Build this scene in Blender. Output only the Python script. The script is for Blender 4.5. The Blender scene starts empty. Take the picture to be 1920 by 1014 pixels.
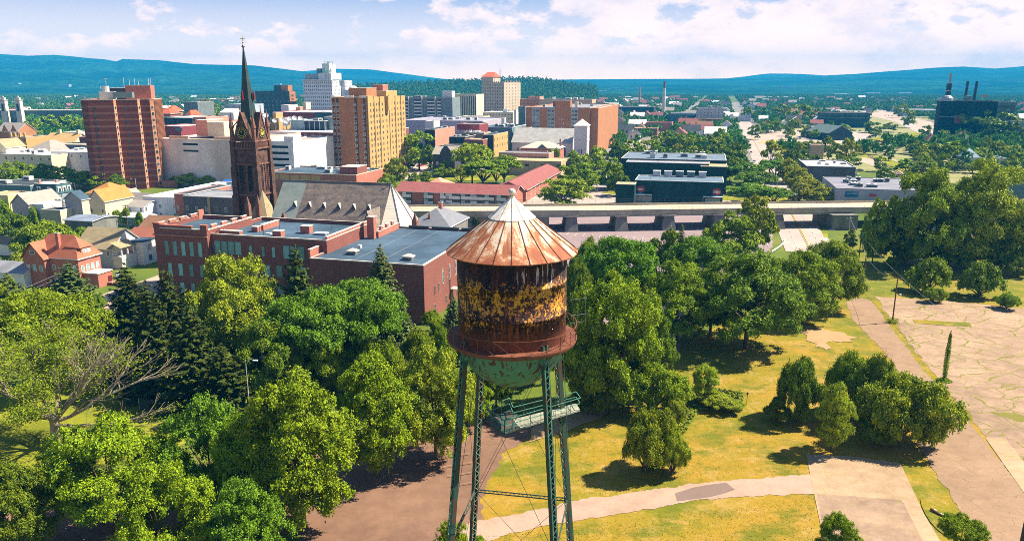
import bpy, math, random
import numpy as np
from mathutils import Vector, Matrix
# ------------------------------------------------------------------ camera, sky, sun, exposure
sc = bpy.context.scene
COL = sc.collection
R = math.radians
SKYB = 1.37
H, F, TH = 50.0, 1440.0, R(13.75)          # camera height above ground, focal length in photo pixels, downward pitch
cam = bpy.data.objects.new('camera', bpy.data.cameras.new('camera'))
COL.objects.link(cam)
cam.location = (0, 0, H); cam.rotation_euler = (R(90) - TH, 0, 0)
cam.data.sensor_width = 36; cam.data.lens = F / 1920 * 36
cam.data.clip_start = 0.5; cam.data.clip_end = 60000
sc.camera = cam
SUN_EL, SUN_AZ = R(49), R(13.5)              # elevation; angle from +X towards +Y
sdir = Vector((math.cos(SUN_EL) * math.cos(SUN_AZ), math.cos(SUN_EL) * math.sin(SUN_AZ), math.sin(SUN_EL)))
w = bpy.data.worlds.new('World'); sc.world = w; w.use_nodes = True
nt = w.node_tree; N = nt.nodes; L = nt.links; N.clear()
sky = N.new('ShaderNodeTexSky'); sky.sky_type = 'NISHITA'; sky.sun_disc = False
sky.sun_elevation = SUN_EL; sky.sun_rotation = math.pi / 2 - SUN_AZ
sky.air_density = 1.2; sky.dust_density = 0.6; sky.ozone_density = 3.0
bg1 = N.new('ShaderNodeBackground'); bg1.inputs[1].default_value = 0.05; L.new(sky.outputs[0], bg1.inputs[0])
tc = N.new('ShaderNodeTexCoord'); mp = N.new('ShaderNodeMapping'); mp.inputs['Scale'].default_value = (1, 1, 2.1)
L.new(tc.outputs['Generated'], mp.inputs[0])
def wnoise(scale, detail, rough, loc):
    m2 = N.new('ShaderNodeMapping'); m2.inputs['Location'].default_value = loc; L.new(mp.outputs[0], m2.inputs[0])
    n = N.new('ShaderNodeTexNoise'); n.inputs['Scale'].default_value = scale; n.inputs['Detail'].default_value = detail
    n.inputs['Roughness'].default_value = rough; L.new(m2.outputs[0], n.inputs['Vector']); return n.outputs['Fac']
def wramp(src, *stops):
    r = N.new('ShaderNodeValToRGB'); e = r.color_ramp.elements
    while len(e) < len(stops): e.new(0.5)
    for i, (p, c) in enumerate(stops):
        e[i].position = p; e[i].color = (*c, 1) if isinstance(c, tuple) else (c, c, c, 1)
    L.new(src, r.inputs[0]); return r.outputs[0]
def wmath(op, a, b):
    m = N.new('ShaderNodeMath'); m.operation = op
    for i, v in enumerate((a, b)):
        if isinstance(v, (int, float)): m.inputs[i].default_value = v
        else: L.new(v, m.inputs[i])
    return m.outputs[0]
sep = N.new('ShaderNodeSeparateXYZ'); L.new(tc.outputs['Generated'], sep.inputs[0])
big = wnoise(5.2, 9, 0.56, (0.35, 0.2, 0.55)); med = wnoise(17, 8, 0.6, (3.1, 1.7, 0.4))
# more cover low down and on the +X side, like the photographed sky
cover = wmath('ADD', wmath('MULTIPLY', sep.outputs['X'], 0.13), wmath('MULTIPLY', sep.outputs['Z'], -1.15))
dens = wmath('ADD', wmath('ADD', wmath('MULTIPLY', big, 0.66), wmath('MULTIPLY', med, 0.34)), cover)
cl = wramp(dens, (0.385, 0.0), (0.43, 1.0))
shade = wramp(wnoise(11, 8, 0.62, (0.35, 0.2, 0.60)), (0.38, (0.74, 0.78, 0.92)), (0.52, (0.95, 0.95, 1.0)), (0.64, (1.0, 1.0, 1.0)))
# the air in the haze box adds blue in front of the low sky, so the bare sky behind it is warmer and brighter towards the horizon
cloudc = wramp(sep.outputs['Z'], (0.0, (1.0, 0.595, 0.29)), (0.05, (0.67, 0.445, 0.32)), (0.10, (0.46, 0.345, 0.295)), (0.22, (0.24, 0.23, 0.25)), (1.0, (0.20, 0.20, 0.24)))
hz = wramp(sep.outputs['Z'], (0.0, (0.98, 0.58, 0.28)), (0.05, (0.45, 0.345, 0.30)), (0.10, (0.165, 0.175, 0.25)), (0.20, (0.12, 0.15, 0.24)), (0.5, (0.04, 0.08, 0.20)), (1.0, (0.02, 0.05, 0.15)))
mulc = N.new('ShaderNodeMix'); mulc.data_type = 'RGBA'; mulc.blend_type = 'MULTIPLY'; mulc.inputs[0].default_value = 1.0
L.new(cloudc, mulc.inputs[6]); L.new(shade, mulc.inputs[7]); shade = mulc.outputs[2]
mixc = N.new('ShaderNodeMix'); mixc.data_type = 'RGBA'
clf = wmath('MULTIPLY', cl, wramp(sep.outputs['Z'], (0.0, 0.75), (0.02, 0.95), (0.25, 0.8), (0.7, 0.35)))
L.new(clf, mixc.inputs[0]); L.new(hz, mixc.inputs[6]); L.new(shade, mixc.inputs[7])
bg2 = N.new('ShaderNodeBackground'); L.new(mixc.outputs[2], bg2.inputs[0])
bg2.inputs[1].default_value = SKYB
ms = N.new('ShaderNodeMixShader')
L.new(wramp(sep.outputs['Z'], (0.0, 0.96), (0.15, 0.85), (0.6, 0.25), (1.0, 0.15)), ms.inputs[0])
L.new(bg1.outputs[0], ms.inputs[1]); L.new(bg2.outputs[0], ms.inputs[2])
wo = N.new('ShaderNodeOutputWorld'); L.new(ms.outputs[0], wo.inputs[0])
sun = bpy.data.objects.new('sun', bpy.data.lights.new('sun', 'SUN')); COL.objects.link(sun)
sun.data.energy = 5.0; sun.data.angle = R(0.5); sun.data.color = (1.0, 0.88, 0.66)
sun.rotation_euler = sdir.to_track_quat('Z', 'Y').to_euler(); sun.location = sdir * 300
vs = sc.view_settings; vs.view_transform = 'Standard'; vs.look = 'None'; vs.exposure = 1.36; vs.gamma = 1.0
vs.use_curve_mapping = False
sc.cycles.volume_bounces = 0; sc.cycles.max_bounces = 6; sc.cycles.transparent_max_bounces = 8
sc.cycles.use_denoising = False; sc.cycles.filter_width = 0.9
# ------------------------------------------------------------------ pixel <-> world helpers (photo is 1920 x 1014)
cT, sT = math.cos(TH), math.sin(TH)
def ray(px, py):
    a = (px - 960) / F; b = (507 - py) / F
    return Vector((a, cT + b * sT, -sT + b * cT))
def G(px, py, z=0.0):
    d = ray(px, py); t = (z - H) / d.z
    return Vector((d.x * t, d.y * t, z))
def zof(py, Y):
    d = ray(960, py); return H + Y * d.z / d.y
def dep(Y, z): return Y * cT + (H - z) * sT
def atx(px, Y, z): return Vector(((px - 960) / F * dep(Y, z), Y, z))
def px_of(p):
    d = dep(p[1], p[2]); return 960 + F * p[0] / d
def py_of(p):
    d = dep(p[1], p[2]); u = p[1] * sT - (H - p[2]) * cT
    return 507 - F * u / d
# ------------------------------------------------------------------ objects
def tag(o, label=None, cat=None, group=None, kind=None):
    if label: o['label'] = label
    if cat: o['category'] = cat
    if group: o['group'] = group
    if kind: o['kind'] = kind
    return o
def empty(name, loc=(0, 0, 0), rz=0, parent=None):
    o = bpy.data.objects.new(name, None); COL.objects.link(o)
    o.location = loc; o.rotation_euler = (0, 0, rz); o.empty_display_size = 0.3
    if parent: o.parent = parent
    return o
def link(name, me, parent=None, loc=None):
    o = bpy.data.objects.new(name, me); COL.objects.link(o)
    if parent: o.parent = parent
    if loc is not None: o.location = loc
    return o
class MB:
    """collects faces, then becomes one mesh object"""
    def __init__(s): s.v = []; s.f = []; s.m = []; s.mats = []
    def mi(s, mat):
        if mat not in s.mats: s.mats.append(mat)
        return s.mats.index(mat)
    def poly(s, pts, mat):
        n = len(s.v); s.v += [tuple(p) for p in pts]; s.f.append(tuple(range(n, n + len(pts)))); s.m.append(s.mi(mat))
    def box(s, x0, x1, y0, y1, z0, z1, mat, M=None):
        c = [Vector((x, y, z)) for z in (z0, z1) for x, y in ((x0, y0), (x1, y0), (x1, y1), (x0, y1))]
        if M is not None: c = [M @ p for p in c]
        n = len(s.v); s.v += [tuple(p) for p in c]; k = s.mi(mat)
        for q in ((0, 3, 2, 1), (4, 5, 6, 7), (0, 1, 5, 4), (1, 2, 6, 5), (2, 3, 7, 6), (3, 0, 4, 7)):
            s.f.append(tuple(n + i for i in q)); s.m.append(k)
    def bar(s, a, b, r, mat, n=4, r2=None, cap=True):
        a = Vector(a); b = Vector(b); d = b - a
        if d.length < 1e-6: return
        q = d.to_track_quat('Z', 'Y'); r2 = r if r2 is None else r2; k0 = len(s.v); k = s.mi(mat)
        off = math.pi / 4 if n == 4 else 0
        for P, rr in ((a, r), (b, r2)):
            for i in range(n):
                t = 2 * math.pi * i / n + off
                s.v.append(tuple(P + q @ Vector((rr * math.cos(t), rr * math.sin(t), 0))))
        for i in range(n):
            j = (i + 1) % n; s.f.append((k0 + i, k0 + j, k0 + n + j, k0 + n + i)); s.m.append(k)
        if cap:
            s.f.append(tuple(k0 + n - 1 - i for i in range(n))); s.m.append(k)
            s.f.append(tuple(k0 + n + i for i in range(n))); s.m.append(k)
    def lathe(s, prof, mat, n=48, c=(0, 0), a0=0.0, a1=2 * math.pi):
        k0 = len(s.v); k = s.mi(mat); full = abs(a1 - a0 - 2 * math.pi) < 1e-6; m = n if full else n + 1
        for r, z in prof:
            for i in range(m):
                t = a0 + (a1 - a0) * i / n; s.v.append((c[0] + r * math.cos(t), c[1] + r * math.sin(t), z))
        for a in range(len(prof) - 1):
            for i in range(n):
                j = (i + 1) % m
                s.f.append((k0 + a * m + i, k0 + a * m + j, k0 + (a + 1) * m + j, k0 + (a + 1) * m + i)); s.m.append(k)
    def prism(s, pts, z0, z1, mat, top=True, topmat=None):
        n = len(pts)
        for i in range(n):
            a, b = pts[i], pts[(i + 1) % n]
            s.poly([(a[0], a[1], z0), (b[0], b[1], z0), (b[0], b[1], z1), (a[0], a[1], z1)], mat)
        if top: s.poly([(p[0], p[1], z1) for p in pts], topmat or mat)
    def mesh(s, name, smooth=False):
        me = bpy.data.meshes.new(name); me.from_pydata(s.v, [], s.f)
        for m in s.mats: me.materials.append(m)
        me.polygons.foreach_set('material_index', s.m)
        if smooth: me.polygons.foreach_set('use_smooth', [True] * len(s.f))
        me.update(); return me
    def build(s, name, parent=None, loc=None, smooth=False): return link(name, s.mesh(name, smooth), parent, loc)
def np_mesh(name, V, k, mat, smooth=False):
    V = np.ascontiguousarray(V, dtype=np.float32).reshape(-1, 3); n = len(V) // k
    me = bpy.data.meshes.new(name); me.vertices.add(len(V)); me.vertices.foreach_set('co', V.ravel())
    me.loops.add(len(V)); me.loops.foreach_set('vertex_index', np.arange(len(V), dtype=np.int32))
    me.polygons.add(n); me.polygons.foreach_set('loop_start', np.arange(0, n * k, k, dtype=np.int32))
    me.update(calc_edges=True)
    if mat is not None: me.materials.append(mat)
    return me
# ------------------------------------------------------------------ materials
MAT = {}
def nodes(name):
    m = bpy.data.materials.new(name); m.use_nodes = True; t = m.node_tree; t.nodes.clear(); MAT[name] = m
    o = t.nodes.new('ShaderNodeOutputMaterial'); b = t.nodes.new('ShaderNodeBsdfPrincipled')
    t.links.new(b.outputs[0], o.inputs[0]); b.inputs['Specular IOR Level'].default_value = 0.2; return m, t, b, o
class NT:
    def __init__(s, t): s.t = t; s.pos = None
    def n(s, k, **kw):
        x = s.t.nodes.new(k)
        for a, b in kw.items(): setattr(x, a, b)
        return x
    def l(s, a, b): s.t.links.new(a, b)
    def P(s, obj=False):
        if obj: return s.n('ShaderNodeTexCoord').outputs['Object']
        if s.pos is None: s.pos = s.n('ShaderNodeNewGeometry').outputs['Position']
        return s.pos
    def noise(s, scale, detail=4, rough=0.55, vec=None, dist=0.0, sc3=None):
        v = vec if vec is not None else s.P()
        if sc3: mp = s.n('ShaderNodeMapping'); mp.inputs['Scale'].default_value = sc3; s.l(v, mp.inputs[0]); v = mp.outputs[0]
        x = s.n('ShaderNodeTexNoise'); x.inputs['Scale'].default_value = scale; x.inputs['Detail'].default_value = detail
        x.inputs['Roughness'].default_value = rough; x.inputs['Distortion'].default_value = dist; s.l(v, x.inputs['Vector']); return x.outputs['Fac']
    def ramp(s, src, *st, interp='LINEAR'):
        r = s.n('ShaderNodeValToRGB'); r.color_ramp.interpolation = interp; e = r.color_ramp.elements
        while len(e) < len(st): e.new(0.5)
        for i, (p, c) in enumerate(st):
            e[i].position = p; e[i].color = (*c, 1) if isinstance(c, tuple) else (c, c, c, 1)
        s.l(src, r.inputs[0]); return r.outputs[0]
    def mix(s, f, a, b, mode='MIX'):
        m = s.n('ShaderNodeMix', data_type='RGBA', blend_type=mode)
        for i, v in ((0, f), (6, a), (7, b)):
            if isinstance(v, (int, float)): m.inputs[i].default_value = v
            elif isinstance(v, tuple): m.inputs[i].default_value = (*v, 1)
            else: s.l(v, m.inputs[i])
        return m.outputs[2]
    def math(s, op, a, b=0.0, c=0.0):
        m = s.n('ShaderNodeMath', operation=op)
        for i, v in enumerate((a, b, c)):
            if isinstance(v, (int, float)): m.inputs[i].default_value = v
            else: s.l(v, m.inputs[i])
        return m.outputs[0]
    def bump(s, h, b, strength=0.4, dist=0.05):
        x = s.n('ShaderNodeBump'); x.inputs['Strength'].default_value = strength; x.inputs['Distance'].default_value = dist
        s.l(h, x.inputs['Height']); s.l(x.outputs[0], b.inputs['Normal'])
    def sep(s, v):
        x = s.n('ShaderNodeSeparateXYZ'); s.l(v, x.inputs[0]); return x.outputs
def M(name, c, r=0.85, c2=None, sc_=0.25, amt=0.22, metal=0.0, bump=0.0, fine=6.0, sc3=None):
    """plain weathered surface: two noise octaves of tone over a base colour"""
    if name in MAT: return MAT[name]
    m, t, b, o = nodes(name); q = NT(t)
    d = tuple(x * (1 - amt) for x in c); e = tuple(min(1, x * (1 + amt)) for x in (c2 or c))
    n1 = q.noise(sc_, 5, 0.6, sc3=sc3); n2 = q.noise(fine, 3, 0.6)
    col = q.mix(q.ramp(n1, (0.3, 0.0), (0.7, 1.0)), d, e)
    col = q.mix(0.35, col, q.ramp(n2, (0.3, 0.45), (0.7, 1.0)), 'MULTIPLY')
    col = q.mix(0.45, col, q.ramp(q.noise(sc_ * 5, 5, 0.7, dist=0.5), (0.36, 0.62), (0.58, 1.0)), 'MULTIPLY')
    q.l(col, b.inputs['Base Color']); b.inputs['Roughness'].default_value = r; b.inputs['Metallic'].default_value = metal; b.inputs['Specular IOR Level'].default_value = 0.5 if r < 0.7 else 0.15
    if bump: q.bump(n2, b, bump, 0.05)
    return m
def M_bands(name, c, band, period, width, r=0.85, off=0.0):
    """brickwork with a paler course once per storey (by height)"""
    m, t, b, o = nodes(name); q = NT(t); z = q.sep(q.P())[2]
    f = q.math('FRACT', q.math('DIVIDE', q.math('ADD', z, off), period)); k = q.math('LESS_THAN', f, width / period)
    n1 = q.noise(0.5, 5, 0.6); n2 = q.noise(5, 3, 0.6)
    col = q.mix(k, c, band); col = q.mix(0.35, col, q.ramp(n1, (0.3, 0.6), (0.7, 1.0)), 'MULTIPLY')
    col = q.mix(0.35, col, q.ramp(n2, (0.3, 0.5), (0.7, 1.0)), 'MULTIPLY')
    q.l(col, b.inputs['Base Color']); b.inputs['Roughness'].default_value = r; return m
def M_brick(name, c, c2, mortar, s=1.0, r=0.9):
    m, t, b, o = nodes(name); q = NT(t); P = q.sep(q.P())
    cmb = q.n('ShaderNodeCombineXYZ'); q.l(q.math('ADD', P[0], q.math('MULTIPLY', P[1], 0.9)), cmb.inputs[0]); q.l(P[2], cmb.inputs[1])
    br = q.n('ShaderNodeTexBrick'); q.l(cmb.outputs[0], br.inputs['Vector']); br.inputs['Scale'].default_value = 1.0 / s
    br.inputs['Brick Width'].default_value = 0.5; br.inputs['Row Height'].default_value = 0.2; br.inputs['Mortar Size'].default_value = 0.02
    br.inputs['Color1'].default_value = (*c, 1); br.inputs['Color2'].default_value = (*c2, 1); br.inputs['Mortar'].default_value = (*mortar, 1)
    n1 = q.noise(0.15, 5, 0.6); n2 = q.noise(3, 3, 0.6)
    col = q.mix(0.4, br.outputs[0], q.ramp(n1, (0.3, 0.55), (0.7, 1.0)), 'MULTIPLY')
    col = q.mix(0.3, col, q.ramp(n2, (0.3, 0.5), (0.7, 1.0)), 'MULTIPLY')
    q.l(col, b.inputs['Base Color']); b.inputs['Roughness'].default_value = r; return m
def M_slate(name, cols, r=0.7, row=0.45, sc_=0.35):
    """roofing in courses with mottled tone"""
    m, t, b, o = nodes(name); q = NT(t); P = q.sep(q.P())
    n1 = q.noise(sc_, 7, 0.7, dist=0.4, sc3=(1, 1, 2.2)); n2 = q.noise(3.2, 3, 0.7, sc3=(1, 1, 3)); 
    col = q.ramp(q.math('ADD', q.math('MULTIPLY', n1, 0.55), q.math('MULTIPLY', n2, 0.45)), *[(0.34 + 0.32 * i / max(1, len(cols) - 1), c) for i, c in enumerate(cols)])
    f = q.math('FRACT', q.math('DIVIDE', P[2], row)); k = q.ramp(f, (0.0, 0.55), (0.16, 1.0))
    col = q.mix(0.6, col, k, 'MULTIPLY')
    q.l(col, b.inputs['Base Color']); b.inputs['Roughness'].default_value = r; return m
def M_glass(name, c=(0.03, 0.06, 0.08), r=0.12):
    m, t, b, o = nodes(name); q = NT(t); n = q.noise(0.7, 2, 0.5); n = q.math('ADD', q.math('MULTIPLY', n, .5), q.math('MULTIPLY', q.math('POWER', q.n('ShaderNodeObjectInfo').outputs['Random'], 3.0), 1.3))
    q.l(q.mix(n, tuple(x * 0.5 for x in c), tuple(min(1, x * 1.6) for x in c)), b.inputs['Base Color'])
    b.inputs['Roughness'].default_value = r; b.inputs['Specular IOR Level'].default_value = 0.6; return m
def M_leaf(name, c, yellow=0.0, trans=0.18):
    m, t, b, o = nodes(name); q = NT(t)
    g = q.n('ShaderNodeNewGeometry'); oi = q.n('ShaderNodeObjectInfo')
    ri = g.outputs['Random Per Island']
    dk = (c[0] * 0.42, c[1] * 0.55, c[2] * 0.9); lt = (min(1, c[0] * 1.95 + 0.02 + yellow), c[1] * 1.75, c[2] * 0.9)
    col = q.ramp(ri, (0.0, dk), (0.55, c), (1.0, lt))
    n = q.noise(0.55, 3, 0.5); col = q.mix(q.ramp(n, (0.35, 0.0), (0.65, 0.55)), col, lt)
    hsv = q.n('ShaderNodeHueSaturation'); q.l(col, hsv.inputs['Color'])
    q.l(q.math('ADD', q.math('MULTIPLY', oi.outputs['Random'], 0.016), 0.494), hsv.inputs['Hue'])
    q.l(q.math('ADD', q.math('MULTIPLY', oi.outputs['Random'], 0.30), 0.85), hsv.inputs['Value'])
    q.l(hsv.outputs[0], b.inputs['Base Color']); b.inputs['Roughness'].default_value = 0.55
    b.inputs['Specular IOR Level'].default_value = 0.12
    tr = q.n('ShaderNodeBsdfTranslucent'); q.l(hsv.outputs[0], tr.inputs[0])
    mx = q.n('ShaderNodeMixShader'); mx.inputs[0].default_value = trans
    q.l(b.outputs[0], mx.inputs[1]); q.l(tr.outputs[0], mx.inputs[2]); q.l(mx.outputs[0], o.inputs[0]); return m
# palette
LEAF = dict(mid=M_leaf('leaves_mid_green', (0.155, 0.240, 0.009)), light=M_leaf('leaves_light_green', (0.215, 0.300, 0.022), 0.02),
    dark=M_leaf('leaves_dark_green', (0.100, 0.165, 0.011)), yel=M_leaf('leaves_yellow_green', (0.225, 0.265, 0.014), 0.03),
    locust=M_leaf('leaves_feathery_green', (0.100, 0.205, 0.014)), spruce=M_leaf('needles_dark', (0.034, 0.062, 0.010), 0, 0.1),
    blue=M_leaf('needles_blue_green', (0.085, 0.125, 0.040), 0, 0.1), purple=M_leaf('leaves_purple', (0.09, 0.012, 0.03)),
    teal=M_leaf('leaves_far_green', (0.060, 0.160, 0.018)), gold=M_leaf('leaves_gold_tips', (0.150, 0.225, 0.012), 0.06))
BARK = M('bark', (0.10, 0.075, 0.05), 0.95, amt=0.4, sc_=2)
BARKL = M('bark_grey', (0.33, 0.28, 0.20), 0.95, amt=0.35, sc_=2)
GLASS = M_glass('window_glass'); GLASST = M_glass('window_glass_reflection', (0.16, 0.34, 0.34), 0.25)  # teal pane colour stands in for bright reflections in the glass
GLASSL = M_glass('window_pale', (0.35, 0.40, 0.42), 0.4)
WHITE = M('white_paint', (0.78, 0.77, 0.76), amt=0.08); CREAM = M('cream_paint', (0.74, 0.66, 0.48), amt=0.08)
TRIM = M('trim_stone', (0.62, 0.55, 0.50), amt=0.12); DARKM = M('dark_metal', (0.05, 0.06, 0.065), 0.5)
BRICKM = M_brick('brick_maroon', (0.225, 0.062, 0.055), (0.285, 0.092, 0.078), (0.26, 0.15, 0.12))
BRICKR = M_brick('brick_red', (0.42, 0.12, 0.085), (0.50, 0.17, 0.12), (0.42, 0.25, 0.2))
BRICKO = M_brick('brick_orange', (0.50, 0.20, 0.085), (0.40, 0.15, 0.06), (0.42, 0.27, 0.17))
BRICKD = M_brick('brick_dark', (0.075, 0.05, 0.055), (0.10, 0.07, 0.07), (0.12, 0.1, 0.1))
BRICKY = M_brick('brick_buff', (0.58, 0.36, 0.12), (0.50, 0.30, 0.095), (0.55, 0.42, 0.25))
ROOFB = M('roof_blue_grey', (0.062, 0.105, 0.162), 0.8, amt=0.35, sc_=0.08, fine=1.5)
ROOFW = M('roof_white', (0.76, 0.74, 0.74), 0.8, amt=0.15, sc_=0.1)
ROOFG = M('roof_grey', (0.26, 0.27, 0.31), 0.85, amt=0.3, sc_=0.1)
ROOFD = M('roof_dark', (0.06, 0.07, 0.085), 0.85, amt=0.35, sc_=0.15)
ROOFT = M('roof_tan', (0.56, 0.38, 0.22), 0.9, amt=0.15, sc_=0.3)
SHRED = M_slate('shingle_red', [(0.30, 0.085, 0.05), (0.40, 0.13, 0.075), (0.46, 0.17, 0.10)])
SHTAN = M_slate('shingle_tan', [(0.20, 0.165, 0.10), (0.32, 0.26, 0.155), (0.43, 0.345, 0.20)])
SHGRY = M_slate('shingle_grey', [(0.20, 0.18, 0.17), (0.30, 0.27, 0.25), (0.36, 0.32, 0.29)])
SHORG = M_slate('shingle_orange', [(0.32, 0.135, 0.035), (0.42, 0.19, 0.05), (0.48, 0.23, 0.07)])
SHBRN = M_slate('shingle_brown', [(0.18, 0.09, 0.055), (0.25, 0.13, 0.08), (0.30, 0.16, 0.10)])
SHMAR = M_slate('shingle_maroon', [(0.19, 0.060, 0.058), (0.26, 0.085, 0.08), (0.31, 0.11, 0.10)])
SLATE = M_slate('slate_mottled', [(0.075, 0.078, 0.085), (0.14, 0.125, 0.12), (0.26, 0.20, 0.165), (0.36, 0.30, 0.25)], sc_=0.5)
SLATEG = M_slate('slate_green', [(0.16, 0.20, 0.20), (0.24, 0.29, 0.28), (0.33, 0.36, 0.33)])
SLATEP = M_slate('slate_sunlit', [(0.50, 0.46, 0.40), (0.60, 0.55, 0.48), (0.68, 0.62, 0.54)], row=0.8)
STONE = M('stone_brown', (0.075, 0.045, 0.040), 0.9, (0.14, 0.08, 0.065), 0.8, 0.3)
STONEL = M('stone_red_trim', (0.24, 0.12, 0.09), 0.9, amt=0.25, sc_=0.8)
COPPER = M('spire_copper', (0.008, 0.030, 0.034), 0.6, (0.015, 0.050, 0.052), 0.5, 0.3)
CONC = M('concrete', (0.46, 0.43, 0.38), 0.9, amt=0.25, sc_=0.4)
CONCD = M('concrete_dark', (0.20, 0.20, 0.19), 0.9, amt=0.4, sc_=0.3, sc3=(1, 1, 0.3))
CONCL = M('concrete_light', (0.66, 0.60, 0.53), 0.9, amt=0.15, sc_=0.3)
GOLD = M('gold_paint', (0.65, 0.48, 0.08), 0.4)
GREY = M('grey_metal', (0.35, 0.37, 0.39), 0.5, metal=0.3); UNITM = M('unit_metal', (0.55, 0.57, 0.58), 0.5)
TEALP = M('teal_panel', (0.16, 0.24, 0.26), 0.7); WOOD = M('pole_wood', (0.16, 0.09, 0.05), 0.9, sc_=3)
ORWOOD = M('orange_wood', (0.50, 0.22, 0.07), 0.8)
SIDE_GREEN = M('green_siding', (0.30, 0.38, 0.34), 0.8); SIDE_LAV = M('pale_blue_siding', (0.62, 0.66, 0.80), 0.8, amt=0.08)
# ------------------------------------------------------------------ ground sheets
def M_ground():
    m, t, b, o = nodes('base_ground'); q = NT(t)
    n1 = q.noise(0.03, 6, 0.6); n2 = q.noise(0.5, 6, 0.7); n3 = q.noise(4.0, 4, 0.7)
    c = q.ramp(n1, (0.35, (0.075, 0.125, 0.016)), (0.55, (0.13, 0.18, 0.02)), (0.7, (0.24, 0.22, 0.05)))
    c = q.mix(0.5, c, q.ramp(n2, (0.3, 0.45), (0.7, 1.0)), 'MULTIPLY'); c = q.mix(0.4, c, q.ramp(n3, (0.3, 0.5), (0.7, 1.0)), 'MULTIPLY')
    q.l(c, b.inputs['Base Color']); b.inputs['Roughness'].default_value = 0.95; q.bump(n3, b, 0.5, 0.1); return m
def M_lawn():
    """mown summer grass, drier and more straw-coloured near the tower, greener uphill"""
    m, t, b, o = nodes('dry_grass'); q = NT(t); P = q.sep(q.P())
    n0 = q.noise(0.045, 5, 0.6); n1 = q.noise(0.22, 7, 0.7); n2 = q.noise(1.4, 6, 0.75); n3 = q.noise(7, 4, 0.7)
    g = q.math('ADD', n0, q.math('MULTIPLY', q.math('SUBTRACT', 150.0, P[1]), 0.0016))
    base = q.ramp(g, (0.36, (0.16, 0.185, 0.008)), (0.50, (0.27, 0.215, 0.012)), (0.64, (0.36, 0.225, 0.022)))
    dry = q.ramp(q.math('ADD', q.math('MULTIPLY', n1, 0.65), q.math('MULTIPLY', n2, 0.35)), (0.50, 0.0), (0.60, 0.75))
    c = q.mix(dry, base, (0.43, 0.28, 0.085))
    grn = q.ramp(q.noise(0.12, 6, 0.7, sc3=(1, 1.4, 1)), (0.48, 0.0), (0.60, 0.85)); c = q.mix(grn, c, (0.13, 0.155, 0.008))
    c = q.mix(0.5, c, q.ramp(n2, (0.3, 0.55), (0.65, 1.0)), 'MULTIPLY'); c = q.mix(0.55, c, q.ramp(n3, (0.3, 0.42), (0.65, 1.0)), 'MULTIPLY')
    q.l(c, b.inputs['Base Color']); b.inputs['Roughness'].default_value = 0.95; q.bump(n3, b, 0.6, 0.08); return m
def M_asphalt(name, c, c2, crack=0.0, ccol=(0.22, 0.24, 0.03), cs=0.12):
    m, t, b, o = nodes(name); q = NT(t)
    n0 = q.noise(0.06, 6, 0.65); n1 = q.noise(0.5, 7, 0.7); n2 = q.noise(6, 3, 0.7)
    col = q.ramp(q.math('ADD', q.math('MULTIPLY', n0, 0.6), q.math('MULTIPLY', n1, 0.4)), (0.38, c), (0.62, c2))
    col = q.mix(0.35, col, q.ramp(n2, (0.3, 0.5), (0.7, 1.0)), 'MULTIPLY')
    if crack:
        for s_, wd in ((cs, 0.02), (cs * 2.6, 0.016)):
            v = q.n('ShaderNodeTexVoronoi', feature='DISTANCE_TO_EDGE'); v.inputs['Scale'].default_value = s_
            mp = q.n('ShaderNodeMapping'); mp.inputs['Rotation'].default_value = (0, 0, 0.3); mp.inputs['Scale'].default_value = (1, 1.5, 1)
            pn = q.n('ShaderNodeTexNoise'); pn.inputs['Scale'].default_value = 0.35; pn.inputs['Detail'].default_value = 5; q.l(q.P(), pn.inputs['Vector'])
            add = q.n('ShaderNodeVectorMath', operation='MULTIPLY_ADD'); add.inputs[1].default_value = (2.6, 2.6, 0)
            q.l(pn.outputs['Color'], add.inputs[0]); q.l(q.P(), add.inputs[2]); q.l(add.outputs[0], mp.inputs[0]); q.l(mp.outputs[0], v.inputs['Vector'])
            lim = q.math('MULTIPLY', q.ramp(n1, (0.40, 0.45), (0.60, 1.3)), wd * crack)
            k = q.math('LESS_THAN', v.outputs[0], lim); col = q.mix(k, col, ccol)
            vc = q.n('ShaderNodeTexVoronoi'); vc.inputs['Scale'].default_value = s_; q.l(mp.outputs[0], vc.inputs['Vector']); col = q.mix(0.35 if crack > 1 else 0.15, col, q.ramp(q.sep(vc.outputs['Color'])[0], (0.0, 0.35), (1.0, 1.0)), 'MULTIPLY')
    q.l(col, b.inputs['Base Color']); b.inputs['Roughness'].default_value = 0.92; q.bump(n2, b, 0.25, 0.02); return m
GRD = M_ground(); LAWN = M_lawn()
ASPH = M_asphalt('asphalt_old', (0.15, 0.085, 0.060), (0.25, 0.145, 0.10))
ASPHP = M_asphalt('asphalt_lot', (0.23, 0.17, 0.19), (0.30, 0.23, 0.24))
CRACK = M_asphalt('cracked_lot', (0.25, 0.165, 0.12), (0.47, 0.32, 0.225), 0.9, (0.17, 0.16, 0.03))
OLDRD = M_asphalt('old_road', (0.27, 0.175, 0.115), (0.36, 0.24, 0.16), 0.25, (0.16, 0.10, 0.06), 0.3)
GRAVEL = M_asphalt('gravel_path', (0.30, 0.205, 0.155), (0.44, 0.31, 0.25))
PATCH = M_asphalt('asphalt_patch', (0.17, 0.12, 0.105), (0.22, 0.155, 0.14))
PAD = M_asphalt('concrete_pad', (0.33, 0.225, 0.145), (0.50, 0.355, 0.24), 0.25, (0.25, 0.22, 0.05), 0.2)
PADD = M_asphalt('concrete_pad_stained', (0.20, 0.135, 0.105), (0.42, 0.29, 0.21), 0.25, (0.25, 0.22, 0.05), 0.2)
DIRT = M_asphalt('bare_earth', (0.32, 0.21, 0.10), (0.42, 0.28, 0.16))
LOT = M_asphalt('pale_lot', (0.34, 0.26, 0.22), (0.48, 0.38, 0.32))
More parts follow.
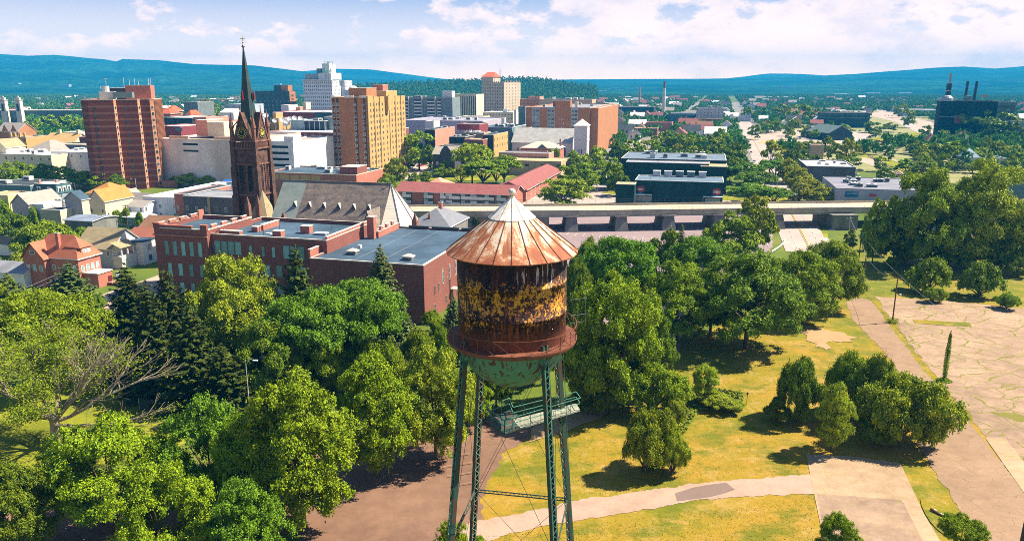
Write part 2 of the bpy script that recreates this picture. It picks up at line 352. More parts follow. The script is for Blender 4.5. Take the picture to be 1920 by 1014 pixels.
STREET = M_asphalt('street_surface', (0.34, 0.28, 0.27), (0.46, 0.38, 0.35))
TOWNG = M_asphalt('town_ground', (0.16, 0.15, 0.14), (0.30, 0.27, 0.24))
GRASSB = M('bright_grass', (0.15, 0.20, 0.010), 0.95, (0.26, 0.25, 0.015), 0.08, 0.3, fine=3)
PAINT = M('road_paint_white', (0.62, 0.58, 0.55), 0.8); PAINTY = M('road_paint_yellow', (0.60, 0.42, 0.05), 0.8)
LV = [0]
def sheet(name, pts, mat, lvl=None, jit=0.0, seed=1, world=False, step=1.6, amp2=0.0):
    rnd = random.Random(seed); LV[0] += 1
    z = 0.01 + 0.006 * (LV[0] if lvl is None else lvl)
    P = [Vector(p) if world else G(*p) for p in pts]; out = []
    for i, a in enumerate(P):
        b = P[(i + 1) % len(P)]; out.append(a.copy()); d = b - a; d.z = 0
        if jit and d.length > step * 2:
            n = min(260, int(d.length / step)); nn = Vector((-d.y, d.x, 0)).normalized(); acc = 0
            for k in range(1, n):
                acc = acc * 0.6 + rnd.uniform(-jit, jit); out.append(a + d * k / n + nn * acc)
    mb = MB(); mb.poly([(p.x, p.y, z) for p in out], mat); o = mb.build(name); tag(o, kind='structure')
    c = sum((p.x * q.y - q.x * p.y) for p, q in zip(out, out[1:] + out[:1]))
    if c < 0: o.data.flip_normals()
    return o
g = MB(); g.poly([(-16000, -3000, 0), (16000, -3000, 0), (16000, 16000, 0), (-16000, 16000, 0)], GRD)
tag(g.build('ground'), kind='structure')
UX, UY = Vector((math.sin(R(15)), math.cos(R(15)), 0)), Vector((math.cos(R(15)), -math.sin(R(15)), 0))   # street grid: away, across
sheet('lawn', [(880, 1150), (885, 900), (960, 812), (1080, 775), (1230, 700), (1290, 640), (1440, 560), (1560, 455), (2150, 455), (2300, 1150)], LAWN)
sheet('lawn', [(-150, 720), (340, 735), (420, 800), (300, 850), (-150, 940)], M('park_grass', (0.15, 0.19, 0.012), 0.95, (0.26, 0.26, 0.02), 0.12, 0.3, fine=4))
sheet('town_ground', [(-200, 352), (100, 352), (420, 352), (640, 345), (960, 320), (1480, 300), (1700, 330), (1500, 262), (1560, 215), (1380, 192), (560, 192), (-200, 255)], TOWNG, jit=4, step=14)
sheet('parking_lot', [(-150, 985), (300, 925), (560, 860), (700, 800), (900, 765), (1010, 790), (1000, 815), (940, 852), (906, 930), (885, 1150), (560, 1150), (560, 1000), (300, 1000), (-150, 1060)], ASPH, jit=0.3, step=0.5)
sheet('parking_lot', [(760, 560), (820, 440), (990, 404), (1455, 402), (1445, 470), (1340, 520), (1270, 660), (1090, 660), (1000, 560)], ASPHP, jit=0.5)
sheet('parking_lot', [(1640, 556), (1760, 563), (1960, 583), (2150, 600), (2300, 1150), (2050, 1080), (1925, 930), (1835, 800), (1780, 740), (1700, 640)], CRACK, jit=0.5, seed=3)
sheet('path', [(1586, 566), (1612, 557), (1634, 565), (1690, 640), (1738, 700), (1790, 762), (1905, 900), (2060, 1110), (1890, 1110), (1800, 960), (1740, 860), (1700, 790), (1690, 700), (1640, 640), (1600, 600)], OLDRD, jit=0.22, seed=4, step=0.5)
sheet('path', [(865, 985), (1100, 935), (1300, 907), (1400, 898), (1530, 888), (1535, 925), (1400, 930), (1300, 938), (1100, 973), (950, 1002), (865, 1040)], GRAVEL, jit=0.2, seed=5, step=0.4)
sheet('path_patch', [(1265, 925), (1300, 914), (1362, 905), (1378, 918), (1330, 932), (1270, 940)], PATCH, jit=0.2, seed=6)
sheet('concrete_pad', [(1511, 852), (1600, 856), (1688, 868), (1768, 1040), (1550, 1040)], PAD)
sheet('concrete_pad', [(1531, 926), (1620, 932), (1690, 938), (1760, 1040), (1552, 1040)], PADD)
sheet('concrete_pad', [(1693, 942), (1722, 946), (1775, 1035), (1740, 1035)], PAD)
sheet('concrete_pad', [(1848, 822), (1884, 820), (1985, 950), (1938, 950)], PAD)
sheet('bare_earth', [(1490, 620), (1530, 615), (1575, 622), (1612, 634), (1600, 642), (1562, 640), (1548, 656), (1522, 642)], DIRT, jit=0.9, seed=7, step=1.0)
sheet('bare_earth', [(1000, 800), (1060, 775), (1130, 768), (1150, 772), (1110, 790), (1060, 810), (990, 830)], DIRT, jit=0.4, seed=8)
sheet('grass_patch', [(1712, 600), (1760, 602), (1818, 606), (1822, 613), (1760, 610), (1716, 607)], LAWN, jit=0.3, seed=9)
sheet('grass_patch', [(1725, 935), (1790, 950), (1830, 985), (1780, 1010), (1745, 980)], LAWN, jit=0.3, seed=10)
# streets on the town grid
def strip(name, a, length, width, mat, back=0.0, jit=0):
    a = Vector((a.x, a.y, 0)); h = UY * (width / 2)
    return sheet(name, [a - UX * back - h, a - UX * back + h, a + UX * length + h, a + UX * length - h], mat, world=True, jit=jit)
c0 = G(1490, 412)
VERGE = M_asphalt('pale_verge', (0.17, 0.20, 0.04), (0.34, 0.29, 0.17))
sheet('town_ground', [(1480, 300), (1560, 312), (1780, 345), (1960, 350), (1960, 232), (1800, 215), (1660, 200), (1560, 228), (1440, 245), (1440, 280)], VERGE, jit=2, step=9)
strip('road', c0, 800, 15, STREET, 60)
strip('pavement', c0 + UY * 10.5, 60, 2.0, CONCL, 20); strip('pavement', c0 + UY * -10.2 + UX * 60, 150, 2.0, CONCL, 20); strip('pavement', c0 + UY * 10.5 + UX * 75, 150, 2.0, CONCL, 0)
sheet('grass_patch', [(1530, 412), (1552, 412), (1552, 445), (1545, 445)], GRASSB)
m = MB()
for k in (-0.2, 0.2):
    a = c0 + UY * k - UX * 60; h = UY * 0.08
    m.poly([(p.x, p.y, 0.28) for p in (a - h, a + h, a + UX * 600 + h, a + UX * 600 - h)], PAINTY)
for s_ in (-3.7, 3.7):
    for i in range(40):
        a = c0 + UY * s_ + UX * (i * 9 - 55); h = UY * 0.08
        m.poly([(p.x, p.y, 0.28) for p in (a - h, a + h, a + UX * 3 + h, a + UX * 3 - h)], PAINT)
tag(m.build('road_markings'), kind='structure')
strip('road', G(1125, 352), 170, 9, STREET, 12)
sheet('road', [(700, 400), (985, 366), (1060, 358), (1110, 352), (1420, 372), (1440, 385), (1000, 392), (860, 396)], STREET)
sheet('lawn', [(760, 372), (975, 385), (1005, 362), (1000, 352), (760, 348)], GRASSB)
sheet('lawn', [(1125, 362), (1195, 352), (1480, 368), (1480, 380), (1200, 372)], GRASSB)
sheet('lawn', [(790, 338), (930, 340), (985, 325), (900, 322), (840, 326)], GRASSB)
c1 = G(160, 580); strip('road', c1, 210, 11, LOT, 60); strip('pavement', c1 + UY * 7.2, 200, 1.8, CONCL, 60)
sheet('parking_lot', [(1395, 262), (1540, 282), (1600, 262), (1580, 246), (1450, 244)], LOT); sheet('lawn', [(1420, 268), (1520, 280), (1540, 274), (1450, 262)], M('dry_verge', (0.45, 0.36, 0.10), 0.95))
sheet('parking_lot', [(1560, 262), (1680, 275), (1640, 250), (1560, 246)], STREET)
sheet('parking_lot', [(1600, 300), (1690, 330), (1720, 345), (1680, 300), (1640, 292)], LOT)
sheet('lawn', [(1600, 292), (1640, 300), (1700, 328), (1760, 352), (1740, 326), (1660, 296), (1620, 286)], GRASSB)
sheet('lawn', [(1620, 262), (1700, 272), (1720, 262), (1650, 256)], GRASSB); sheet('lawn', [(1690, 256), (1720, 246), (1800, 256), (1760, 268)], GRASSB)
sheet('road', [(1640, 205), (1690, 235), (1740, 258), (1830, 275), (1940, 300), (1940, 290), (1840, 264), (1765, 250), (1700, 228), (1665, 205)], STREET)
sheet('parking_lot', [(1620, 215), (1690, 232), (1730, 225), (1660, 208)], LOT); sheet('parking_lot', [(1720, 238), (1830, 250), (1800, 228), (1720, 226)], LOT)
sheet('parking_lot', [(760, 338), (840, 318), (850, 300), (790, 305), (760, 320)], STREET)
# lot markings under the viaduct and faint ones by the tower
m = MB()
for k in range(26):
    for row in (0, 1):
        a = G(1030, 442) + UY * (k * 2.8) + UX * (row * 22)
        h = UY * 0.07; m.poly([(p.x, p.y, 0.30) for p in (a - h, a + h, a + UX * 5.2 + h, a + UX * 5.2 - h)], PAINT)
for k in range(7):
    a = G(820, 815) + Vector((k * .7 - 1, -k * 2.5, 0)); d = Vector((4.0, 1.3, 0)); h = Vector((0, 0.06, 0))
    m.poly([(p.x, p.y, 0.30) for p in (a - h, a + d - h, a + d + h, a + h)], PATCH and M('paint_faded', (0.29, 0.19, 0.15)))
tag(m.build('parking_markings'), kind='structure')
# far hills
def prof(pts, px):
    xs = [p[0] for p in pts]; ys = [p[1] for p in pts]; return float(np.interp(px, xs, ys))
def M_hill(name, c, c2):
    m, t, b, o = nodes(name); q = NT(t); n1 = q.noise(0.0016, 6, 0.6); n2 = q.noise(0.02, 5, 0.75); n3 = q.noise(0.09, 2, 0.6)
    col = q.ramp(n1, (0.40, c), (0.60, (c2[0] * 2, c2[1] * 1.6, c2[2] * 1.4))); col = q.mix(0.8, col, q.ramp(n2, (0.40, 0.1), (0.60, 1.0)), 'MULTIPLY'); col = q.mix(q.ramp(q.noise(0.012, 3, 0.8), (0.70, 0.0), (0.74, 0.7)), col, (0.22, 0.22, 0.22))
    q.l(col, b.inputs['Base Color']); b.inputs['Roughness'].default_value = 1.0; b.inputs['Specular IOR Level'].default_value = 0
    q.bump(q.math('ADD', n2, n3), b, 1.0, 14.0); return m
HILLM = M_hill('wooded_hill', (0.012, 0.060, 0.035), (0.02, 0.085, 0.04))
HL = []
def hill(pts, D, D0, seed, lo, hi, back=1.04):
    HL.append((pts, D, D0, lo, hi)); cols = np.arange(lo, hi + 1, 6.0); rows = [0, .12, .25, .4, .55, .7, .82, .9, .96, 1, 1.05]
    rnd = np.random.RandomState(seed); V = []
    xs = np.linspace(0, 1, len(cols)); nz = sum(np.sin(xs * f * 40 + rnd.rand() * 9) / f for f in (1, 2.3, 4.1, 7.7, 15)) / 2
    for ri, tt in enumerate(rows):
        Yv = D0 + (D - D0) * tt if tt <= 1 else D * back
        for ci, px in enumerate(cols):
            zr = max(2.0, zof(prof(pts, px) + 0.25 * nz[ci], D)); s_ = tt if tt <= 1 else 0
            hgt = zr * (s_ ** 1.5) * (1 + (0.10 * math.sin(px * 0.021 * (1 + seed % 3) + ri * 1.7) * (1 - s_) * 2 if 0 < s_ < 1 else 0))
            V.append(((px - 960) / F * (Yv * cT + H * sT), Yv, max(hgt, -1 if s_ == 0 else 0)))
    n = len(cols); Fc = [(r * n + c, r * n + c + 1, (r + 1) * n + c + 1, (r + 1) * n + c) for r in range(len(rows) - 1) for c in range(n - 1)]
    me = bpy.data.meshes.new('hills'); me.from_pydata(V, [], Fc); me.materials.append(HILLM); me.polygons.foreach_set('use_smooth', [True] * len(Fc))
    tag(link('hills', me), kind='structure')
def hill_z(x, y):
    z = 0.0; px = 960 + F * x / (y * cT + H * sT)
    for pts, D, D0, lo, hi in HL:
        if D0 < y < D and lo < px < hi:
            z = max(z, max(2.0, zof(prof(pts, px), D)) * ((y - D0) / (D - D0)) ** 1.5)
    return z
hill([(600, 163), (640, 161), (700, 160), (750, 156), (800, 155), (860, 152), (905, 150), (975, 147), (1010, 149), (1050, 155), (1085, 160), (1120, 163)], 2300, 1500, 1, 600, 1120)
hill([(-400, 96), (-100, 98), (0, 101), (60, 105), (110, 103), (170, 109), (205, 112), (225, 116), (236, 111), (300, 113), (370, 121), (440, 122), (480, 123), (560, 133), (640, 143), (700, 152), (760, 160)], 6000, 3300, 2, -400, 770)
hill([(450, 152), (520, 142), (570, 134), (630, 129), (700, 131), (760, 139), (830, 148), (900, 153), (960, 155)], 7600, 5500, 3, 450, 960)
hill([(900, 152), (1000, 150), (1100, 149), (1300, 148), (1400, 147), (1500, 144), (1600, 139), (1680, 133), (1750, 127), (1800, 125), (1860, 129), (1920, 124), (2020, 118), (2300, 110)], 6500, 3000, 4, 900, 2300)
hill([(1340, 150), (1400, 143), (1440, 138), (1500, 139), (1560, 143), (1700, 150)], 7900, 6600, 5, 1340, 1700)
# ------------------------------------------------------------------ tree kit
def leaf_quads(P, Nn, s, rs, asp=0.62, zs=1.0):
    """one bent-free leaf card per point: P centres, Nn preferred normals, s half sizes"""
    n = len(P); Nn = Nn / (np.linalg.norm(Nn, axis=1, keepdims=True) + 1e-9)
    r = rs.normal(size=(n, 3)); u = np.cross(Nn, r); u /= np.linalg.norm(u, axis=1, keepdims=True) + 1e-9; v = np.cross(Nn, u)
    s = np.asarray(s).reshape(-1, 1); a = u * s; b = v * s * asp; a[:, 2] *= zs; b[:, 2] *= zs
    return np.stack([P - a, P - b * 0.9 + a * 0.1, P + a, P + b * 0.9 + a * 0.1], axis=1).reshape(-1, 3)
def unit(rs, n):
    d = rs.normal(size=(n, 3)); return d / np.linalg.norm(d, axis=1, keepdims=True)
def crown_pts(rs, n, lobes, form):
    """points through a lumpy crown: radius 1 across, height 0..1"""
    C = []; LR = []
    zc, zr = form['zc'], form['zr']
    while len(C) < lobes:
        d = unit(rs, 1)[0]
        if d[2] < form.get('zmin', -0.55): continue
        k = form['rr'] * rs.uniform(form.get('vary', 0.70), 1.16); taper = 1 - form.get('taper', 0.0) * max(0, d[2])
        c = np.array([d[0] * k * taper, d[1] * k * taper, zc + d[2] * zr * k])
        if all(np.linalg.norm((c - q) * np.array([1, 1, 1.6])) > form['gap'] for q in C) or rs.rand() < 0.02:
            C.append(c); LR.append(form['lr'] * rs.uniform(0.55, 1.2))
    C = np.array(C); LR = np.array(LR); sub = form.get('sub', 16)
    S = []; SN = []
    for c, r in zip(C, LR):
        d = unit(rs, sub); d[:, 2] = np.abs(d[:, 2]) * 0.9 + d[:, 2] * 0.1 - 0.1
        S.append(c + d * r * np.array([1, 1, form.get('flat', 0.62)]) * rs.uniform(0.75, 1.05, (sub, 1))); SN.append(d)
    S = np.concatenate(S); SN = np.concatenate(SN); i = rs.randint(0, len(S), n)
    g = rs.normal(size=(n, 3)) * form.get('spread', 0.062) * np.array([1, 1, form.get('zs', .58)])
    P = S[i] + g; Nn = SN[i] * 0.7 + rs.normal(size=(n, 3)) * 0.55 + np.array([0, 0, 0.45]); return P, Nn, C, LR
FORMS = dict(
    round=dict(zc=0.51, zr=0.50, rr=0.76, lr=0.27, gap=0.24, taper=0.12, zmin=-0.92, sub=24, flat=0.42, spread=0.034, zs=.58),
    tall=dict(zc=0.52, zr=0.52, rr=0.72, lr=0.27, gap=0.22, taper=0.3, flat=0.40, zs=.5, zmin=-0.9, sub=24, spread=0.034),
    umbrella=dict(zc=0.62, zr=0.36, rr=0.82, lr=0.27, gap=0.30, taper=0.05, zmin=-0.1, flat=0.32, sub=22, spread=0.034),
    bush=dict(zc=0.42, zr=0.52, rr=0.66, lr=0.33, gap=0.30, taper=0.3, zmin=-0.7, flat=0.7, sub=34, spread=0.04, zs=.9, vary=.6),
    dome=dict(zc=0.50, zr=0.48, rr=0.70, lr=0.36, gap=0.26, taper=0.05, flat=0.7, sub=30, spread=0.075))
def crown_mesh(name, form, n, size, seed, lobes=26):
    rs = np.random.RandomState(seed); P, Nn, C, LR = crown_pts(rs, n, 15 if form == 'bush' else lobes, FORMS[form])
    s = size * rs.uniform(0.6, 1.25, n); me = np_mesh(name, leaf_quads(P, Nn, s, rs, .62, FORMS[form].get('zs', .58)), 4, LEAF['mid'])
    # trunk and limbs up to the lobes, same normalised space
    mb = MB(); z0 = 0.2 if form != 'bush' else 0.08
    mb.bar((0, 0, -0.01), (0.01, 0.0, z0), 0.05, BARK, 8, 0.036, cap=False)
    tops = [(0, 0, z0)]
    k = 0
    for c in C[np.argsort(-LR)][:11]:
        mid = (c[0] * 0.45, c[1] * 0.45, z0 + (c[2] - z0) * 0.55)
        mb.bar((0, 0, z0 - 0.02), mid, 0.028, BARK, 5, 0.016, cap=False); mb.bar(mid, tuple(c), 0.016, BARK, 4, 0.005, cap=False)
    return me, mb.mesh('trunk', True)
def spruce_mesh(seed, n_tier, per, leaf, narrow=1.0):
    rs = np.random.RandomState(seed); Ps = []; Ns = []; S = []; mb = MB()
    mb.bar((0, 0, 0), (0, 0, 0.97), 0.035, BARK, 6, 0.004, cap=False)
    for t in range(n_tier):
        f = t / (n_tier - 1); z = 0.07 + 0.90 * f; rad = (1 - f) ** 0.72 * narrow + 0.02; nb = max(5, int(15 * (1 - f) + 5))
        for b in range(nb):
            a = 2 * math.pi * (b + rs.rand() * 0.8) / nb + t; r = rad * rs.uniform(0.62, 1.12)
            if r > .12 and rs.rand() < .5: mb.bar((0, 0, z), (math.cos(a) * r * .9, math.sin(a) * r * .9, z - .05 * r), 0.008, BARK, 3, 0.003, cap=False)
            k = max(4, int(per * r)); x = rs.rand(k) ** 0.7; rr = x * r
            wd = 0.15 * r * (1.15 - x) + 0.02; off = rs.uniform(-1, 1, k) * wd
            px = np.cos(a) * rr - np.sin(a) * off; py = np.sin(a) * rr + np.cos(a) * off
            pz = z - 0.10 * r * x + 0.09 * r * x * x * x - np.abs(off) * 0.22 + rs.normal(size=k) * 0.006
            Ps.append(np.stack([px, py, pz], 1)); d = np.stack([np.cos(a) * 0.4 + rs.normal(size=k) * .35, np.sin(a) * 0.4 + rs.normal(size=k) * .35, np.full(k, 1.0)], 1)
            Ns.append(d); S.append(leaf * rs.uniform(0.6, 1.2, k) * (0.65 + 0.5 * r))
    P = np.concatenate(Ps); return np_mesh('needles', leaf_quads(P, np.concatenate(Ns), np.concatenate(S), rs, 0.45, .28), 4, LEAF['spruce']), mb.mesh('trunk')
KIT = {}
def kit(kind, lod):
    key = (kind, lod)
    if key in KIT: return KIT[key]
    nv = {'near': 4, 'mid': 3, 'far': 3}[lod]; out = []
    for i in range(nv):
        sd = 11 + i * 7 + len(kind)
        if kind == 'spruce':
            out.append(spruce_mesh(sd, *{'near': (26, 130, 0.070), 'mid': (18, 50, 0.10), 'far': (12, 20, 0.16)}[lod]))
        else:
            n, s, lb = {'near': (80000, 0.0215, 46), 'mid': (17000, 0.042, 34), 'far': (2600, 0.095, 20)}[lod]
            out.append(crown_mesh('leaves', kind, n, s, sd, lb))
    KIT[key] = out; return out
TC = [0]; TREES = []
def tree(kind, base, wid, ht, tone='mid', label=None, cat='tree', group=None, rz=None, lod=None, name=None, sq=1.0, bark=None):
    D = base[1]; lod = lod or ('near' if D < 175 else 'mid' if D < 420 else 'far'); TC[0] += 1
    rnd = random.Random(TC[0] * 77 + 5); k = kit(kind, lod); cm, tm = k[rnd.randrange(len(k))]
    rz = rnd.uniform(0, 6.28) if rz is None else rz
    name = name or ('spruce_tree' if kind == 'spruce' else 'bush' if kind == 'bush' else 'tree')
    sx = wid / 2 / 1.06; scl = (sx, sx * sq, ht)
    if D > 620:
        o = link(name, cm); root = cr = o
    else:
        root = empty(name); cr = link('crown', cm, root); tr = link('trunk', tm, root)
        if bark: tr.material_slots[0].link = 'OBJECT'; tr.material_slots[0].material = bark
    root.location = base; root.rotation_euler = (0, 0, rz); root.scale = scl
    cr.material_slots[0].link = 'OBJECT'; cr.material_slots[0].material = LEAF[tone]
    tag(root, label, cat, group); TREES.append((root, base, wid, ht, kind, tone)); return root
def ptree(kind, px, top, bot, wpx, tone='mid', label=None, cat='tree', **k):
    b = G(px, bot); ht = zof(top, b.y); d = dep(b.y, ht * 0.5); b.x = (px - 960) / F * d
    return tree(kind, b, wpx * d / F, ht, tone, label, cat, **k)
# ------------------------------------------------------------------ old water tower
def water_tower():
    m, t, b, o = nodes('tank_peeling_paint'); q = NT(t); P = q.P(); s = q.sep(P)
    z = s[2]; big = q.noise(0.75, 5, 0.65); det = q.noise(4.6, 9, 0.70, sc3=(1, 1, 0.9)); drip = q.noise(2.2, 6, 0.7, sc3=(1, 1, 0.10)); fine = q.noise(9, 4, 0.7)
    dark = q.mix(q.ramp(drip, (0.42, 0.0), (0.58, 1.0)), (0.010, 0.008, 0.012), (0.045, 0.014, 0.012))
    rust = q.mix(fine, (0.20, 0.055, 0.025), (0.36, 0.13, 0.045))
    zr_ = q.math('DIVIDE', q.math('SUBTRACT', z, 29.2), 7.4)       # 0 foot of shell .. 1 top
    ymask = q.ramp(zr_, (0.10, 0.0), (0.30, 0.72), (0.55, 1.0), (0.72, 0.85), (0.80, 0.15), (1.0, 0.0))
    yv = q.math('ADD', q.math('MULTIPLY', det, 0.58), q.math('MULTIPLY', big, 0.42)); yv = q.math('ADD', yv, q.math('MULTIPLY', q.math('SUBTRACT', ymask, 1.0), 0.12))
    xr = q.math('MULTIPLY', q.ramp(q.math('ADD', q.math('ABSOLUTE', s[0]), 0), (0.5, 0.0), (1.0, 1.0)), 0.0)
    yv = q.math('ADD', yv, q.math('MULTIPLY', q.math('SUBTRACT', fine, 0.5), 0.22)); yel = q.ramp(yv, (0.512, 0.0), (0.527, 1.0)); rmask = q.ramp(q.math('ADD', q.math('MULTIPLY', drip, 0.6), q.math('MULTIPLY', det, 0.4)), (0.50, 0.0), (0.55, 1.0))
    edge = q.ramp(yv, (0.492, 0.0), (0.506, 1.0))
    c = q.mix(edge, dark, rust); c = q.mix(yel, c, q.mix(fine, (0.50, 0.23, 0.02), (0.66, 0.36, 0.045)))
    c = q.mix(q.math('MULTIPLY', rmask, q.ramp(zr_, (0.0, 0.7), (0.3, 0.35), (0.75, 0.18), (1.0, 0.08))), c, rust)
    lower = q.ramp(q.math('ADD', zr_, q.math('MULTIPLY', drip, 0.25)), (0.20, 1.0), (0.36, 0.0)); c = q.mix(q.math('MULTIPLY', lower, 0.85), c, q.mix(fine, (0.10, 0.030, 0.024), (0.19, 0.060, 0.038)))
    tl = q.ramp(q.math('ADD', q.math('ADD', zr_, q.math('MULTIPLY', det, 0.30)), q.math('MULTIPLY', drip, 0.12)), (1.12, 0.0), (1.15, 1.0))
    c = q.mix(tl, c, (0.07, 0.24, 0.19))
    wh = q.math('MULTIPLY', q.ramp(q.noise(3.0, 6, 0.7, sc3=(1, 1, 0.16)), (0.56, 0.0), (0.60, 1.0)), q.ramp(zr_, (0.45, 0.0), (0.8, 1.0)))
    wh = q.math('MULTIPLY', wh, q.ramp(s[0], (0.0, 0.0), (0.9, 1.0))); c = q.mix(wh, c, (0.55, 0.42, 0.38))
    q.l(c, b.inputs['Base Color']); b.inputs['Roughness'].default_value = 0.7; q.bump(yv, b, 0.5, 0.04); SHELL = m
    m, t, b, o = nodes('cone_roof_rust'); q = NT(t); P = q.P(); s = q.sep(P)
    at = q.math('ARCTAN2', s[0], q.math('SUBTRACT', 62.0, s[1])); 
    rr = q.math('SQRT', q.math('ADD', q.math('MULTIPLY', s[0], s[0]), q.math('POWER', q.math('SUBTRACT', s[1], 62.0), 2.0)))
    cb = q.n('ShaderNodeCombineXYZ'); q.l(q.math('MULTIPLY', at, 3.0), cb.inputs[0]); q.l(q.math('MULTIPLY', rr, 0.42), cb.inputs[1])
    n1 = q.noise(1.15, 8, 0.66, vec=cb.outputs[0], dist=0.6); n2 = q.noise(6, 6, 0.75); rk = q.math('MULTIPLY', q.math('SUBTRACT', rr, 3.6), 0.028)
    v = q.math('ADD', q.math('ADD', q.math('MULTIPLY', n1, 0.72), q.math('MULTIPLY', n2, 0.28)), rk)
    c = q.ramp(v, (0.42, (0.66, 0.60, 0.52)), (0.475, (0.60, 0.45, 0.32)), (0.505, (0.44, 0.19, 0.10)), (0.57, (0.32, 0.105, 0.055)), (0.70, (0.20, 0.06, 0.04)))
    c = q.mix(0.55, c, q.ramp(n2, (0.35, 0.55), (0.6, 1.0)), 'MULTIPLY')
    q.l(c, b.inputs['Base Color']); b.inputs['Roughness'].default_value = 0.75; q.bump(n2, b, 0.3, 0.03); ROOF = m
    m, t, b, o = nodes('cone_cap_white'); q = NT(t); n1 = q.noise(3.0, 7, 0.75)
    c = q.ramp(n1, (0.40, (0.80, 0.77, 0.75)), (0.56, (0.72, 0.64, 0.57)), (0.63, (0.45, 0.22, 0.14))); q.l(c, b.inputs['Base Color']); b.inputs['Roughness'].default_value = 0.7; CAP = m
    def rusty(name, a, bb, lo=0.5, hi=0.56, sc3=(1, 1, 0.5), s_=2.2):
        m, t, b, o = nodes(name); q = NT(t); n1 = q.noise(s_, 8, 0.72, sc3=sc3); n2 = q.noise(9, 3, 0.7)
        c = q.mix(q.ramp(n1, (lo, 0.0), (hi, 1.0)), a, bb); c = q.mix(0.45, c, q.ramp(n2, (0.3, 0.5), (0.7, 1.0)), 'MULTIPLY')
        q.l(c, b.inputs['Base Color']); b.inputs['Roughness'].default_value = 0.65; q.bump(n1, b, 0.3, 0.02); return m
    TEAL = rusty('teal_paint_rusting', (0.11, 0.27, 0.20), (0.11, 0.04, 0.03), 0.535, 0.565)
    TEALL = rusty('teal_lattice', (0.10, 0.27, 0.21), (0.16, 0.06, 0.04), 0.60, 0.64)
    DK = rusty('dark_teal_steel', (0.035, 0.085, 0.07), (0.11, 0.05, 0.035), 0.50, 0.56)
    RUST = rusty('rusty_rail', (0.20, 0.075, 0.045), (0.16, 0.055, 0.04))
    PALE = rusty('pale_lacing', (0.46, 0.44, 0.32), (0.16, 0.08, 0.05), 0.5, 0.6)
    root = empty('water_tower', (0, 62, 0)); tag(root, 'old rusty water tower with cone roof and peeling yellow tank on green steel legs', 'water tower')
    mb = MB(); mb.lathe([(4.50, 29.15), (4.55, 29.3), (4.55, 31.55), (4.58, 31.56), (4.58, 31.74), (4.55, 31.75), (4.55, 34.15), (4.58, 34.16), (4.58, 34.32), (4.55, 34.33), (4.55, 36.95)], SHELL, 96); 
    o = mb.build('tank', root, smooth=False)
    for p in o.data.polygons: p.use_smooth = True
    mb = MB(); mb.lathe([(4.5 * math.cos(a), 29.2 - 4.35 * math.sin(a)) for a in [i * math.pi / 2 / 14 for i in range(14)]] + [(0.02, 24.85)], TEAL, 64); mb.build('bowl', root, smooth=True)
    mb = MB(); mb.lathe([(5.44, 36.48), (5.46, 36.55), (1.75, 39.42)], ROOF, 24); mb.lathe([(5.42, 36.46), (4.3, 37.0)], ROOF, 24)
    for i in range(24):
        a = 2 * math.pi * i / 24; c_, s_ = math.cos(a), math.sin(a); mb.bar((5.47 * c_, 5.47 * s_, 36.57), (1.75 * c_, 1.75 * s_, 39.44), 0.035, RUST, 4)
    ro = mb.build('cone_roof', root)
    mb = MB(); mb.lathe([(1.92, 39.22), (1.95, 39.33), (1.2, 39.98), (0.22, 40.86), (0.2, 41.05)], CAP, 24)
    for i in range(12):
        a = 2 * math.pi * i / 12; mb.bar((1.95 * math.cos(a), 1.95 * math.sin(a), 39.35), (0.2 * math.cos(a), 0.2 * math.sin(a), 40.9), 0.02, CAP, 4)
    mb.build('roof_cap', ro)
    mb = MB(); mb.lathe([(0.01, 41.66)] + [(0.30 * math.sin(a), 41.38 + 0.30 * math.cos(a)) for a in (0.4, 0.8, 1.2, 1.57, 2.0, 2.5)] + [(0.12, 41.05)], CAP, 16); mb.build('finial_ball', ro, smooth=True)
    # balcony
    mb = MB(); mb.lathe([(4.56, 29.22), (5.5, 29.22), (5.5, 29.08), (5.42, 28.86), (5.38, 28.86), (5.38, 29.1), (4.56, 29.1)], RUST, 64); mb.build('balcony_walkway', root)
    mb = MB(); n = 24
    for i in range(n):
        a = 2 * math.pi * i / n; p = (5.46 * math.cos(a), 5.46 * math.sin(a)); mb.bar((*p, 29.2), (*p, 30.4), 0.03, RUST)
        a2 = 2 * math.pi * (i + 1) / n; p2 = (5.46 * math.cos(a2), 5.46 * math.sin(a2)); mb.bar((*p, 29.25), (*p2, 30.35), 0.016, RUST, cap=False); mb.bar((*p, 30.35), (*p2, 29.25), 0.016, RUST, cap=False)
    for zz, rr_ in ((30.4, 0.035), ):
        for i in range(72):
            a, a2 = 2 * math.pi * i / 72, 2 * math.pi * (i + 1) / 72
            mb.bar((5.46 * math.cos(a), 5.46 * math.sin(a), zz), (5.46 * math.cos(a2), 5.46 * math.sin(a2), zz), rr_, RUST, cap=False)
    mb.build('balcony_railing', root)
    ft = [(-3.75, -2.55), (2.55, -3.75), (3.75, 2.55), (-2.55, 3.75)]
    def legp(i, z): k = 1.0 + 0.63 * (29.2 - z) / 29.2; return Vector((ft[i][0] * k * 1.02, ft[i][1] * k * 1.02, z))
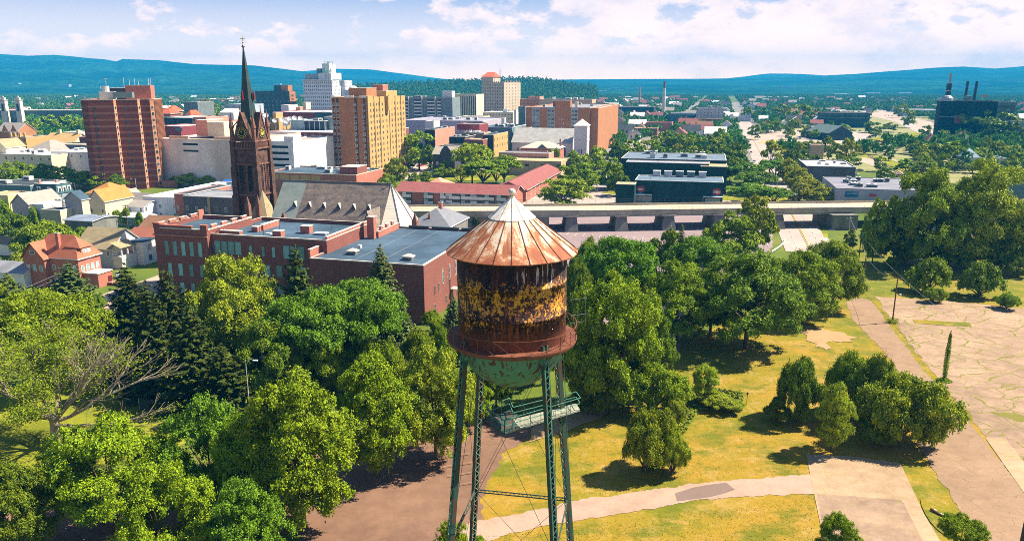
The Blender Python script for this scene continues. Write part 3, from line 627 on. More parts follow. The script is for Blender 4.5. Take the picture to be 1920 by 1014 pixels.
    for i in range(4):
        mb = MB(); top, bot = legp(i, 29.6), legp(i, 0.4); rad = Vector((ft[i][0], ft[i][1], 0)).normalized(); tan = Vector((-rad.y, rad.x, 0))
        for s_ in (-1, 1):
            mm = MB(); a, b_ = top + tan * 0.24 * s_, bot + tan * 0.24 * s_
            d = (b_ - a).normalized(); X = tan; Y_ = d.cross(X).normalized(); Mx = Matrix.Translation(a) @ Matrix((X, Y_, d)).transposed().to_4x4()
            mb.box(-0.035, 0.035, -0.21, 0.21, 0, (b_ - a).length, DK, Mx)
            mb.box(-0.09 if s_ > 0 else 0.035, -0.035 if s_ > 0 else 0.09, -0.21, -0.18, 0, (b_ - a).length, TEAL, Mx)
            mb.box(-0.09 if s_ > 0 else 0.035, -0.035 if s_ > 0 else 0.09, 0.18, 0.21, 0, (b_ - a).length, TEAL, Mx)
        leg = mb.build('leg', root); mb = MB(); n = 62
        for f in (-0.2, 0.2):
            for k in range(n):
                a = top.lerp(bot, k / n) + rad * f + tan * (0.24 if k % 2 else -0.24); b_ = top.lerp(bot, (k + 1) / n) + rad * f + tan * (-0.24 if k % 2 else 0.24)
                mb.bar(a, b_, 0.032, TEALL if f > 0 else PALE)
        mb.build('lacing', leg)
        mb = MB(); mb.box(-0.8, 0.8, -0.8, 0.8, 0, 0.42, CONC, Matrix.Translation((bot.x, bot.y, 0))); mb.build('footing', leg)
        mb = MB(); g_ = legp(i, 29.2); mb.box(-0.3, 0.3, -0.12, 0.25, -1.2, -0.36, TEAL, Matrix.Translation(g_) @ Matrix.Rotation(math.atan2(rad.y, rad.x) - math.pi / 2, 4, 'Z')); mb.build('gusset_plate', leg)
    for i in range(4):
        j = (i + 1) % 4; z = 11.6
        a, b_ = legp(i, z), legp(j, z); d = (b_ - a).normalized(); mb = MB(); up = Vector((0, 0, 1)); 
        for s_ in (-1, 1): mb.bar(a + up * 0.14 * s_, b_ + up * 0.14 * s_, 0.06, DK)
        n = 22
        for k in range(n):
            sg = 1 if k % 2 else -1; mb.bar(a.lerp(b_, k / n) + up * 0.14 * sg, a.lerp(b_, (k + 1) / n) - up * 0.14 * sg, 0.025, PALE if i in (0, 1, 3) else TEALL)
        mb.build('cross_strut', root)
        mb = MB(); 
        mb.bar(legp(i, 28.2), legp(j, z), 0.022, DK); mb.bar(legp(j, 28.2), legp(i, z), 0.022, DK); mb.bar(legp(i, z), legp(j, 0.6), 0.022, DK); mb.bar(legp(j, z), legp(i, 0.6), 0.022, DK)
        mb.build('brace_rods', root)
    # service platform hung in the legs
    z = 21.25; A, B, C_, D_ = [G(*p, z) - Vector((0, 62, 0)) for p in ((911, 786), (946, 812), (1000, 794), (955, 768))]
    E, F_, E2, F2 = [G(*p, z) - Vector((0, 62, 0)) for p in ((975, 802), (1088, 768), (1080, 756), (962, 786))]
    mb = MB()
    def slab(pts, th, mat):
        mb.poly(pts, mat); mb.poly([p - Vector((0, 0, th)) for p in reversed(pts)], mat)
        for a, b_ in zip(pts, pts[1:] + pts[:1]): mb.poly([a, a - Vector((0, 0, th)), b_ - Vector((0, 0, th)), b_], mat)
    slab([A, B, C_, D_], 0.12, DK); up = Vector((0, 0, 0.012)); slab([E + up, F_ + up, E2 + up, F2 + up], 0.14, M('plank_grey', (.30, .31, .25), .9, amt=.3, sc_=2)); pl = mb.build('service_platform', root)
    mb = MB()
    def rail(pts, hgt=1.15):
        for a, b_ in zip(pts, pts[1:]):
            n = max(1, round((b_ - a).length / 1.1))
            for k in range(n + 1): p = a.lerp(b_, k / n); mb.bar(p, p + Vector((0, 0, hgt)), 0.035, TEALL)
            for h_ in (hgt, hgt * 0.55): mb.bar(a + Vector((0, 0, h_)), b_ + Vector((0, 0, h_)), 0.035, TEALL)
    rail([D_, A, B, E, F_, E2, F2, D_]); mb.build('railing', pl)
    mb = MB()
    for P1 in (A, B, C_, D_): mb.bar(P1 - Vector((0, 0, .1)), (A + B + C_ + D_) / 4 + Vector((0, 0, 4.2)), 0.02, DK)
    mb.bar(A - Vector((0, 0, 0.06)), C_ - Vector((0, 0, 0.06)), 0.06, DK); mb.bar(B - Vector((0, 0, 0.06)), D_ - Vector((0, 0, 0.06)), 0.06, DK); mb.build('hangers', pl)
    mb = MB(); x, y = 4.55, -0.3                                   # ladder from balcony to ground beside a leg
    for s_ in (-0.2, 0.2): mb.bar((x - 0.3, y + s_, 29.2), (x + 1.6, y + s_ - .2, 0.2), 0.022, TEALL)
    for k in range(72):
        f = (k + .5) / 72; mb.bar((x - 0.3 + 1.9 * f, y - 0.2 - .2 * f, 29.2 - 29 * f), (x - 0.3 + 1.9 * f, y + 0.2 - .2 * f, 29.2 - 29 * f), 0.014, TEALL)
    mb.build('ladder', root)
    mb = MB()
    for zz, ln in ((29.9, 1.2), (30.6, 1.5), (32.0, 1.4)): mb.bar((5.0, 1.0, zz), (5.0 + ln, 1.3, zz + 0.1), 0.02, GREY)
    mb.bar((6.3, 1.2, 29.6), (6.3, 1.2, 33.0), 0.022, GREY); mb.bar((5.6, 1.1, 29.4), (5.6, 1.1, 31.2), 0.02, GREY); mb.build('antenna_bracket', root)
water_tower()
# ------------------------------------------------------------------ building kit
BL = []
def along(px, X0, Y0, z, ux, uy):
    """distance along (ux,uy) from (X0,Y0,z) until the point projects to column px"""
    k = (px - 960) / F; return (k * dep(Y0, z) - X0) / (ux - k * uy * cT)
class Bld:
    def __init__(s, name, label, cat, pxL, pxR, top, Y=None, base=None, depth=12, pxB=None, az=15, z0=0.0, group=None, zt=None, reg=True):
        a = R(az); s.a = a
        if Y is None: Y = G(pxR, base, z0).y
        s.z = (zof(top, Y) if zt is None else zt); FR = atx(pxR, Y, s.z)
        s.w = along(pxL, FR.x, FR.y, s.z, -math.cos(a), math.sin(a))
        if pxB is not None: depth = along(pxB, FR.x, FR.y, s.z, math.sin(a), math.cos(a))
        s.d = depth; s.h = s.z - z0
        o = Vector((FR.x - s.w * math.cos(a), FR.y + s.w * math.sin(a), z0))
        s.root = empty(name, o, -a); tag(s.root, label, cat, group); s.name = name
        s.M = Matrix.Translation(o) @ Matrix.Rotation(-a, 4, 'Z')
        if reg: BL.append((s.M.inverted(), s.w, s.d, s))
    def part(s, name, mb, parent=None, label=None, smooth=False):
        o = mb.build(name, parent or s.root, smooth=smooth)
        if label: o['label'] = label
        return o
    def flat(s, wall, roof=None, par=0.6, th=0.3, coping=None, h=None, foot=None):
        h = h or s.h; roof = roof or ROOFB; w, d = s.w, s.d; P = foot or [(0, 0), (w, 0), (w, d), (0, d)]
        mb = MB(); mb.prism(P, 0, h, wall, top=False); n = len(P)
        if par:
            cx = sum(p[0] for p in P) / n; cy = sum(p[1] for p in P) / n; Q = inset(P, th)
            for i in range(n):
                j = (i + 1) % n; mb.poly([(*P[i], h), (*P[j], h), (*Q[j], h), (*Q[i], h)], coping or TRIM)
                mb.poly([(*Q[j], h - par), (*Q[i], h - par), (*Q[i], h), (*Q[j], h)], wall)
        s.wallo = s.part('wall', mb); mb = MB(); mb.poly([(*p, h - par) for p in (inset(P, th * 0.98) if par else P)], roof); s.roofo = s.part('roof', mb)
        if coping:
            mb = MB(); n = len(P); O = inset(P, -0.06)
            for i in range(n):
                j = (i + 1) % n; mb.poly([(*O[i], h - 0.22), (*O[j], h - 0.22), (*O[j], h + 0.03), (*O[i], h + 0.03)], coping); mb.poly([(*O[i], h + 0.03), (*O[j], h + 0.03), (*inset(P, th)[j], h + 0.03), (*inset(P, th)[i], h + 0.03)], coping)
            s.part('coping', mb, s.roofo)
        return s
    def pitched(s, wall, roof, kind='x', rise=3.5, over=0.4, he=None, ridge=0.5, x0=0, x1=None, y0=0, y1=None):
        """kind x: ridge runs along the front; y: gable faces front; hip"""
        x1 = s.w if x1 is None else x1; y1 = s.d if y1 is None else y1; he = he if he is not None else s.h - rise; mb = MB(); rf = MB(); o = over; t = 0.18
        mb.prism([(x0, y0), (x1, y0), (x1, y1), (x0, y1)], 0, he, wall, top=False); zr_ = he + rise
        if kind == 'x':
            ym = y0 + (y1 - y0) * ridge; dz = rise / (ym - y0) * o
            for x in (x0, x1): mb.poly([(x, y0, he), (x, y1, he), (x, ym, zr_)] if x == x0 else [(x, y1, he), (x, y0, he), (x, ym, zr_)], wall)
            a, b = x0 - o, x1 + o
            for (ya, za, yb, zb) in ((y0 - o, he - dz, ym, zr_), (y1 + o, he - rise / (y1 - ym) * o, ym, zr_)):
                rf.poly([(a, ya, za + t), (b, ya, za + t), (b, yb, zb + t), (a, yb, zb + t)], roof); rf.poly([(a, ya, za), (b, ya, za), (b, ya, za + t), (a, ya, za + t)], WHITE)
                for x in (a, b): rf.poly([(x, ya, za), (x, yb, zb), (x, yb, zb + t), (x, ya, za + t)], WHITE)
        elif kind == 'y':
            xm = x0 + (x1 - x0) * ridge; dz = rise / (xm - x0) * o
            for y in (y0, y1): mb.poly([(x0, y, he), (x1, y, he), (xm, y, zr_)], wall)
            a, b = y0 - o, y1 + o
            for (xa, za, xb, zb) in ((x0 - o, he - dz, xm, zr_), (x1 + o, he - rise / (x1 - xm) * o, xm, zr_)):
                rf.poly([(xa, a, za + t), (xa, b, za + t), (xb, b, zb + t), (xb, a, zb + t)], roof); rf.poly([(xa, a, za), (xa, b, za), (xa, b, za + t), (xa, a, za + t)], WHITE)
                for y in (a, b): rf.poly([(xa, y, za), (xb, y, zb), (xb, y, zb + t), (xa, y, za + t)], WHITE)
        else:
            k = min(x1 - x0, y1 - y0) / 2 + o
            A = [(x0 - o, y0 - o), (x1 + o, y0 - o), (x1 + o, y1 + o), (x0 - o, y1 + o)]
            if x1 - x0 > y1 - y0: r1, r2 = (x0 - o + k, (y0 + y1) / 2), (x1 + o - k, (y0 + y1) / 2); Q = [(0, 1, 1, 0), (2, 3, 0, 1)]
            else: r1, r2 = ((x0 + x1) / 2, y0 - o + k), ((x0 + x1) / 2, y1 + o - k)
            B_ = [(*p, he) for p in A]; r1 = (*r1, zr_); r2 = (*r2, zr_)
            if x1 - x0 > y1 - y0: fs = [[B_[0], B_[1], r2, r1], [B_[1], B_[2], r2], [B_[2], B_[3], r1, r2], [B_[3], B_[0], r1]]
            else: fs = [[B_[0], B_[1], r1], [B_[1], B_[2], r2, r1], [B_[2], B_[3], r2], [B_[3], B_[0], r1, r2]]
            for f in fs: rf.poly(f, roof)
            for i in range(4): a_, b_ = B_[i], B_[(i + 1) % 4]; rf.poly([(a_[0], a_[1], he - 0.25), (b_[0], b_[1], he - 0.25), b_, a_], WHITE)
            rf.poly([(*p, he - 0.25) for p in reversed(A)], WHITE)
        s.wallo = s.part('wall', mb); s.roofo = s.part('roof', rf); return s
    def wins(s, face, cols, zs, ww=1.1, wh=1.6, frame=None, glass=None, x=None, arch=False, off=0.0, cap=100, name='window', depth=0.06, at=0.0, parent=None):
        """a window per (column, row); columns evenly spaced between x[0] and x[1] on face F, R, L or B"""
        frame = frame or WHITE; glass = glass or GLASS; Lf = s.w if face in 'FB' else s.d; x = x or (1.2, Lf - 1.2)
        key = ('win', ww, wh, frame.name, glass.name, arch, depth); me = KIT.get(key)
        if me is None:
            mb = MB(); e = min(0.12, ww * 0.12)
            mb.box(-ww / 2, ww / 2, -depth, 0, 0, e, frame); mb.box(-ww / 2, ww / 2, -depth, 0, wh - e, wh, frame)
            mb.box(-ww / 2, -ww / 2 + e, -depth, 0, e, wh - e, frame); mb.box(ww / 2 - e, ww / 2, -depth, 0, e, wh - e, frame)
            if wh > 1.2: mb.box(-ww / 2 + e, ww / 2 - e, -depth * 0.7, 0, wh * 0.5 - e * 0.3, wh * 0.5 + e * 0.3, frame)
            mb.poly([(-ww / 2 + e, -depth * 0.35, e), (ww / 2 - e, -depth * 0.35, e), (ww / 2 - e, -depth * 0.35, wh - e), (-ww / 2 + e, -depth * 0.35, wh - e)], glass)
            if arch:
                P = [(ww / 2 * math.cos(a), -depth, wh + ww / 2 * math.sin(a)) for a in [i * math.pi / 8 for i in range(9)]]; mb.poly([(p[0], -depth * 0.4, p[2]) for p in P], glass)
                for p, q_ in zip(P, P[1:]): mb.bar(p, q_, 0.06, frame)
            me = mb.mesh(name); KIT[key] = me
        xs = list(cols) if not isinstance(cols, int) else [(x[0] + x[1]) / 2] if cols == 1 else [x[0] + (x[1] - x[0]) * i / (cols - 1) for i in range(cols)]
        pts = [(u, z) for z in zs for u in xs]; rest = []
        def mat(u, z):
            if face == 'F': return Matrix.Translation((u, at - 0.01, z))
            if face == 'R': return Matrix.Translation((s.w + 0.01 + at, u, z)) @ Matrix.Rotation(R(90), 4, 'Z')
            if face == 'L': return Matrix.Translation((-0.01 - at, u, z)) @ Matrix.Rotation(R(-90), 4, 'Z')
            return Matrix.Translation((u, s.d + 0.01, z)) @ Matrix.Rotation(R(180), 4, 'Z')
        used = getattr(s, 'nw', 0)
        for u, z in pts:
            if used < cap: o = link(name, me, parent or s.root); o.matrix_local = mat(u, z); used += 1
            else: rest.append(mat(u, z))
        s.nw = used
        if rest:
            V = []; Fc = []; Mi = []; bv = [v.co.copy() for v in me.vertices]
            for Mx in rest:
                k = len(V); V += [tuple(Mx @ v) for v in bv]
                for p in me.polygons: Fc.append(tuple(k + i for i in p.vertices)); Mi.append(p.material_index)
            m2 = bpy.data.meshes.new('windows'); m2.from_pydata(V, [], Fc); [m2.materials.append(q_) for q_ in me.materials]; m2.polygons.foreach_set('material_index', Mi)
            tag(link('window_grid', m2, s.root), kind='stuff')
        return s
    def units(s, n=3, seed=1, h=None, big=1.0, zone=None, mat=None):
        rnd = random.Random(seed); h = h if h is not None else s.h - 0.6; zn = zone or (0.12, 0.88, 0.2, 0.85)
        for i in range(n):
            k = ('unit', i % 3, round(big, 1), (mat or UNITM).name); me = KIT.get(k)
            if me is None:
                a, b_, c_ = [(1.1, 0.8, 1.1), (1.6, 0.9, 0.9), (0.7, 0.7, 1.3)][i % 3]; a *= big; b_ *= big; c_ *= big; mb = MB(); um = mat or UNITM
                mb.box(-a, a, -b_, b_, 0.12, c_, um); mb.box(-a * .9, a * .9, -b_ * .9, b_ * .9, 0.0, 0.12, DARKM); mb.box(-a * 1.04, a * 1.04, -b_ * 1.04, b_ * 1.04, c_, c_ + 0.08, WHITE); mb.box(-a * .7, a * .7, -b_ - 0.02, -b_, c_ * .3, c_ * .8, DARKM)
                mb.lathe([(b_ * .6, c_ + 0.08), (b_ * .6, c_ + 0.22)], GREY, 10); me = mb.mesh('roof_unit'); KIT[k] = me
            o = link('roof_unit', me, s.root); o.location = (s.w * rnd.uniform(zn[0], zn[1]), s.d * rnd.uniform(zn[2], zn[3]), h); o.rotation_euler = (0, 0, rnd.choice((0, 0, R(90))))
        return s
    def chimney(s, x, y, z0, z1, a=0.45, mat=None, cap=None):
        mb = MB(); mb.box(x - a, x + a, y - a, y + a, z0, z1, mat or BRICKR); mb.box(x - a * 1.15, x + a * 1.15, y - a * 1.15, y + a * 1.15, z1, z1 + 0.18, cap or TRIM); mb.box(x - a * .6, x + a * .6, y - a * .6, y + a * .6, z1 + .18, z1 + .3, DARKM); s.part('chimney', mb, s.roofo); return s
    def block(s, name, x0, x1, y0, y1, z0, z1, mat, roof=None, parent=None):
        mb = MB(); mb.box(x0, x1, y0, y1, z0, z1, mat)
        if roof: mb.box(x0 - .08, x1 + .08, y0 - .08, y1 + .08, z1, z1 + .15, roof)
        return s.part(name, mb, parent)
def inset(P, t):
    n = len(P); out = []
    for i in range(n):
        a, b, c = Vector(P[i - 1]), Vector(P[i]), Vector(P[(i + 1) % n]); d1 = (b - a).normalized(); d2 = (c - b).normalized()
        n1 = Vector((-d1.y, d1.x)); n2 = Vector((-d2.y, d2.x)); k = n1 + n2; den = max(0.3, 1 + n1.dot(n2)); out.append(tuple(b + k * (t / den)))
    return out
def zr(n, z0, dz): return [z0 + dz * i for i in range(n)]
# ------------------------------------------------------------------ school
b = Bld('school_building', 'maroon brick school with blue-grey flat roofs in front of the church', 'school', 386, 612, 450, Y=168, depth=23)
b.flat(BRICKM, ROOFB, 0.9, 0.35, TRIM)
W_ = b.w
b.wins('F', 4, [11.2], 1.5, 3.0, GLASST, GLASST, (2.8, 8.3)); b.wins('F', [11.6, 14.8, 17.5], [11.0], 1.0, 2.6, BRICKM, GLASST)
b.wins('F', 3, [11.0], 1.5, 3.0, GLASST, GLASST, (20.8, 24.6)); b.wins('F', 9, [6.6, 2.2], 1.5, 2.6, GLASST, GLASST, (3, W_ - 3))
b.block('parapet_wall', W_ - .5, W_ + .01, .3, 22.5, b.h, b.h + .55, BRICKR, TRIM)
for (x, y, sx, sy, hh) in ((7.5, 9, .8, .8, 1.2), (16, 5, 1.1, .9, 1.3), (20.2, 10.5, 1.2, .9, 1.7), (4.0, 4.0, 2.6, .6, .9), (8, 14, .5, 3.6, 1.3)):
    b.block('roof_chimney', x - sx, x + sx, y - sy, y + sy, b.h - .9, b.h - .9 + hh, BRICKR, TRIM)
b.block('skylight', 23.2, 26.2, 8.5, 10.2, b.h - .9, b.h - .5, GREY, WHITE); b.block('skylight', 11.5, 12.8, 6.5, 7.4, b.h - .9, b.h - .6, WHITE)
mb = MB()
for x, y in ((9, 8), (13, 3.5), (12, 12), (25, 14), (5, 12), (19, 8.2)): mb = MB(); mb.bar((x, y, b.h - .9), (x, y, b.h + .9), .05, DARKM); b.part('vent_pipe', mb)
mb = MB()
for k in range(3): mb.bar((-1 + k * 1.2, 5, b.h - .5), (1 + k * 1.2, 2, b.h + .9), .07, DARKM)
b.part('roof_brace', mb)
# the pavilion with stepped parapet, local coordinates of the same wing
b2 = Bld('school_pavilion', 'end block of the brick school with stepped parapet and windows coloured as teal reflections', 'school', 288, 387, 433, Y=174.3, depth=18, zt=17.0)
b2.flat(BRICKM, ROOFB, 1.0, 0.4, TRIM); w2 = b2.w
for (x0, x1) in ((-.1, 1.6), (w2 - 1.6, w2 + .1)): b2.block('parapet_step', x0, x1, -.12, .5, b2.h - .2, b2.h + .9, BRICKM, BRICKR)
b2.block('parapet_step', 1.6, w2 - 4, .0, .5, b2.h - .0, b2.h + .5, BRICKM, BRICKR)
b2.block('cornice', -.25, w2 + .25, -.3, .05, b2.h - 1.9, b2.h - 1.6, BRICKR); 
for k in range(4): b2.block('parapet_step', w2 - .5, w2, 2 + k * 4, 4 + k * 4, b2.h, b2.h + .7, BRICKR, TRIM); b2.block('parapet_step', 0, .5, 1 + k * 4, 3.4 + k * 4, b2.h, b2.h + .7, BRICKR, TRIM)
b2.wins('F', 5, [10.5], 1.0, 3.3, GLASST, GLASST, (3.1, w2 - 2.2)); b2.wins('F', 4, [5.6], 1.1, 2.9, GLASST, GLASST, (3.4, w2 - 2.2)); b2.wins('F', 4, [1.0], 1.1, 2.9, GLASST, GLASST, (3.4, w2 - 2.2))
mb = MB(); mb.box(-.02, .5, 16, 18, 0, b2.h + 1.4, BRICKR); b2.part('rear_parapet', mb)
b3 = Bld('school_gymnasium', 'low windowless brick hall of the school with wide flat roof and arched side windows', 'school', 581, 794, 497, Y=155.6, depth=40)
b3.flat(BRICKM, ROOFB, 0.35, 0.35, TRIM); w3 = b3.w
for o_ in [o for o in b3.root.children if o.name.startswith('wall')]: pass
b3.wins('R', 3, [6.2], 1.0, 3.0, TRIM, GLASS, (11.5, 20), arch=True); b3.wins('R', [6.5, 9.0, 14.5], [4.8], .9, 2.2, BRICKR, GLASS); b3.wins('R', 5, [6.2], 1.0, 3.0, TRIM, GLASS, (24, 37), arch=True); b3.wins('R', 5, [1.0], 1.1, 2.0, BRICKR, GLASS, (6, 36))
b3.block('chimney_stack', 2.2, 4.0, 24, 25.6, b3.h - .3, b3.h + 5.0, BRICKR, TRIM)
b3.block('stepped_parapet', 4.0, 4.5, 25.5, 38, b3.h - .3, b3.h + 1.2, BRICKR, TRIM); b3.block('stepped_parapet', -1.2, -.7, 1.5, 7.5, b3.h - .5, b3.h + 1.4, BRICKR, TRIM)
for k in range(3): b3.block('stepped_parapet', 4.0, 4.5, 27 + k * 3.5, 28.2 + k * 3.5, b3.h + 1.2, b3.h + 2.2, BRICKR, TRIM)
mb = MB()
for x, y in ((6.6, 7.2), (20.8, 5.2)):
    mb.box(x - 1, x + 1, y - .8, y + .8, b3.h - .35, b3.h + .3, CONCD); mb.box(x - 1.2, x + 1.2, y - 1, y + 1, b3.h + .3, b3.h + .55, TRIM)
    mb.poly([(x - 1.2, y - 1, b3.h + .55), (x + 1.2, y - 1, b3.h + .55), (x, y, b3.h + 1.1)], TRIM); mb.poly([(x + 1.2, y - 1, b3.h + .55), (x + 1.2, y + 1, b3.h + .55), (x, y, b3.h + 1.1)], TRIM); mb.poly([(x - 1.2, y + 1, b3.h + .55), (x - 1.2, y - 1, b3.h + .55), (x, y, b3.h + 1.1)], TRIM)
b3.part('roof_ventilator', mb); b3.block('roof_hatch', 5, 5.7, 13, 13.7, b3.h - .35, b3.h + .5, WHITE)
mb = MB()
for x in (9.5, 15.5): mb.box(x - .05, x + .05, 1, 38, b3.h - .345, b3.h - .325, GREY)
mb.box(1, 23, 19, 19.1, b3.h - .345, b3.h - .325, GREY); b3.part('roof_seam', mb)
mb = MB(); mb.bar((w3 + .12, 15.8, 0), (w3 + .12, 15.8, 6.5), .1, BRICKD); mb.box(w3, w3 + 1.6, 16, 18.5, 3.6, 3.8, CONC); b3.part('drain_pipe', mb)
for s_, (x0, x1) in enumerate(((9, 17), (17.6, 28), (28.5, 38))): b3.block('rear_curb', x0 * .75, x1 * .75 - .4, 39.2, 39.75, b3.h, b3.h + .5, DARKM)
# ------------------------------------------------------------------ church nave
b = Bld('church', 'large stone church with mottled slate roof and dark clock spire', 'church', 497, 705, 345, Y=200, depth=20, zt=23.0)
w_, d_ = b.w, 20.0; he = 10.5
mb = MB(); mb.prism([(0, 0), (w_, 0), (w_, d_), (0, d_)], 0, he, STONE, top=False); mb.poly([(0, d_, he), (0, 0, he), (0, 10, 23)], STONE); b.part('wall', mb)
rf = MB(); sp = w_ * 0.10
def slope(x, y, top=23.0): return (x, y, he + (top - he) * (1 - abs(y - 10) / 10.4))
rf.poly([slope(sp * 2.2, -.4), (w_, -.4, he), (w_, 10, 23), slope(sp * 2.2, 10)], SLATE)
rf.poly([slope(-.3, -.4), slope(sp * 2.2, -.4), slope(sp * 2.2, 10), slope(-.3, 10)], SLATEG)
rf.poly([slope(w_, 20.4), slope(-.3, 20.4), slope(-.3, 10), slope(w_, 10)], SLATE); rf.bar((-.3, 10, 23.1), (w_, 10, 23.1), .18, CONCD)
roof = b.part('roof', rf)
for k in range(6):
    x = 5.8 + k * (w_ - 9.5) / 5.2; y = 4.6; z = slope(x, y)[2]; mb = MB()
    mb.poly([(x - .6, y - .1, z), (x + .6, y - .1, z), (x, y - .1, z + 1.3)], DARKM); mb.poly([(x - .75, y - .2, z), (x, y - .2, z + 1.5), (x, y + 1.3, z + 1.45), (x - .5, y + .6, z + .5)], SLATEG); mb.poly([(x + .75, y - .2, z), (x, y - .2, z + 1.5), (x, y + 1.3, z + 1.45), (x + .5, y + .6, z + .5)], TRIM)
    b.part('dormer', mb, roof)
# faceted apse roof, sunlight painted on every facet as paler slate
ap = [(w_, -.6), (w_ + 6.4, 1.6), (w_ + 9.6, 7.4), (w_ + 9.6, 13), (w_ + 6, 18.5), (w_, 20.6)]
mb = MB(); mb.prism(ap, 0, he - 1.2, STONE, top=False)
for i in range(5):
    p, q_ = ap[i], ap[i + 1]; mb.poly([(*p, he - 1.2), (*q_, he - 1.2), (w_ - .1, 10, 23)], SLATEP)
    mb.bar((*p, he - 1.1), (w_ - .1, 10, 23.1), .12, CONCD)
mb.bar((w_, 10, 23), (w_, 10, 25), .1, DARKM); mb.bar((w_ - .4, 10, 24.3), (w_ + .4, 10, 24.3), .08, DARKM); b.part('apse', mb)
mb = MB(); x = w_ - 1.6; zb = 11.6; zp = 17.4
mb.prism([(x - 1.9, -2.6), (x + 1.9, -2.6), (x + 1.9, 3), (x - 1.9, 3)], 0, zb, STONE, top=False); mb.poly([(x - 1.9, -2.6, zb), (x + 1.9, -2.6, zb), (x, -2.6, zp)], SLATEG)
mb.poly([(x + 2.1, -2.8, zb - .3), (x + 2.1, 1.0, zb - .3), (x, 5.4, zp + .1), (x, -2.8, zp + .1)], SLATE); mb.poly([(x - 2.1, -2.8, zb - .3), (x, -2.8, zp + .1), (x, 5.4, zp + .1), (x - 2.1, 1.0, zb - .3)], SLATEG); mb.bar((x, -2.8, zp), (x, -2.8, zp + 3), .07, DARKM); b.part('side_gable', mb)
mb = MB()
for (x, y, z0, z1, r_) in ((w_ + 9.4, 3, 0, 14.5, .7), (w_ + 10, 12, 0, 13.4, .5), (-5.2, -1, 0, 17.5, .6), (-1.2, -2.2, 0, 18.2, .6), (5.8, -1.4, 0, 13.8, .9)):
    mb.box(x - r_, x + r_, y - r_, y + r_, z0, z1, STONEL); mb.bar((x, y, z1), (x, y, z1 + 2.2), r_ * 1.1, STONEL, 4, .06)
b.part('pinnacle', mb)
mb = MB(); c_ = (-3.4, 3.6); mb.lathe([(4.2, 8), (4.2, 12.2)], STONE, 8, c_); mb.lathe([(4.7, 12.0), (.15, 20.8)], SHTAN, 8, c_); b.part('turret', mb)
mb = MB(); mb.prism([(-9, 2), (0, 2), (0, 18), (-9, 18)], 0, 9, STONE); b.part('porch', mb)
# clock tower, child assembly of the church
TW = 6.9; T0 = atx(477, 214.5, 34); tz = Vector((T0.x, T0.y, 0)); T = Bld('clock_tower', 'x', 'x', 470, 477, 300, Y=214.5, depth=TW, zt=34.6, reg=False)
for k_ in ('label', 'category'): del T.root[k_]
T.root.location = tz - Vector((math.cos(T.a), -math.sin(T.a), 0)) * TW; T.w = TW; T.M = Matrix.Translation(T.root.location) @ Matrix.Rotation(-T.a, 4, 'Z')
T.root.parent = b.root; T.root.matrix_parent_inverse = b.M.inverted()
tw = T; cx = TW / 2
mb = MB(); mb.box(0, TW, 0, TW, 0, 33.6, STONE); 
for x, y in ((0, 0), (TW, 0), (TW, TW), (0, TW)):
    for z0, z1, r_ in ((0, 19, 1.0), (19, 27, .8), (27, 34, .62)): mb.box(x - r_, x + r_, y - r_, y + r_, z0, z1, STONE)
for z, e in ((19, .35), (27.6, .3), (32.0, .5), (34.0, .6)): mb.box(-e, TW + e, -e, TW + e, z, z + .35, STONEL)
for i in range(13):
    x = .5 + i * (TW - 1) / 12; mb.box(x - .11, x + .11, -.35, -.1, 32.3, 33.9, STONEL); mb.box(TW + .1, TW + .35, x - .11, x + .11, 32.3, 33.9, STONEL)
tow = tw.part('shaft', mb)
def arch_mb(face, u, z, wd, hh, mat, frame, dp=0.25):
    mb = MB(); pts = [(-wd / 2, z), (wd / 2, z)] + [(wd / 2 * math.cos(a), z + hh + wd * 1.0 * math.sin(a) * (1 if a < 10 else 1)) for a in [i * math.pi / 8 for i in range(9)]]
    f = (lambda x, zz, o: (u + x, -o, zz)) if face == 'F' else (lambda x, zz, o: (TW + o, u + x, zz))
    mb.poly([f(x, zz, .06) for x, zz in pts], mat)
    P = pts[2:]
    for p, q_ in zip(P, P[1:]): mb.bar(f(*p, .15), f(*q_, .15), .12, frame)
    for s_ in (-1, 1): mb.bar(f(s_ * wd / 2, z, .15), f(s_ * wd / 2, z + hh, .15), .12, frame)
    for i in range(int(hh / .6)): zz = z + .3 + i * .6; mb.bar(f(-wd / 2, zz, .13), f(wd / 2, zz, .13), .06, frame)
    return mb
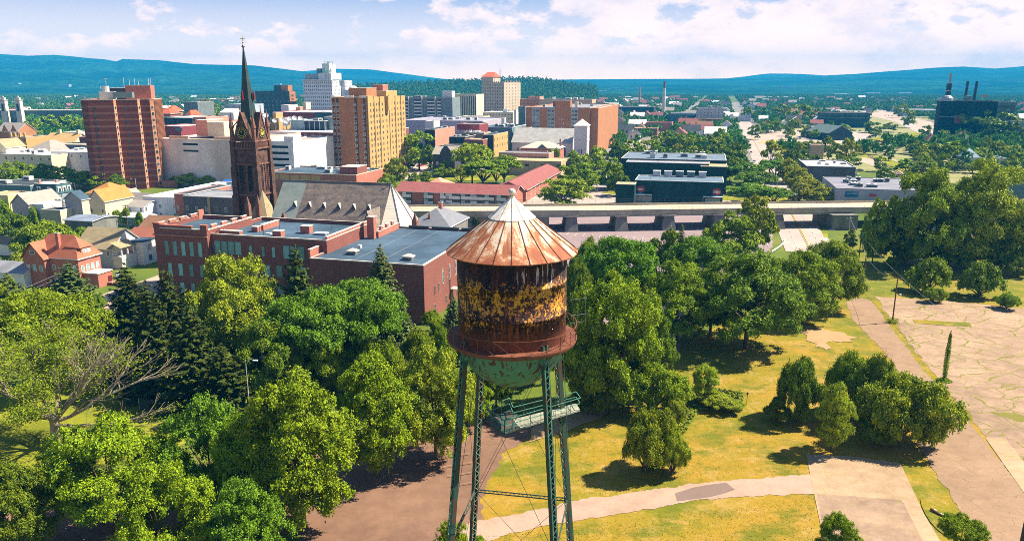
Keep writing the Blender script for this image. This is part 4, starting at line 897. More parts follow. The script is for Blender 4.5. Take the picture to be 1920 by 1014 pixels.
for face in ('F', 'R'):
    for u in (2.1, 4.8): o = tw.part('belfry_opening', arch_mb(face, u, 20.2, 1.5, 6.2, M('louvre_dark', (0.022, 0.018, 0.022)), STONEL if face == 'R' else STONE))
    mb = MB(); g_ = (lambda x, o, z: (x, -o, z)) if face == 'F' else (lambda x, o, z: (TW + o, x, z))
    tri = [g_(.7, .35, 34.3), g_(TW - .7, .35, 34.3), g_(cx, .35, 42.0)]; mb.poly(tri, STONE)
    mb.poly([g_(.7, -1.2, 34.3), g_(.7, .35, 34.3), g_(cx, .35, 42.0), g_(cx, -2.2, 42.0)], STONE); mb.poly([g_(TW - .7, -1.2, 34.3), g_(TW - .7, .35, 34.3), g_(cx, .35, 42.0), g_(cx, -2.2, 42.0)], STONE)
    for s_ in (.7, TW - .7): mb.bar(g_(s_, .42, 34.3), g_(cx, .42, 42.2), .2, STONEL)
    mb.bar(g_(cx, .4, 42), g_(cx, .4, 43.8), .13, STONEL); tw.part('clock_gable', mb)
    mb = MB(); n = 28; cz = 36.5; mb.poly([g_(cx + 1.55 * math.cos(2 * math.pi * i / n), .42, cz + 1.55 * math.sin(2 * math.pi * i / n)) for i in range(n)], M('clock_dark', (.02, .025, .02)) if face == 'F' else GOLD)
    for rr_ in (1.5, .95):
        for i in range(n): a, a2 = 2 * math.pi * i / n, 2 * math.pi * (i + 1) / n; mb.bar(g_(cx + rr_ * math.cos(a), .5, cz + rr_ * math.sin(a)), g_(cx + rr_ * math.cos(a2), .5, cz + rr_ * math.sin(a2)), .07, GOLD if face == 'F' else DARKM, cap=False)
    for i in range(12): a = math.pi * i / 6; mb.bar(g_(cx + 1.02 * math.cos(a), .5, cz + 1.02 * math.sin(a)), g_(cx + 1.4 * math.cos(a), .5, cz + 1.4 * math.sin(a)), .08, GOLD if face == 'F' else DARKM)
    for a, l_ in ((2.4, .6), (1.3, .9)): mb.bar(g_(cx, .52, cz), g_(cx + l_ * math.cos(a), .52, cz + l_ * math.sin(a)), .06, GOLD if face == 'F' else DARKM)
    tw.part('clock_face', mb)
mb = MB()
for x, y in ((0, 0), (TW, 0), (TW, TW), (0, TW)):
    mb.lathe([(.62, 34), (.55, 37.6), (.75, 37.8), (.05, 41.6)], STONEL, 8, (x, y)); mb.bar((x, y, 41.4), (x, y, 42.6), .09, STONEL)
    mb.bar((x, y, 37.5), (cx + (x - cx) * .45, cx + (y - cx) * .45, 40.5), .16, STONEL)
tw.part('corner_pinnacle', mb)
mb = MB(); mb.lathe([(3.1, 33.9), (2.45, 38.5), (1.62, 46.0), (.16, 59.2)], COPPER, 8, (cx, cx)); mb.lathe([(.12, 59.1), (.5, 59.5), (.12, 60)], DARKM, 8, (cx, cx))
sp_ = tw.part('spire', mb)
for u, v, r_ in ((cx - .2, cx - 1.95, 0), (cx + 1.95, cx + .2, 1)):
    mb = MB(); mb.box(u - .22, u + .22, v - .22, v + .22, 45.2, 46.6, M('lucarne_red', (.22, .02, .02))); mb.bar((u, v, 46.6), (u, v, 48.0), .36, M('lucarne_red', (.22, .02, .02)), 4, .04); tw.part('lucarne', mb)
mb = MB(); mb.bar((cx, cx, 59.8), (cx, cx, 62.6), .09, GOLD); d = Vector((.75, 0, 0)); mb.bar(Vector((cx, cx, 61.6)) - d, Vector((cx, cx, 61.6)) + d, .1, GOLD); mb.lathe([(.02, 60.9), (.3, 60.6), (.02, 60.3)], GOLD, 8, (cx, cx)); tw.part('cross', mb)
# small grey hipped house behind the hall
b = Bld('parish_house', 'small grey hip-roofed house behind the school hall', 'house', 765, 842, 398, Y=205, depth=16); b.pitched(CONCD, M_slate('shingle_slate', [(.12, .13, .16), (.17, .18, .22), (.21, .22, .26)]), 'hip', 4.0); b.chimney(b.w * .55, 8, b.h - 3, b.h + 1.2)
# ------------------------------------------------------------------ red apartment tower (sawtooth front)
BANDR = M_bands('banded_red_brick', (0.185, 0.048, 0.036), (0.28, 0.115, 0.08), 3.0, 0.95, off=0.4); BANDS = M_bands('banded_sunlit_brick', (0.52, 0.24, 0.14), (0.62, 0.36, 0.24), 3.0, .95, off=.4)  # second brick is a paler copy, sunlight painted on the bay facets
b = Bld('apartment_tower', 'tall red brick apartment tower with pale bands and sawtooth front', 'tower', 158, 287, 186, base=352, pxB=303, az=-15)
w_, d_, h_ = b.w, b.d, b.h; s_ = 3.2
ft = [(0, -2 * s_), (w_ * .10, -2.4 * s_), (w_ * .46, -2.2 * s_), (w_ * .475, -1.1 * s_), (w_ * .78, -1.0 * s_), (w_ * .80, 0), (w_ * .94, 0), (w_, 1.2), (w_, d_), (0, d_)]
b.flat(BANDR, ROOFT, 0.7, 0.3, TRIM, foot=ft)
wt = MAT['window_glass']
for fi, (p, q_) in enumerate(((ft[2], ft[3]), (ft[4], ft[5]), (ft[6], ft[7]))):
    a_ = math.atan2(q_[1] - p[1], q_[0] - p[0]); L_ = math.dist(p, q_); mb = MB(); Mx = Matrix.Translation((p[0], p[1], 0)) @ Matrix.Rotation(a_, 4, 'Z')
    mb.box(.15, L_ - .15, -.05, .0, .5, h_ - .7, BANDS, Mx); pr = b.part('bay_face', mb)
    for k in range(13):
        mb = MB(); mb.box(L_ * .3, L_ * .72, -.11, -.06, 1.6 + k * 3, 3.1 + k * 3, GLASS, Mx); mb.box(L_ * .3, L_ * .72, -.14, -.11, 1.5 + k * 3, 1.65 + k * 3, WHITE, Mx); mb.build('window', b.root); 
b.wins('F', [3.4, 5.6], zr(13, 1.4, 3), 1.6, 1.5, BANDR, GLASS, at=-2.35 * s_); b.wins('F', [w_ * .3, w_ * .63], zr(13, 1.4, 3), 1.3, 1.4, BANDR, GLASS, at=-2.0 * s_ - .6)
mb = MB()
for k in range(9): y = 1.5 + k * (d_ - 2) / 9; mb.box(w_, w_ + .4, y, y + .7, .5, h_ - .9, BRICKO)
b.part('side_fin', mb); b.wins('R', [2.9, d_ * .5], zr(13, 1.4, 3), .9, 1.4, WHITE, GLASS)
b.block('penthouse', w_ * .55, w_ * .93, d_ * .35, d_ * .8, h_ - .7, h_ + 6.2, BRICKR, TRIM); b.block('penthouse', w_ * .30, w_ * .55, d_ * .4, d_ * .8, h_ - .7, h_ + 5.0, BRICKD, TRIM)
mb = MB(); mb.box(w_ * .2, w_ * .42, d_ * .1, d_ * .3, h_, h_ + 3.4, UNITM); mb.box(w_ * .42, w_ * .7, -.4, d_ * .2, h_ + .6, h_ + 3.2, TEALP); mb.lathe([(1.6, h_ + 3.4), (1.6, h_ + 6)], UNITM, 12, (w_ * .28, d_ * .25)); b.part('cooling_unit', mb)
mb = MB()
for x, y, l_ in ((.2, .3, 6), (.25, .5, 9.5), (.5, .6, 10), (.6, .5, 9), (.68, .5, 9.5), (.72, .6, 8.5), (.88, .6, 9.5), (.92, .5, 9.8), (.9, .4, 8.8)): mb.bar((w_ * x, d_ * y, h_), (w_ * x, d_ * y, h_ + l_), .12, WHITE)
mb.lathe([(.02, h_ + 9), (1.0, h_ + 9.4)], WHITE, 10, (w_ * .25, d_ * .5)); b.part('antenna', mb)
mb = MB(); mb.prism([(w_, 0), (w_ + 7, -1), (w_ + 7, 9), (w_, 9)], 0, 3.2, BRICKR, True, SHRED); b.part('entrance_wing', mb)
# ------------------------------------------------------------------ buff apartment tower
b = Bld('apartment_tower', 'tall apartment tower with shaded flank coloured orange and sunlit front coloured buff', 'tower', 621, 687, 183, base=338, pxB=757)
w_, d_, h_ = b.w, b.d, b.h
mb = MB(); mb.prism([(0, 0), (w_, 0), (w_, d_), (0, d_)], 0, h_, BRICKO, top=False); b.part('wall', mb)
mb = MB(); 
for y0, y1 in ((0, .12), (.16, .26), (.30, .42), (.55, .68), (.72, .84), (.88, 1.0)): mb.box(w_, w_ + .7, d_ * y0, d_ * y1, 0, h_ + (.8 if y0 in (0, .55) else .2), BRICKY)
mb.box(w_ - .1, w_ + .35, 0, d_, 0, h_, BRICKY); mb.box(w_ - .1, w_ + 2.5, d_ * .44, d_ * .53, h_ - 7, h_ + .3, BRICKY); fr = b.part('painted_sun_front', mb)  # buff skin paints sunlight on this side, orange walls paint the shade
mb = MB(); mb.poly([(0, 0, h_ - .6), (w_, 0, h_ - .6), (w_, d_, h_ - .6), (0, d_, h_ - .6)], ROOFT); b.roofo = b.part('roof', mb)
mb = MB(); mb.box(-.1, w_ + .1, -.1, .4, h_, h_ + .3, TRIM); mb.box(-.1, .4, 0, d_, h_, h_ + .3, TRIM)
for x0, x1 in ((.0, .1), (.38, .64), (.8, 1.0)): mb.box(w_ * x0, w_ * x1, -.12, .5, h_ - .2, h_ + .9, WHITE)
b.part('coping', mb)
zs = zr(13, 2.0, 3.0)
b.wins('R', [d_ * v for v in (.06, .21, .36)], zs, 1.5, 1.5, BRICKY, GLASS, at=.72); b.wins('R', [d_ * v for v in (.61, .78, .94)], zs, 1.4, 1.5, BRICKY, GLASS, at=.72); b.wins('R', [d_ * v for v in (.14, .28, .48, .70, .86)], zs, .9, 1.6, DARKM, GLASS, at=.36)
b.wins('F', [1.0, 3.4, w_ * .66, w_ * .9], zs, 1.3, 1.6, GLASSL, GLASS)
mb = MB()
for x in (w_ * .03, w_ * .14, w_ * .66, w_ * .9): mb.box(x - .1, x + 1.3, -.03, -.0, 1, h_ - .5, M('recess_dark', (.12, .06, .035)))
b.part('window_strip', mb)
b.block('penthouse', w_ * .45, w_ * .95, d_ * .05, d_ * .3, h_, h_ + 4.6, BRICKO, TRIM); b.block('penthouse', w_ * .4, w_ * .95, d_ * .55, d_ * .85, h_, h_ + 3.0, BRICKY, TRIM); b.block('lift_room', w_ * .5, w_ * .8, d_ * .6, d_ * .75, h_ + 3, h_ + 6.2, BRICKR, TRIM)
# ------------------------------------------------------------------ orange slab apartments behind the white church
b = Bld('apartment_block', 'wide orange brick apartment slab with grey window strips behind the white church', 'apartments', 986, 1106, 202, base=290, pxB=1150)
w_, d_, h_ = b.w, b.d, b.h; b.flat(BRICKO, ROOFG, .8, .3, TRIM)
zs = zr(int(h_ // 2.85), 1.0, 2.85)
for x0, x1 in ((.10, .22), (.34, .46), (.71, .82), (.95, 1.06)):
    if x1 < 1: mb = MB(); mb.box(w_ * x0, w_ * x1, -.12, 0, 0, h_ - .1, GREY); b.part('window_strip', mb); b.wins('F', 2, zs, 2.1, 1.5, GLASSL, GLASS, (w_ * x0 + 1.5, w_ * x1 - 1.5), at=-.13)
b.wins('F', [w_ * .53, w_ * .57, w_ * .6], zs[:-2], .8, 1.1, BRICKO, GLASSL)
b.block('penthouse', w_ * .46, w_ * .70, -.2, 6, h_ - 1, h_ + 4.6, BRICKO, GREY); b.block('penthouse', w_ * .4, w_ * .52, 6.2, 10, h_, h_ + 4.2, BRICKR, GREY); b.block('stair_head', w_ * .76, w_ * .8, 3, 6, h_, h_ + 4, TRIM)
mb = MB(); 
for y in (d_ * .05, d_ * .35, d_ * .6, d_ * .93): mb.box(w_, w_ + .25, y, y + .35, 0, h_, TRIM)
b.part('side_band', mb); b.units(5, 3, big=1.4)
# wing to the right with its own window strip
b4 = Bld('apartment_wing', 'sunlit end wing of the orange brick apartment slab', 'apartments', 1106.5, 1122, 203, Y=BL[-1][3].root.location.y - b.w * math.sin(b.a) + .2, depth=b.d * .9, reg=True, zt=h_ - .4)
b4.flat(BRICKO, ROOFG, .6, .3, TRIM)
# ------------------------------------------------------------------ white hotel with rooftop sign
b = Bld('hotel_tower', 'tall white office tower with green rooftop letters and rows of dark windows', 'office tower', 568, 622, 151, Y=830, pxB=660)
w_, d_, h_ = b.w, b.d, b.h; WB = M('hotel_white', (.68, .69, .74), amt=.06)
mb = MB(); mb.prism([(0, 0), (w_, 0), (w_, d_ * .36), (w_ - 4, d_ * .36), (w_ - 4, d_ * .62), (w_, d_ * .62), (w_, d_), (0, d_)], 0, h_, WB, top=False); b.part('wall', mb)
mb = MB(); mb.box(0, w_, 0, d_, h_ - .4, h_, ROOFG); b.roofo = b.part('roof', mb); mb = MB(); mb.box(-1.2, w_ + .5, -1.2, .5, h_, h_ + .8, WB); mb.box(-1.2, w_ + .5, -.2, .3, h_ - 3.9, h_ - 3.6, WB); b.part('cornice', mb)
zs = zr(12, h_ - 3.4 - 11 * 3.75, 3.75)
b.wins('F', 14, zs[3:], 1.3, 2.1, WB, GLASS, (1.3, w_ - 1.3)); b.wins('R', 6, zs[4:], 1.2, 1.9, WB, GLASS, (1.5, d_ * .34)); b.wins('R', 6, zs[4:], 1.2, 1.9, WB, GLASS, (d_ * .65, d_ * .97))
b.block('setback_storey', w_ * .04, w_ * .55, d_ * .05, d_ * .7, h_ + .8, h_ + 6.5, M('setback_grey', (.32, .38, .42)), GREY)
b.block('setback_storey', w_ * .55, w_ * .98, 0, d_ * .5, h_ + .8, h_ + 7.5, WB, WB); b.block('lift_tower', w_ * .62, w_ * .86, d_ * .1, d_ * .4, h_ + 7.5, h_ + 17, WB, WB); b.block('plant_room', w_ * .42, w_ * .56, d_ * .1, d_ * .3, h_ + 6.5, h_ + 12, TEALP, GREY)
mb = MB(); SG = M('sign_green', (.02, .5, .25)); bx = w_ * .80; z1, z2 = h_ + 8.5, h_ + 14.5
for x in (0, 3, 6, 9): mb.bar((bx + x, -.6, h_ + 1), (bx + x, -.6, h_ + 19), .18, GREY)
for z in (8, 13, 19): mb.bar((bx, -.6, h_ + z), (bx + 9, -.6, h_ + z), .15, GREY)
sg = b.part('sign_frame', mb)
def text(body, size, mat, parent, loc, rot=(R(90), 0, 0), ext=.08, name='lettering', ax='LEFT'):
    c = bpy.data.curves.new(name, 'FONT'); c.body = body; c.size = size; c.extrude = ext; c.align_x = ax; c.materials.append(mat); tmp = bpy.data.objects.new('tmp', c)
    me = bpy.data.meshes.new_from_object(tmp); bpy.data.objects.remove(tmp); me.name = name
    if not me.materials: me.materials.append(mat)
    o = link(name, me, parent); o.location = loc; o.rotation_euler = rot; return o
text('Bank', 5.6, SG, sg, (bx - 2.5, -.9, h_ + 8.3)); text('C', 6, SG, sg, (bx + 2, -.9, h_ + 14))
mb = MB(); mb.lathe([(5.5, 0), (5.5, 6), (4.5, 8.5), (2.5, 10), (.1, 10.5)], WB, 14, (w_ + 8, d_ * .7)); 
for p in mb.v: pass
o = b.part('dome', mb); o.location.z = h_ - 16
mb = MB(); mb.box(w_ + 1, w_ + 13, d_ * .5, d_ * .9, 0, h_ - 10, M('annexe_blue', (.28, .36, .46))); b.part('annexe', mb)
# tan tower with red roof
b = Bld('hotel_tower', 'tall tan brick tower with red hipped roof at one corner and roof antenna', 'tower', 903, 945, 155, Y=880, pxB=976)
w_, d_, h_ = b.w, b.d, b.h; TAN = M('tan_brick', (.50, .42, .33), amt=.1); b.flat(TAN, ROOFG, .6, .4, TAN); zs = zr(13, h_ - 3.5 - 12 * 3.5, 3.5)
b.wins('F', 9, zs[4:], 1.3, 2.0, TAN, GLASS, (1.8, w_ - 1.8)); b.wins('R', 5, zs[4:], 1.5, 2.0, TAN, GLASS, (d_ * .15, d_ * .85))
b.block('roof_house', 0, w_ * .52, 0, d_ * .4, h_, h_ + 6, TAN); mb = MB(); z = h_ + 6; x1, y1 = w_ * .55, d_ * .42; xm, ym = x1 / 2, y1 / 2
A = [(-.6, -.6, z), (x1, -.6, z), (x1, y1, z), (-.6, y1, z)]; r1, r2 = (2.5, ym, z + 5.5), (x1 - 3.5, ym, z + 5.5)
RR = M('tile_red', (.50, .12, .06)); [mb.poly(f, RR) for f in ([A[0], A[1], r2, r1], [A[1], A[2], r2], [A[2], A[3], r1, r2], [A[3], A[0], r1])]; b.part('red_roof', mb)
mb = MB()
for k in range(11): mb.box(w_ * k / 11, w_ * k / 11 + 1, 0, .8, h_, h_ + 1.5, TAN); mb.box(w_ - .8, w_, d_ * k / 11, d_ * k / 11 + 1, h_, h_ + 1.5 + (k % 3) * .8, TAN)
b.part('battlement', mb); mb = MB(); 
for i in range(8): mb.bar((w_ * .75 + (-1) ** i * .6, 8, h_ + i * 1.8), (w_ * .75 - (-1) ** i * .6, 8, h_ + 1.8 + i * 1.8), .12, GREY)
for s_ in (-.6, .6): mb.bar((w_ * .75 + s_, 8, h_), (w_ * .75 + s_, 8, h_ + 15), .12, GREY)
b.part('antenna_mast', mb)
# grey flats with white balconies
b = Bld('flats', 'long grey block of flats with stacked white balconies', 'apartments', 757, 848, 183, Y=700, depth=22)
w_, d_, h_ = b.w, b.d, b.h; FG = M('flats_grey', (.20, .25, .28), amt=.12); b.flat(FG, ROOFD, .7, .3, TRIM); zs = zr(int(h_ // 2.9), .8, 2.9)
for x0, x1 in ((.0, .09), (.22, .37), (.49, .64), (.70, .77)):
    for i, z in enumerate(zs[2:]):
        mb = MB(); mb.box(w_ * x0, w_ * x1, -1.1, .0, z - .2, z + .95, WHITE); mb.box(w_ * x0, w_ * x1, -.05, -.02, z + .95, z + 2.5, DARKM); b.part('balcony', mb)
b.wins('F', [w_ * v for v in (.12, .16, .19, .41, .44, .47, .67, .80, .84, .88, .92, .96)], zs[2:], 1.1, 1.4, GLASSL, GLASS); b.units(4, 7, big=1.6)
b.block('lift_room', w_ * .75, w_ * .95, 6, 14, h_, h_ + 5.5, WHITE, GREY)
for x in (.095, .375, .645): b.block('party_fin', w_ * x, w_ * x + .6, -1.2, 0, 0, h_ + .6, TRIM)
b = Bld('office_block', 'cream office block with vertical fins beside the tan tower', 'office block', 846, 893, 177, Y=745, depth=24)
w_, d_, h_ = b.w, b.d, b.h; b.flat(CREAM, ROOFG, .6, .3, CREAM); mb = MB()
for k in range(9): x = w_ * .32 + k * w_ * .66 / 9; mb.box(x, x + w_ * .035, -.5, 0, 4, h_ - 2, CREAM)
b.part('fin', mb); mb = MB(); mb.box(w_ * .31, w_ * .98, -.1, -.02, 4, h_ - 2, GLASS); b.part('glazing', mb); b.block('projecting_bay', w_ * .02, w_ * .28, -1.5, 0, 0, h_ - 7, CREAM, TRIM); b.wins('F', [w_ * .1, w_ * .2], zr(5, 4, 3.6), 1.1, 1.6, CREAM, GLASS, at=-1.5)
b = Bld('office_block', 'dark grey brick block behind the spire with sunlit orange end', 'office block', 478, 542, 171, Y=850, pxB=553)
w_, d_, h_ = b.w, b.d, b.h; DK_ = M('far_dark_brick', (.07, .10, .11), amt=.15); b.flat(DK_, ROOFD, .6, .3); mb = MB(); mb.box(w_, w_ + .3, 0, d_, 0, h_ - .5, BRICKO); b.part('end_wall', mb); b.wins('R', 3, zr(5, h_ - 22, 4), 1.8, 2.2, BRICKO, GLASS, (4, d_ - 4), at=.3); b.wins('F', 9, zr(6, 8, 4.2), 1.2, 1.8, GLASSL, GLASS)
b.block('penthouse', w_ * .52, w_ * .74, 3, 12, h_, h_ + 6, DK_, GREY); mb = MB(); mb.box(w_ * .74, w_ * .93, 3, 12, h_, h_ + 6.2, BRICKO); b.part('penthouse', mb)
# white church
b = Bld('white_church', 'white church with square bell tower in front of the orange apartments', 'church', 960, 1072, 262, Y=500, depth=24, zt=21)
w_ = b.w; CW = M('church_white', (.70, .68, .72), amt=.05); b.pitched(CW, M('church_roof', (.44, .43, .42), .8, amt=.15), 'x', 8.5, .6, 12)
b.wins('F', 3, [3.5], 1.8, 4, TRIM, GLASS, (4, w_ * .3), arch=True); b.wins('F', 1, [3.5], 2.4, 4.2, TRIM, GLASS, (w_ * .86, w_ * .9), arch=True)
b = Bld('church_tower', 'square white bell tower of the white church with pyramid roof', 'church tower', 1077, 1101, 234, Y=494, depth=9.5, zt=23.2)
w_, d_, h_ = b.w, b.d, b.h; mb = MB(); mb.box(0, w_, 0, d_, 0, h_, CW); mb.box(-.3, w_ + .3, -.3, d_ + .3, h_ - .8, h_, CW); mb.box(-.25, w_ + .25, -.25, d_ + .25, h_ * .6, h_ * .6 + .4, CW); b.part('wall', mb)
mb = MB(); [mb.poly([(x0, y0, h_), (x1, y1, h_), (w_ / 2, d_ / 2, h_ + 4.2)], ROOFW) for (x0, y0, x1, y1) in ((-.6, -.6, w_ + .6, -.6), (w_ + .6, -.6, w_ + .6, d_ + .6), (w_ + .6, d_ + .6, -.6, d_ + .6), (-.6, d_ + .6, -.6, -.6))]; b.part('roof', mb)
b.wins('F', 2, [5.5], .9, 2.6, CW, GLASS, (w_ * .4, w_ * .6), arch=True); b.wins('R', 2, [5.5], .9, 2.6, CW, GLASS, (d_ * .4, d_ * .6), arch=True); b.wins('F', 1, [h_ * .7], 1.6, 2.2, CW, GLASSL, arch=True)
b = Bld('brick_house', 'brick rectory with pale hipped roof and small pediment in front of the white church', 'house', 977, 1048, 268, Y=470, depth=16); b.pitched(BRICKR, M('rectory_roof', (.58, .52, .44), amt=.1), 'hip', 3.4, .7); w_ = b.w
b.wins('F', 6, [1.2, 4.8], 1.0, 1.7, WHITE, GLASSL); mb = MB(); x = w_ * .57; z = b.h - 3.6; mb.poly([(x - 3.4, -.7, z), (x + 3.4, -.7, z), (x, -.7, z + 2.6)], TEALP); mb.poly([(x - 3.6, -.8, z), (x, -.8, z + 2.8), (x, 3, z + 2.8)], ROOFT); mb.poly([(x + 3.6, -.8, z), (x, 3, z + 2.8), (x, -.8, z + 2.8)], ROOFT); b.part('pediment', mb); b.chimney(w_ * .95, 10, b.h - 4, b.h + 1.4)
b = Bld('low_block', 'long low pinkish brick block with small dark windows before the rectory', 'building', 935, 1029, 288, Y=440, depth=14); b.flat(M_brick('brick_pink', (.46, .26, .20), (.52, .30, .23), (.5, .36, .3)), ROOFG, .5, .3, TRIM); b.wins('F', 9, [b.h - 3.2], 1.2, 1.3, CONCD, GLASS, (b.w * .42, b.w - 2)); b.wins('F', 12, [b.h - 6.4], 1.4, 1.3, CONCD, GLASS, (4, b.w - 2)); b.block('parapet_pier', b.w * .96, b.w * .98, -.3, .4, b.h, b.h + 1.4, TRIM)
# ------------------------------------------------------------------ simple flat-roofed town buildings: (name,label,cat,pxL,pxR,top,Y,depth,wall,roof, rows, cols, extras)
BLUEW = M('pale_blue_wall', (.42, .48, .58), amt=.08); MARW = M('maroon_wall', (.26, .06, .07), amt=.12); PINKW = M('salmon_wall', (.64, .30, .22), amt=.1); LAVW = M('lavender_wall', (.46, .42, .52), amt=.1); TANW = M('tan_wall', (.52, .38, .26), amt=.1)
NAVY = M('navy_wall', (.035, .055, .075), amt=.2); DTEAL = M('dark_teal_wall', (.018, .055, .062), .7, amt=.25, sc_=.5, sc3=(1, 1, .2))
GAR = M('garage_concrete', (.80, .60, .55), .9, (.82, .72, .76), .05, .2, sc3=(1, 1, .3))
def flatb(name, label, cat, l, r, top, Y, depth, wall, roof=ROOFB, rows=0, cols=0, gl=None, frame=None, units=0, cop=None, az=15, par=.5, face='F', ww=1.2, wh=1.5, dz=3.3, side=0, pxB=None, big=1.0):
    b = Bld(name, label, cat, l, r, top, Y=Y, depth=depth, az=az, pxB=pxB); b.flat(wall, roof, par, .3, cop or TRIM)
    if rows: zs = [b.h - 2.8 - dz * i for i in range(rows) if b.h - 2.8 - dz * i > .3]; b.wins('F', cols, zs, ww, wh, frame or wall, gl or GLASS)
    if side: b.wins('R', side, [b.h - 2.8 - dz * i for i in range(max(rows, 1)) if b.h - 2.8 - dz * i > .3], ww, wh, frame or wall, gl or GLASS)
    if units: b.units(units, int(l), h=b.h - par, big=big)
    return b
b = flatb('parking_garage', 'blank lavender concrete wall of the parking garage beside the red tower', 'parking garage', 294, 442, 263, 372, 60, GAR, LOT, cop=CONCL, par=1.0)
mb = MB(); w_ = b.w
for z in (2.0, 5.2): mb.box(w_ * .33, w_ * .52, -.04, .3, b.h - z - .9, b.h - z, M('opening_dark', (.015, .02, .03)))
b.part('opening', mb); b.block('stair_tower', w_ * .18, w_ * .33, 20, 34, b.h, b.h + 8, PINKW, WHITE); b.block('lift_tower', w_ * .33, w_ * .55, 20, 30, b.h, b.h + 7, CREAM, WHITE); b.block('ramp_wall', w_ * .6, w_ * .98, 8, 9, b.h - .8, b.h + .8, TANW, TRIM); b.block('ramp_wall', w_ * .05, w_ * .3, 6, 7, b.h - .8, b.h + .9, TANW)
b = flatb('parking_garage', 'white parking garage end with dark horizontal openings beside the spire', 'parking garage', 506, 549, 266, 368, 40, WHITE, LOT, cop=WHITE); w_ = b.w; mb = MB()
for k in range(5): mb.box(-1, w_ * .78, -.05, .3, b.h - 3.1 - k * 2.9, b.h - 2.0 - k * 2.9, M('opening_dark', (.015, .02, .03)))
b.part('opening', mb); b.block('stair_tower', w_ * .6, w_, .5, 8, b.h, b.h + 2.2, WHITE, WHITE); b.wins('R', 1, [3, 6, 9], 20, 1.0, WHITE, GLASS, (10, 12))
b = flatb('car_showroom', 'low blue-roofed building with buff windows behind the church ridge', 'building', 498, 668, 328, 335, 28, BRICKR, ROOFB, units=0, cop=CREAM); b.units(11, 5, h=b.h - .5, big=1.4, zone=(.05, .95, .2, .8), mat=UNITM); mb = MB()
for k in range(5): mb.box(2 + k * 5.2, 6.4 + k * 5.2, -.05, 0, b.h - 3.2, b.h - 1.0, BRICKY)
b.part('window_bay', mb)
b.block('brick_tower', b.w * .80, b.w * .99, 2, 12, 0, b.h + 3.0, BRICKM, TRIM)
flatb('warehouse', 'long dark brick building with pale roof behind the garages', 'building', 500, 690, 250, 440, 60, BRICKM, ROOFW, 3, 14, gl=GLASSL, units=4, ww=2, cop=ROOFW)
b = flatb('warehouse', 'dark slate-walled low building behind the concrete garage', 'building', 366, 462, 236, 470, 40, M('slate_wall', (.12, .12, .16), amt=.1), ROOFW, cop=ROOFW); flatb('warehouse', 'red-brown low building touching the red tower flank', 'building', 292, 338, 237, 462, 30, MARW, ROOFW, 1, 2, gl=TEALP, ww=5, wh=2)
flatb('warehouse', 'dark navy flat building with red hipped towers behind it', 'building', 292, 360, 221, 540, 40, NAVY, ROOFW); flatb('brick_block', 'small orange brick block beside the dark navy building', 'building', 361, 386, 220, 530, 25, PINKW, ROOFG, 1, 2, ww=3)
for i, (l, r, t_, Y) in enumerate(((291, 318, 203, 590), (309, 322, 199, 610), (348, 357, 207, 600))):
    b = Bld('red_roofed_house', ['brick house with wide red hipped roof behind the red tower', 'brick turret house with small red hipped roof', 'narrow brick house with tiny red roof beside the tall tree'][i], 'house', l, r, t_, Y=Y, depth=12); b.pitched(BRICKR, M('tile_red', (.5, .12, .06)), 'hip', 4, .8); b.wins('F', 3, [b.h - 7], 1.2, 1.6, BRICKR, GLASS)
flatb('old_mill', 'grey flat-topped old mill with pale rooftop box by the big tree', 'building', 344, 370, 191, 760, 25, M('mill_grey', (.18, .21, .22)), ROOFG, 3, 7).block('penthouse', 6, 11, 3, 8, 24, 31, PINKW)
b = Bld('bungalow', 'low building with salmon hipped roof just before the spire', 'house', 420, 447, 224, Y=500, depth=18); b.pitched(TANW, M('roof_salmon', (.62, .33, .22)), 'hip', 3.5)
flatb('office_block', 'pale blue and white low blocks beyond the tree near the spire', 'building', 424, 462, 196, 780, 30, BLUEW, ROOFW, 1, 4, units=2, big=2)
b = Bld('shed', 'pale arched-roof shed beside the tall round tree', 'shed', 412, 437, 205, Y=700, depth=16); b.pitched(WHITE, ROOFW, 'x', 3)
# satellite dish yard and studio buildings
flatb('studio_building', 'long maroon-walled building with pale roof edge behind the satellite dishes', 'building', 512, 600, 211, 560, 50, MARW, ROOFW, cop=WHITE)
flatb('studio_building', 'dark teal building joined to the maroon building near the buff tower', 'building', 590, 624, 211, 555, 40, M('deep_teal', (.05, .12, .15)), ROOFW); flatb('studio_building', 'blue-grey windowless box behind the showroom trees', 'building', 545, 570, 225, 478, 20, M('box_bluegrey', (.24, .34, .38)), ROOFB, cop=WHITE)
b = flatb('studio_building', 'black glazed low building with white frame beside the buff tower', 'building', 569, 608, 227, 474, 20, NAVY, ROOFB, cop=WHITE, units=2, big=1.8); mb = MB(); [mb.box(b.w * k / 4, b.w * k / 4 + .5, -.1, 0, 1, b.h - .6, LAVW) for k in range(5)]; b.part('frame', mb); flatb('studio_building', 'teal-grey wall block against the buff tower', 'building', 607, 626, 219, 478, 20, M('box_bluegrey', (.24, .34, .38)), ROOFB)
flatb('brick_block', 'small yellow brick block between the spire and satellite dishes', 'building', 506, 522, 222, 486, 16, BRICKY, ROOFT, 1, 3); flatb('brick_block', 'tall narrow yellow brick stair block near the dishes', 'building', 511, 517, 212, 489, 8, BRICKY, ROOFT)
flatb('kiosk', 'white cube building before the dark grey block', 'building', 527, 541, 197, 640, 14, WHITE, ROOFW); flatb('kiosk', 'low peach and white building below the white hotel', 'building', 552, 562, 201, 650, 14, PINKW, ROOFW, 1, 2)
flatb('kiosk', 'cream chimney-like block against the white hotel', 'building', 567, 573, 192, 640, 8, CREAM, ROOFW)
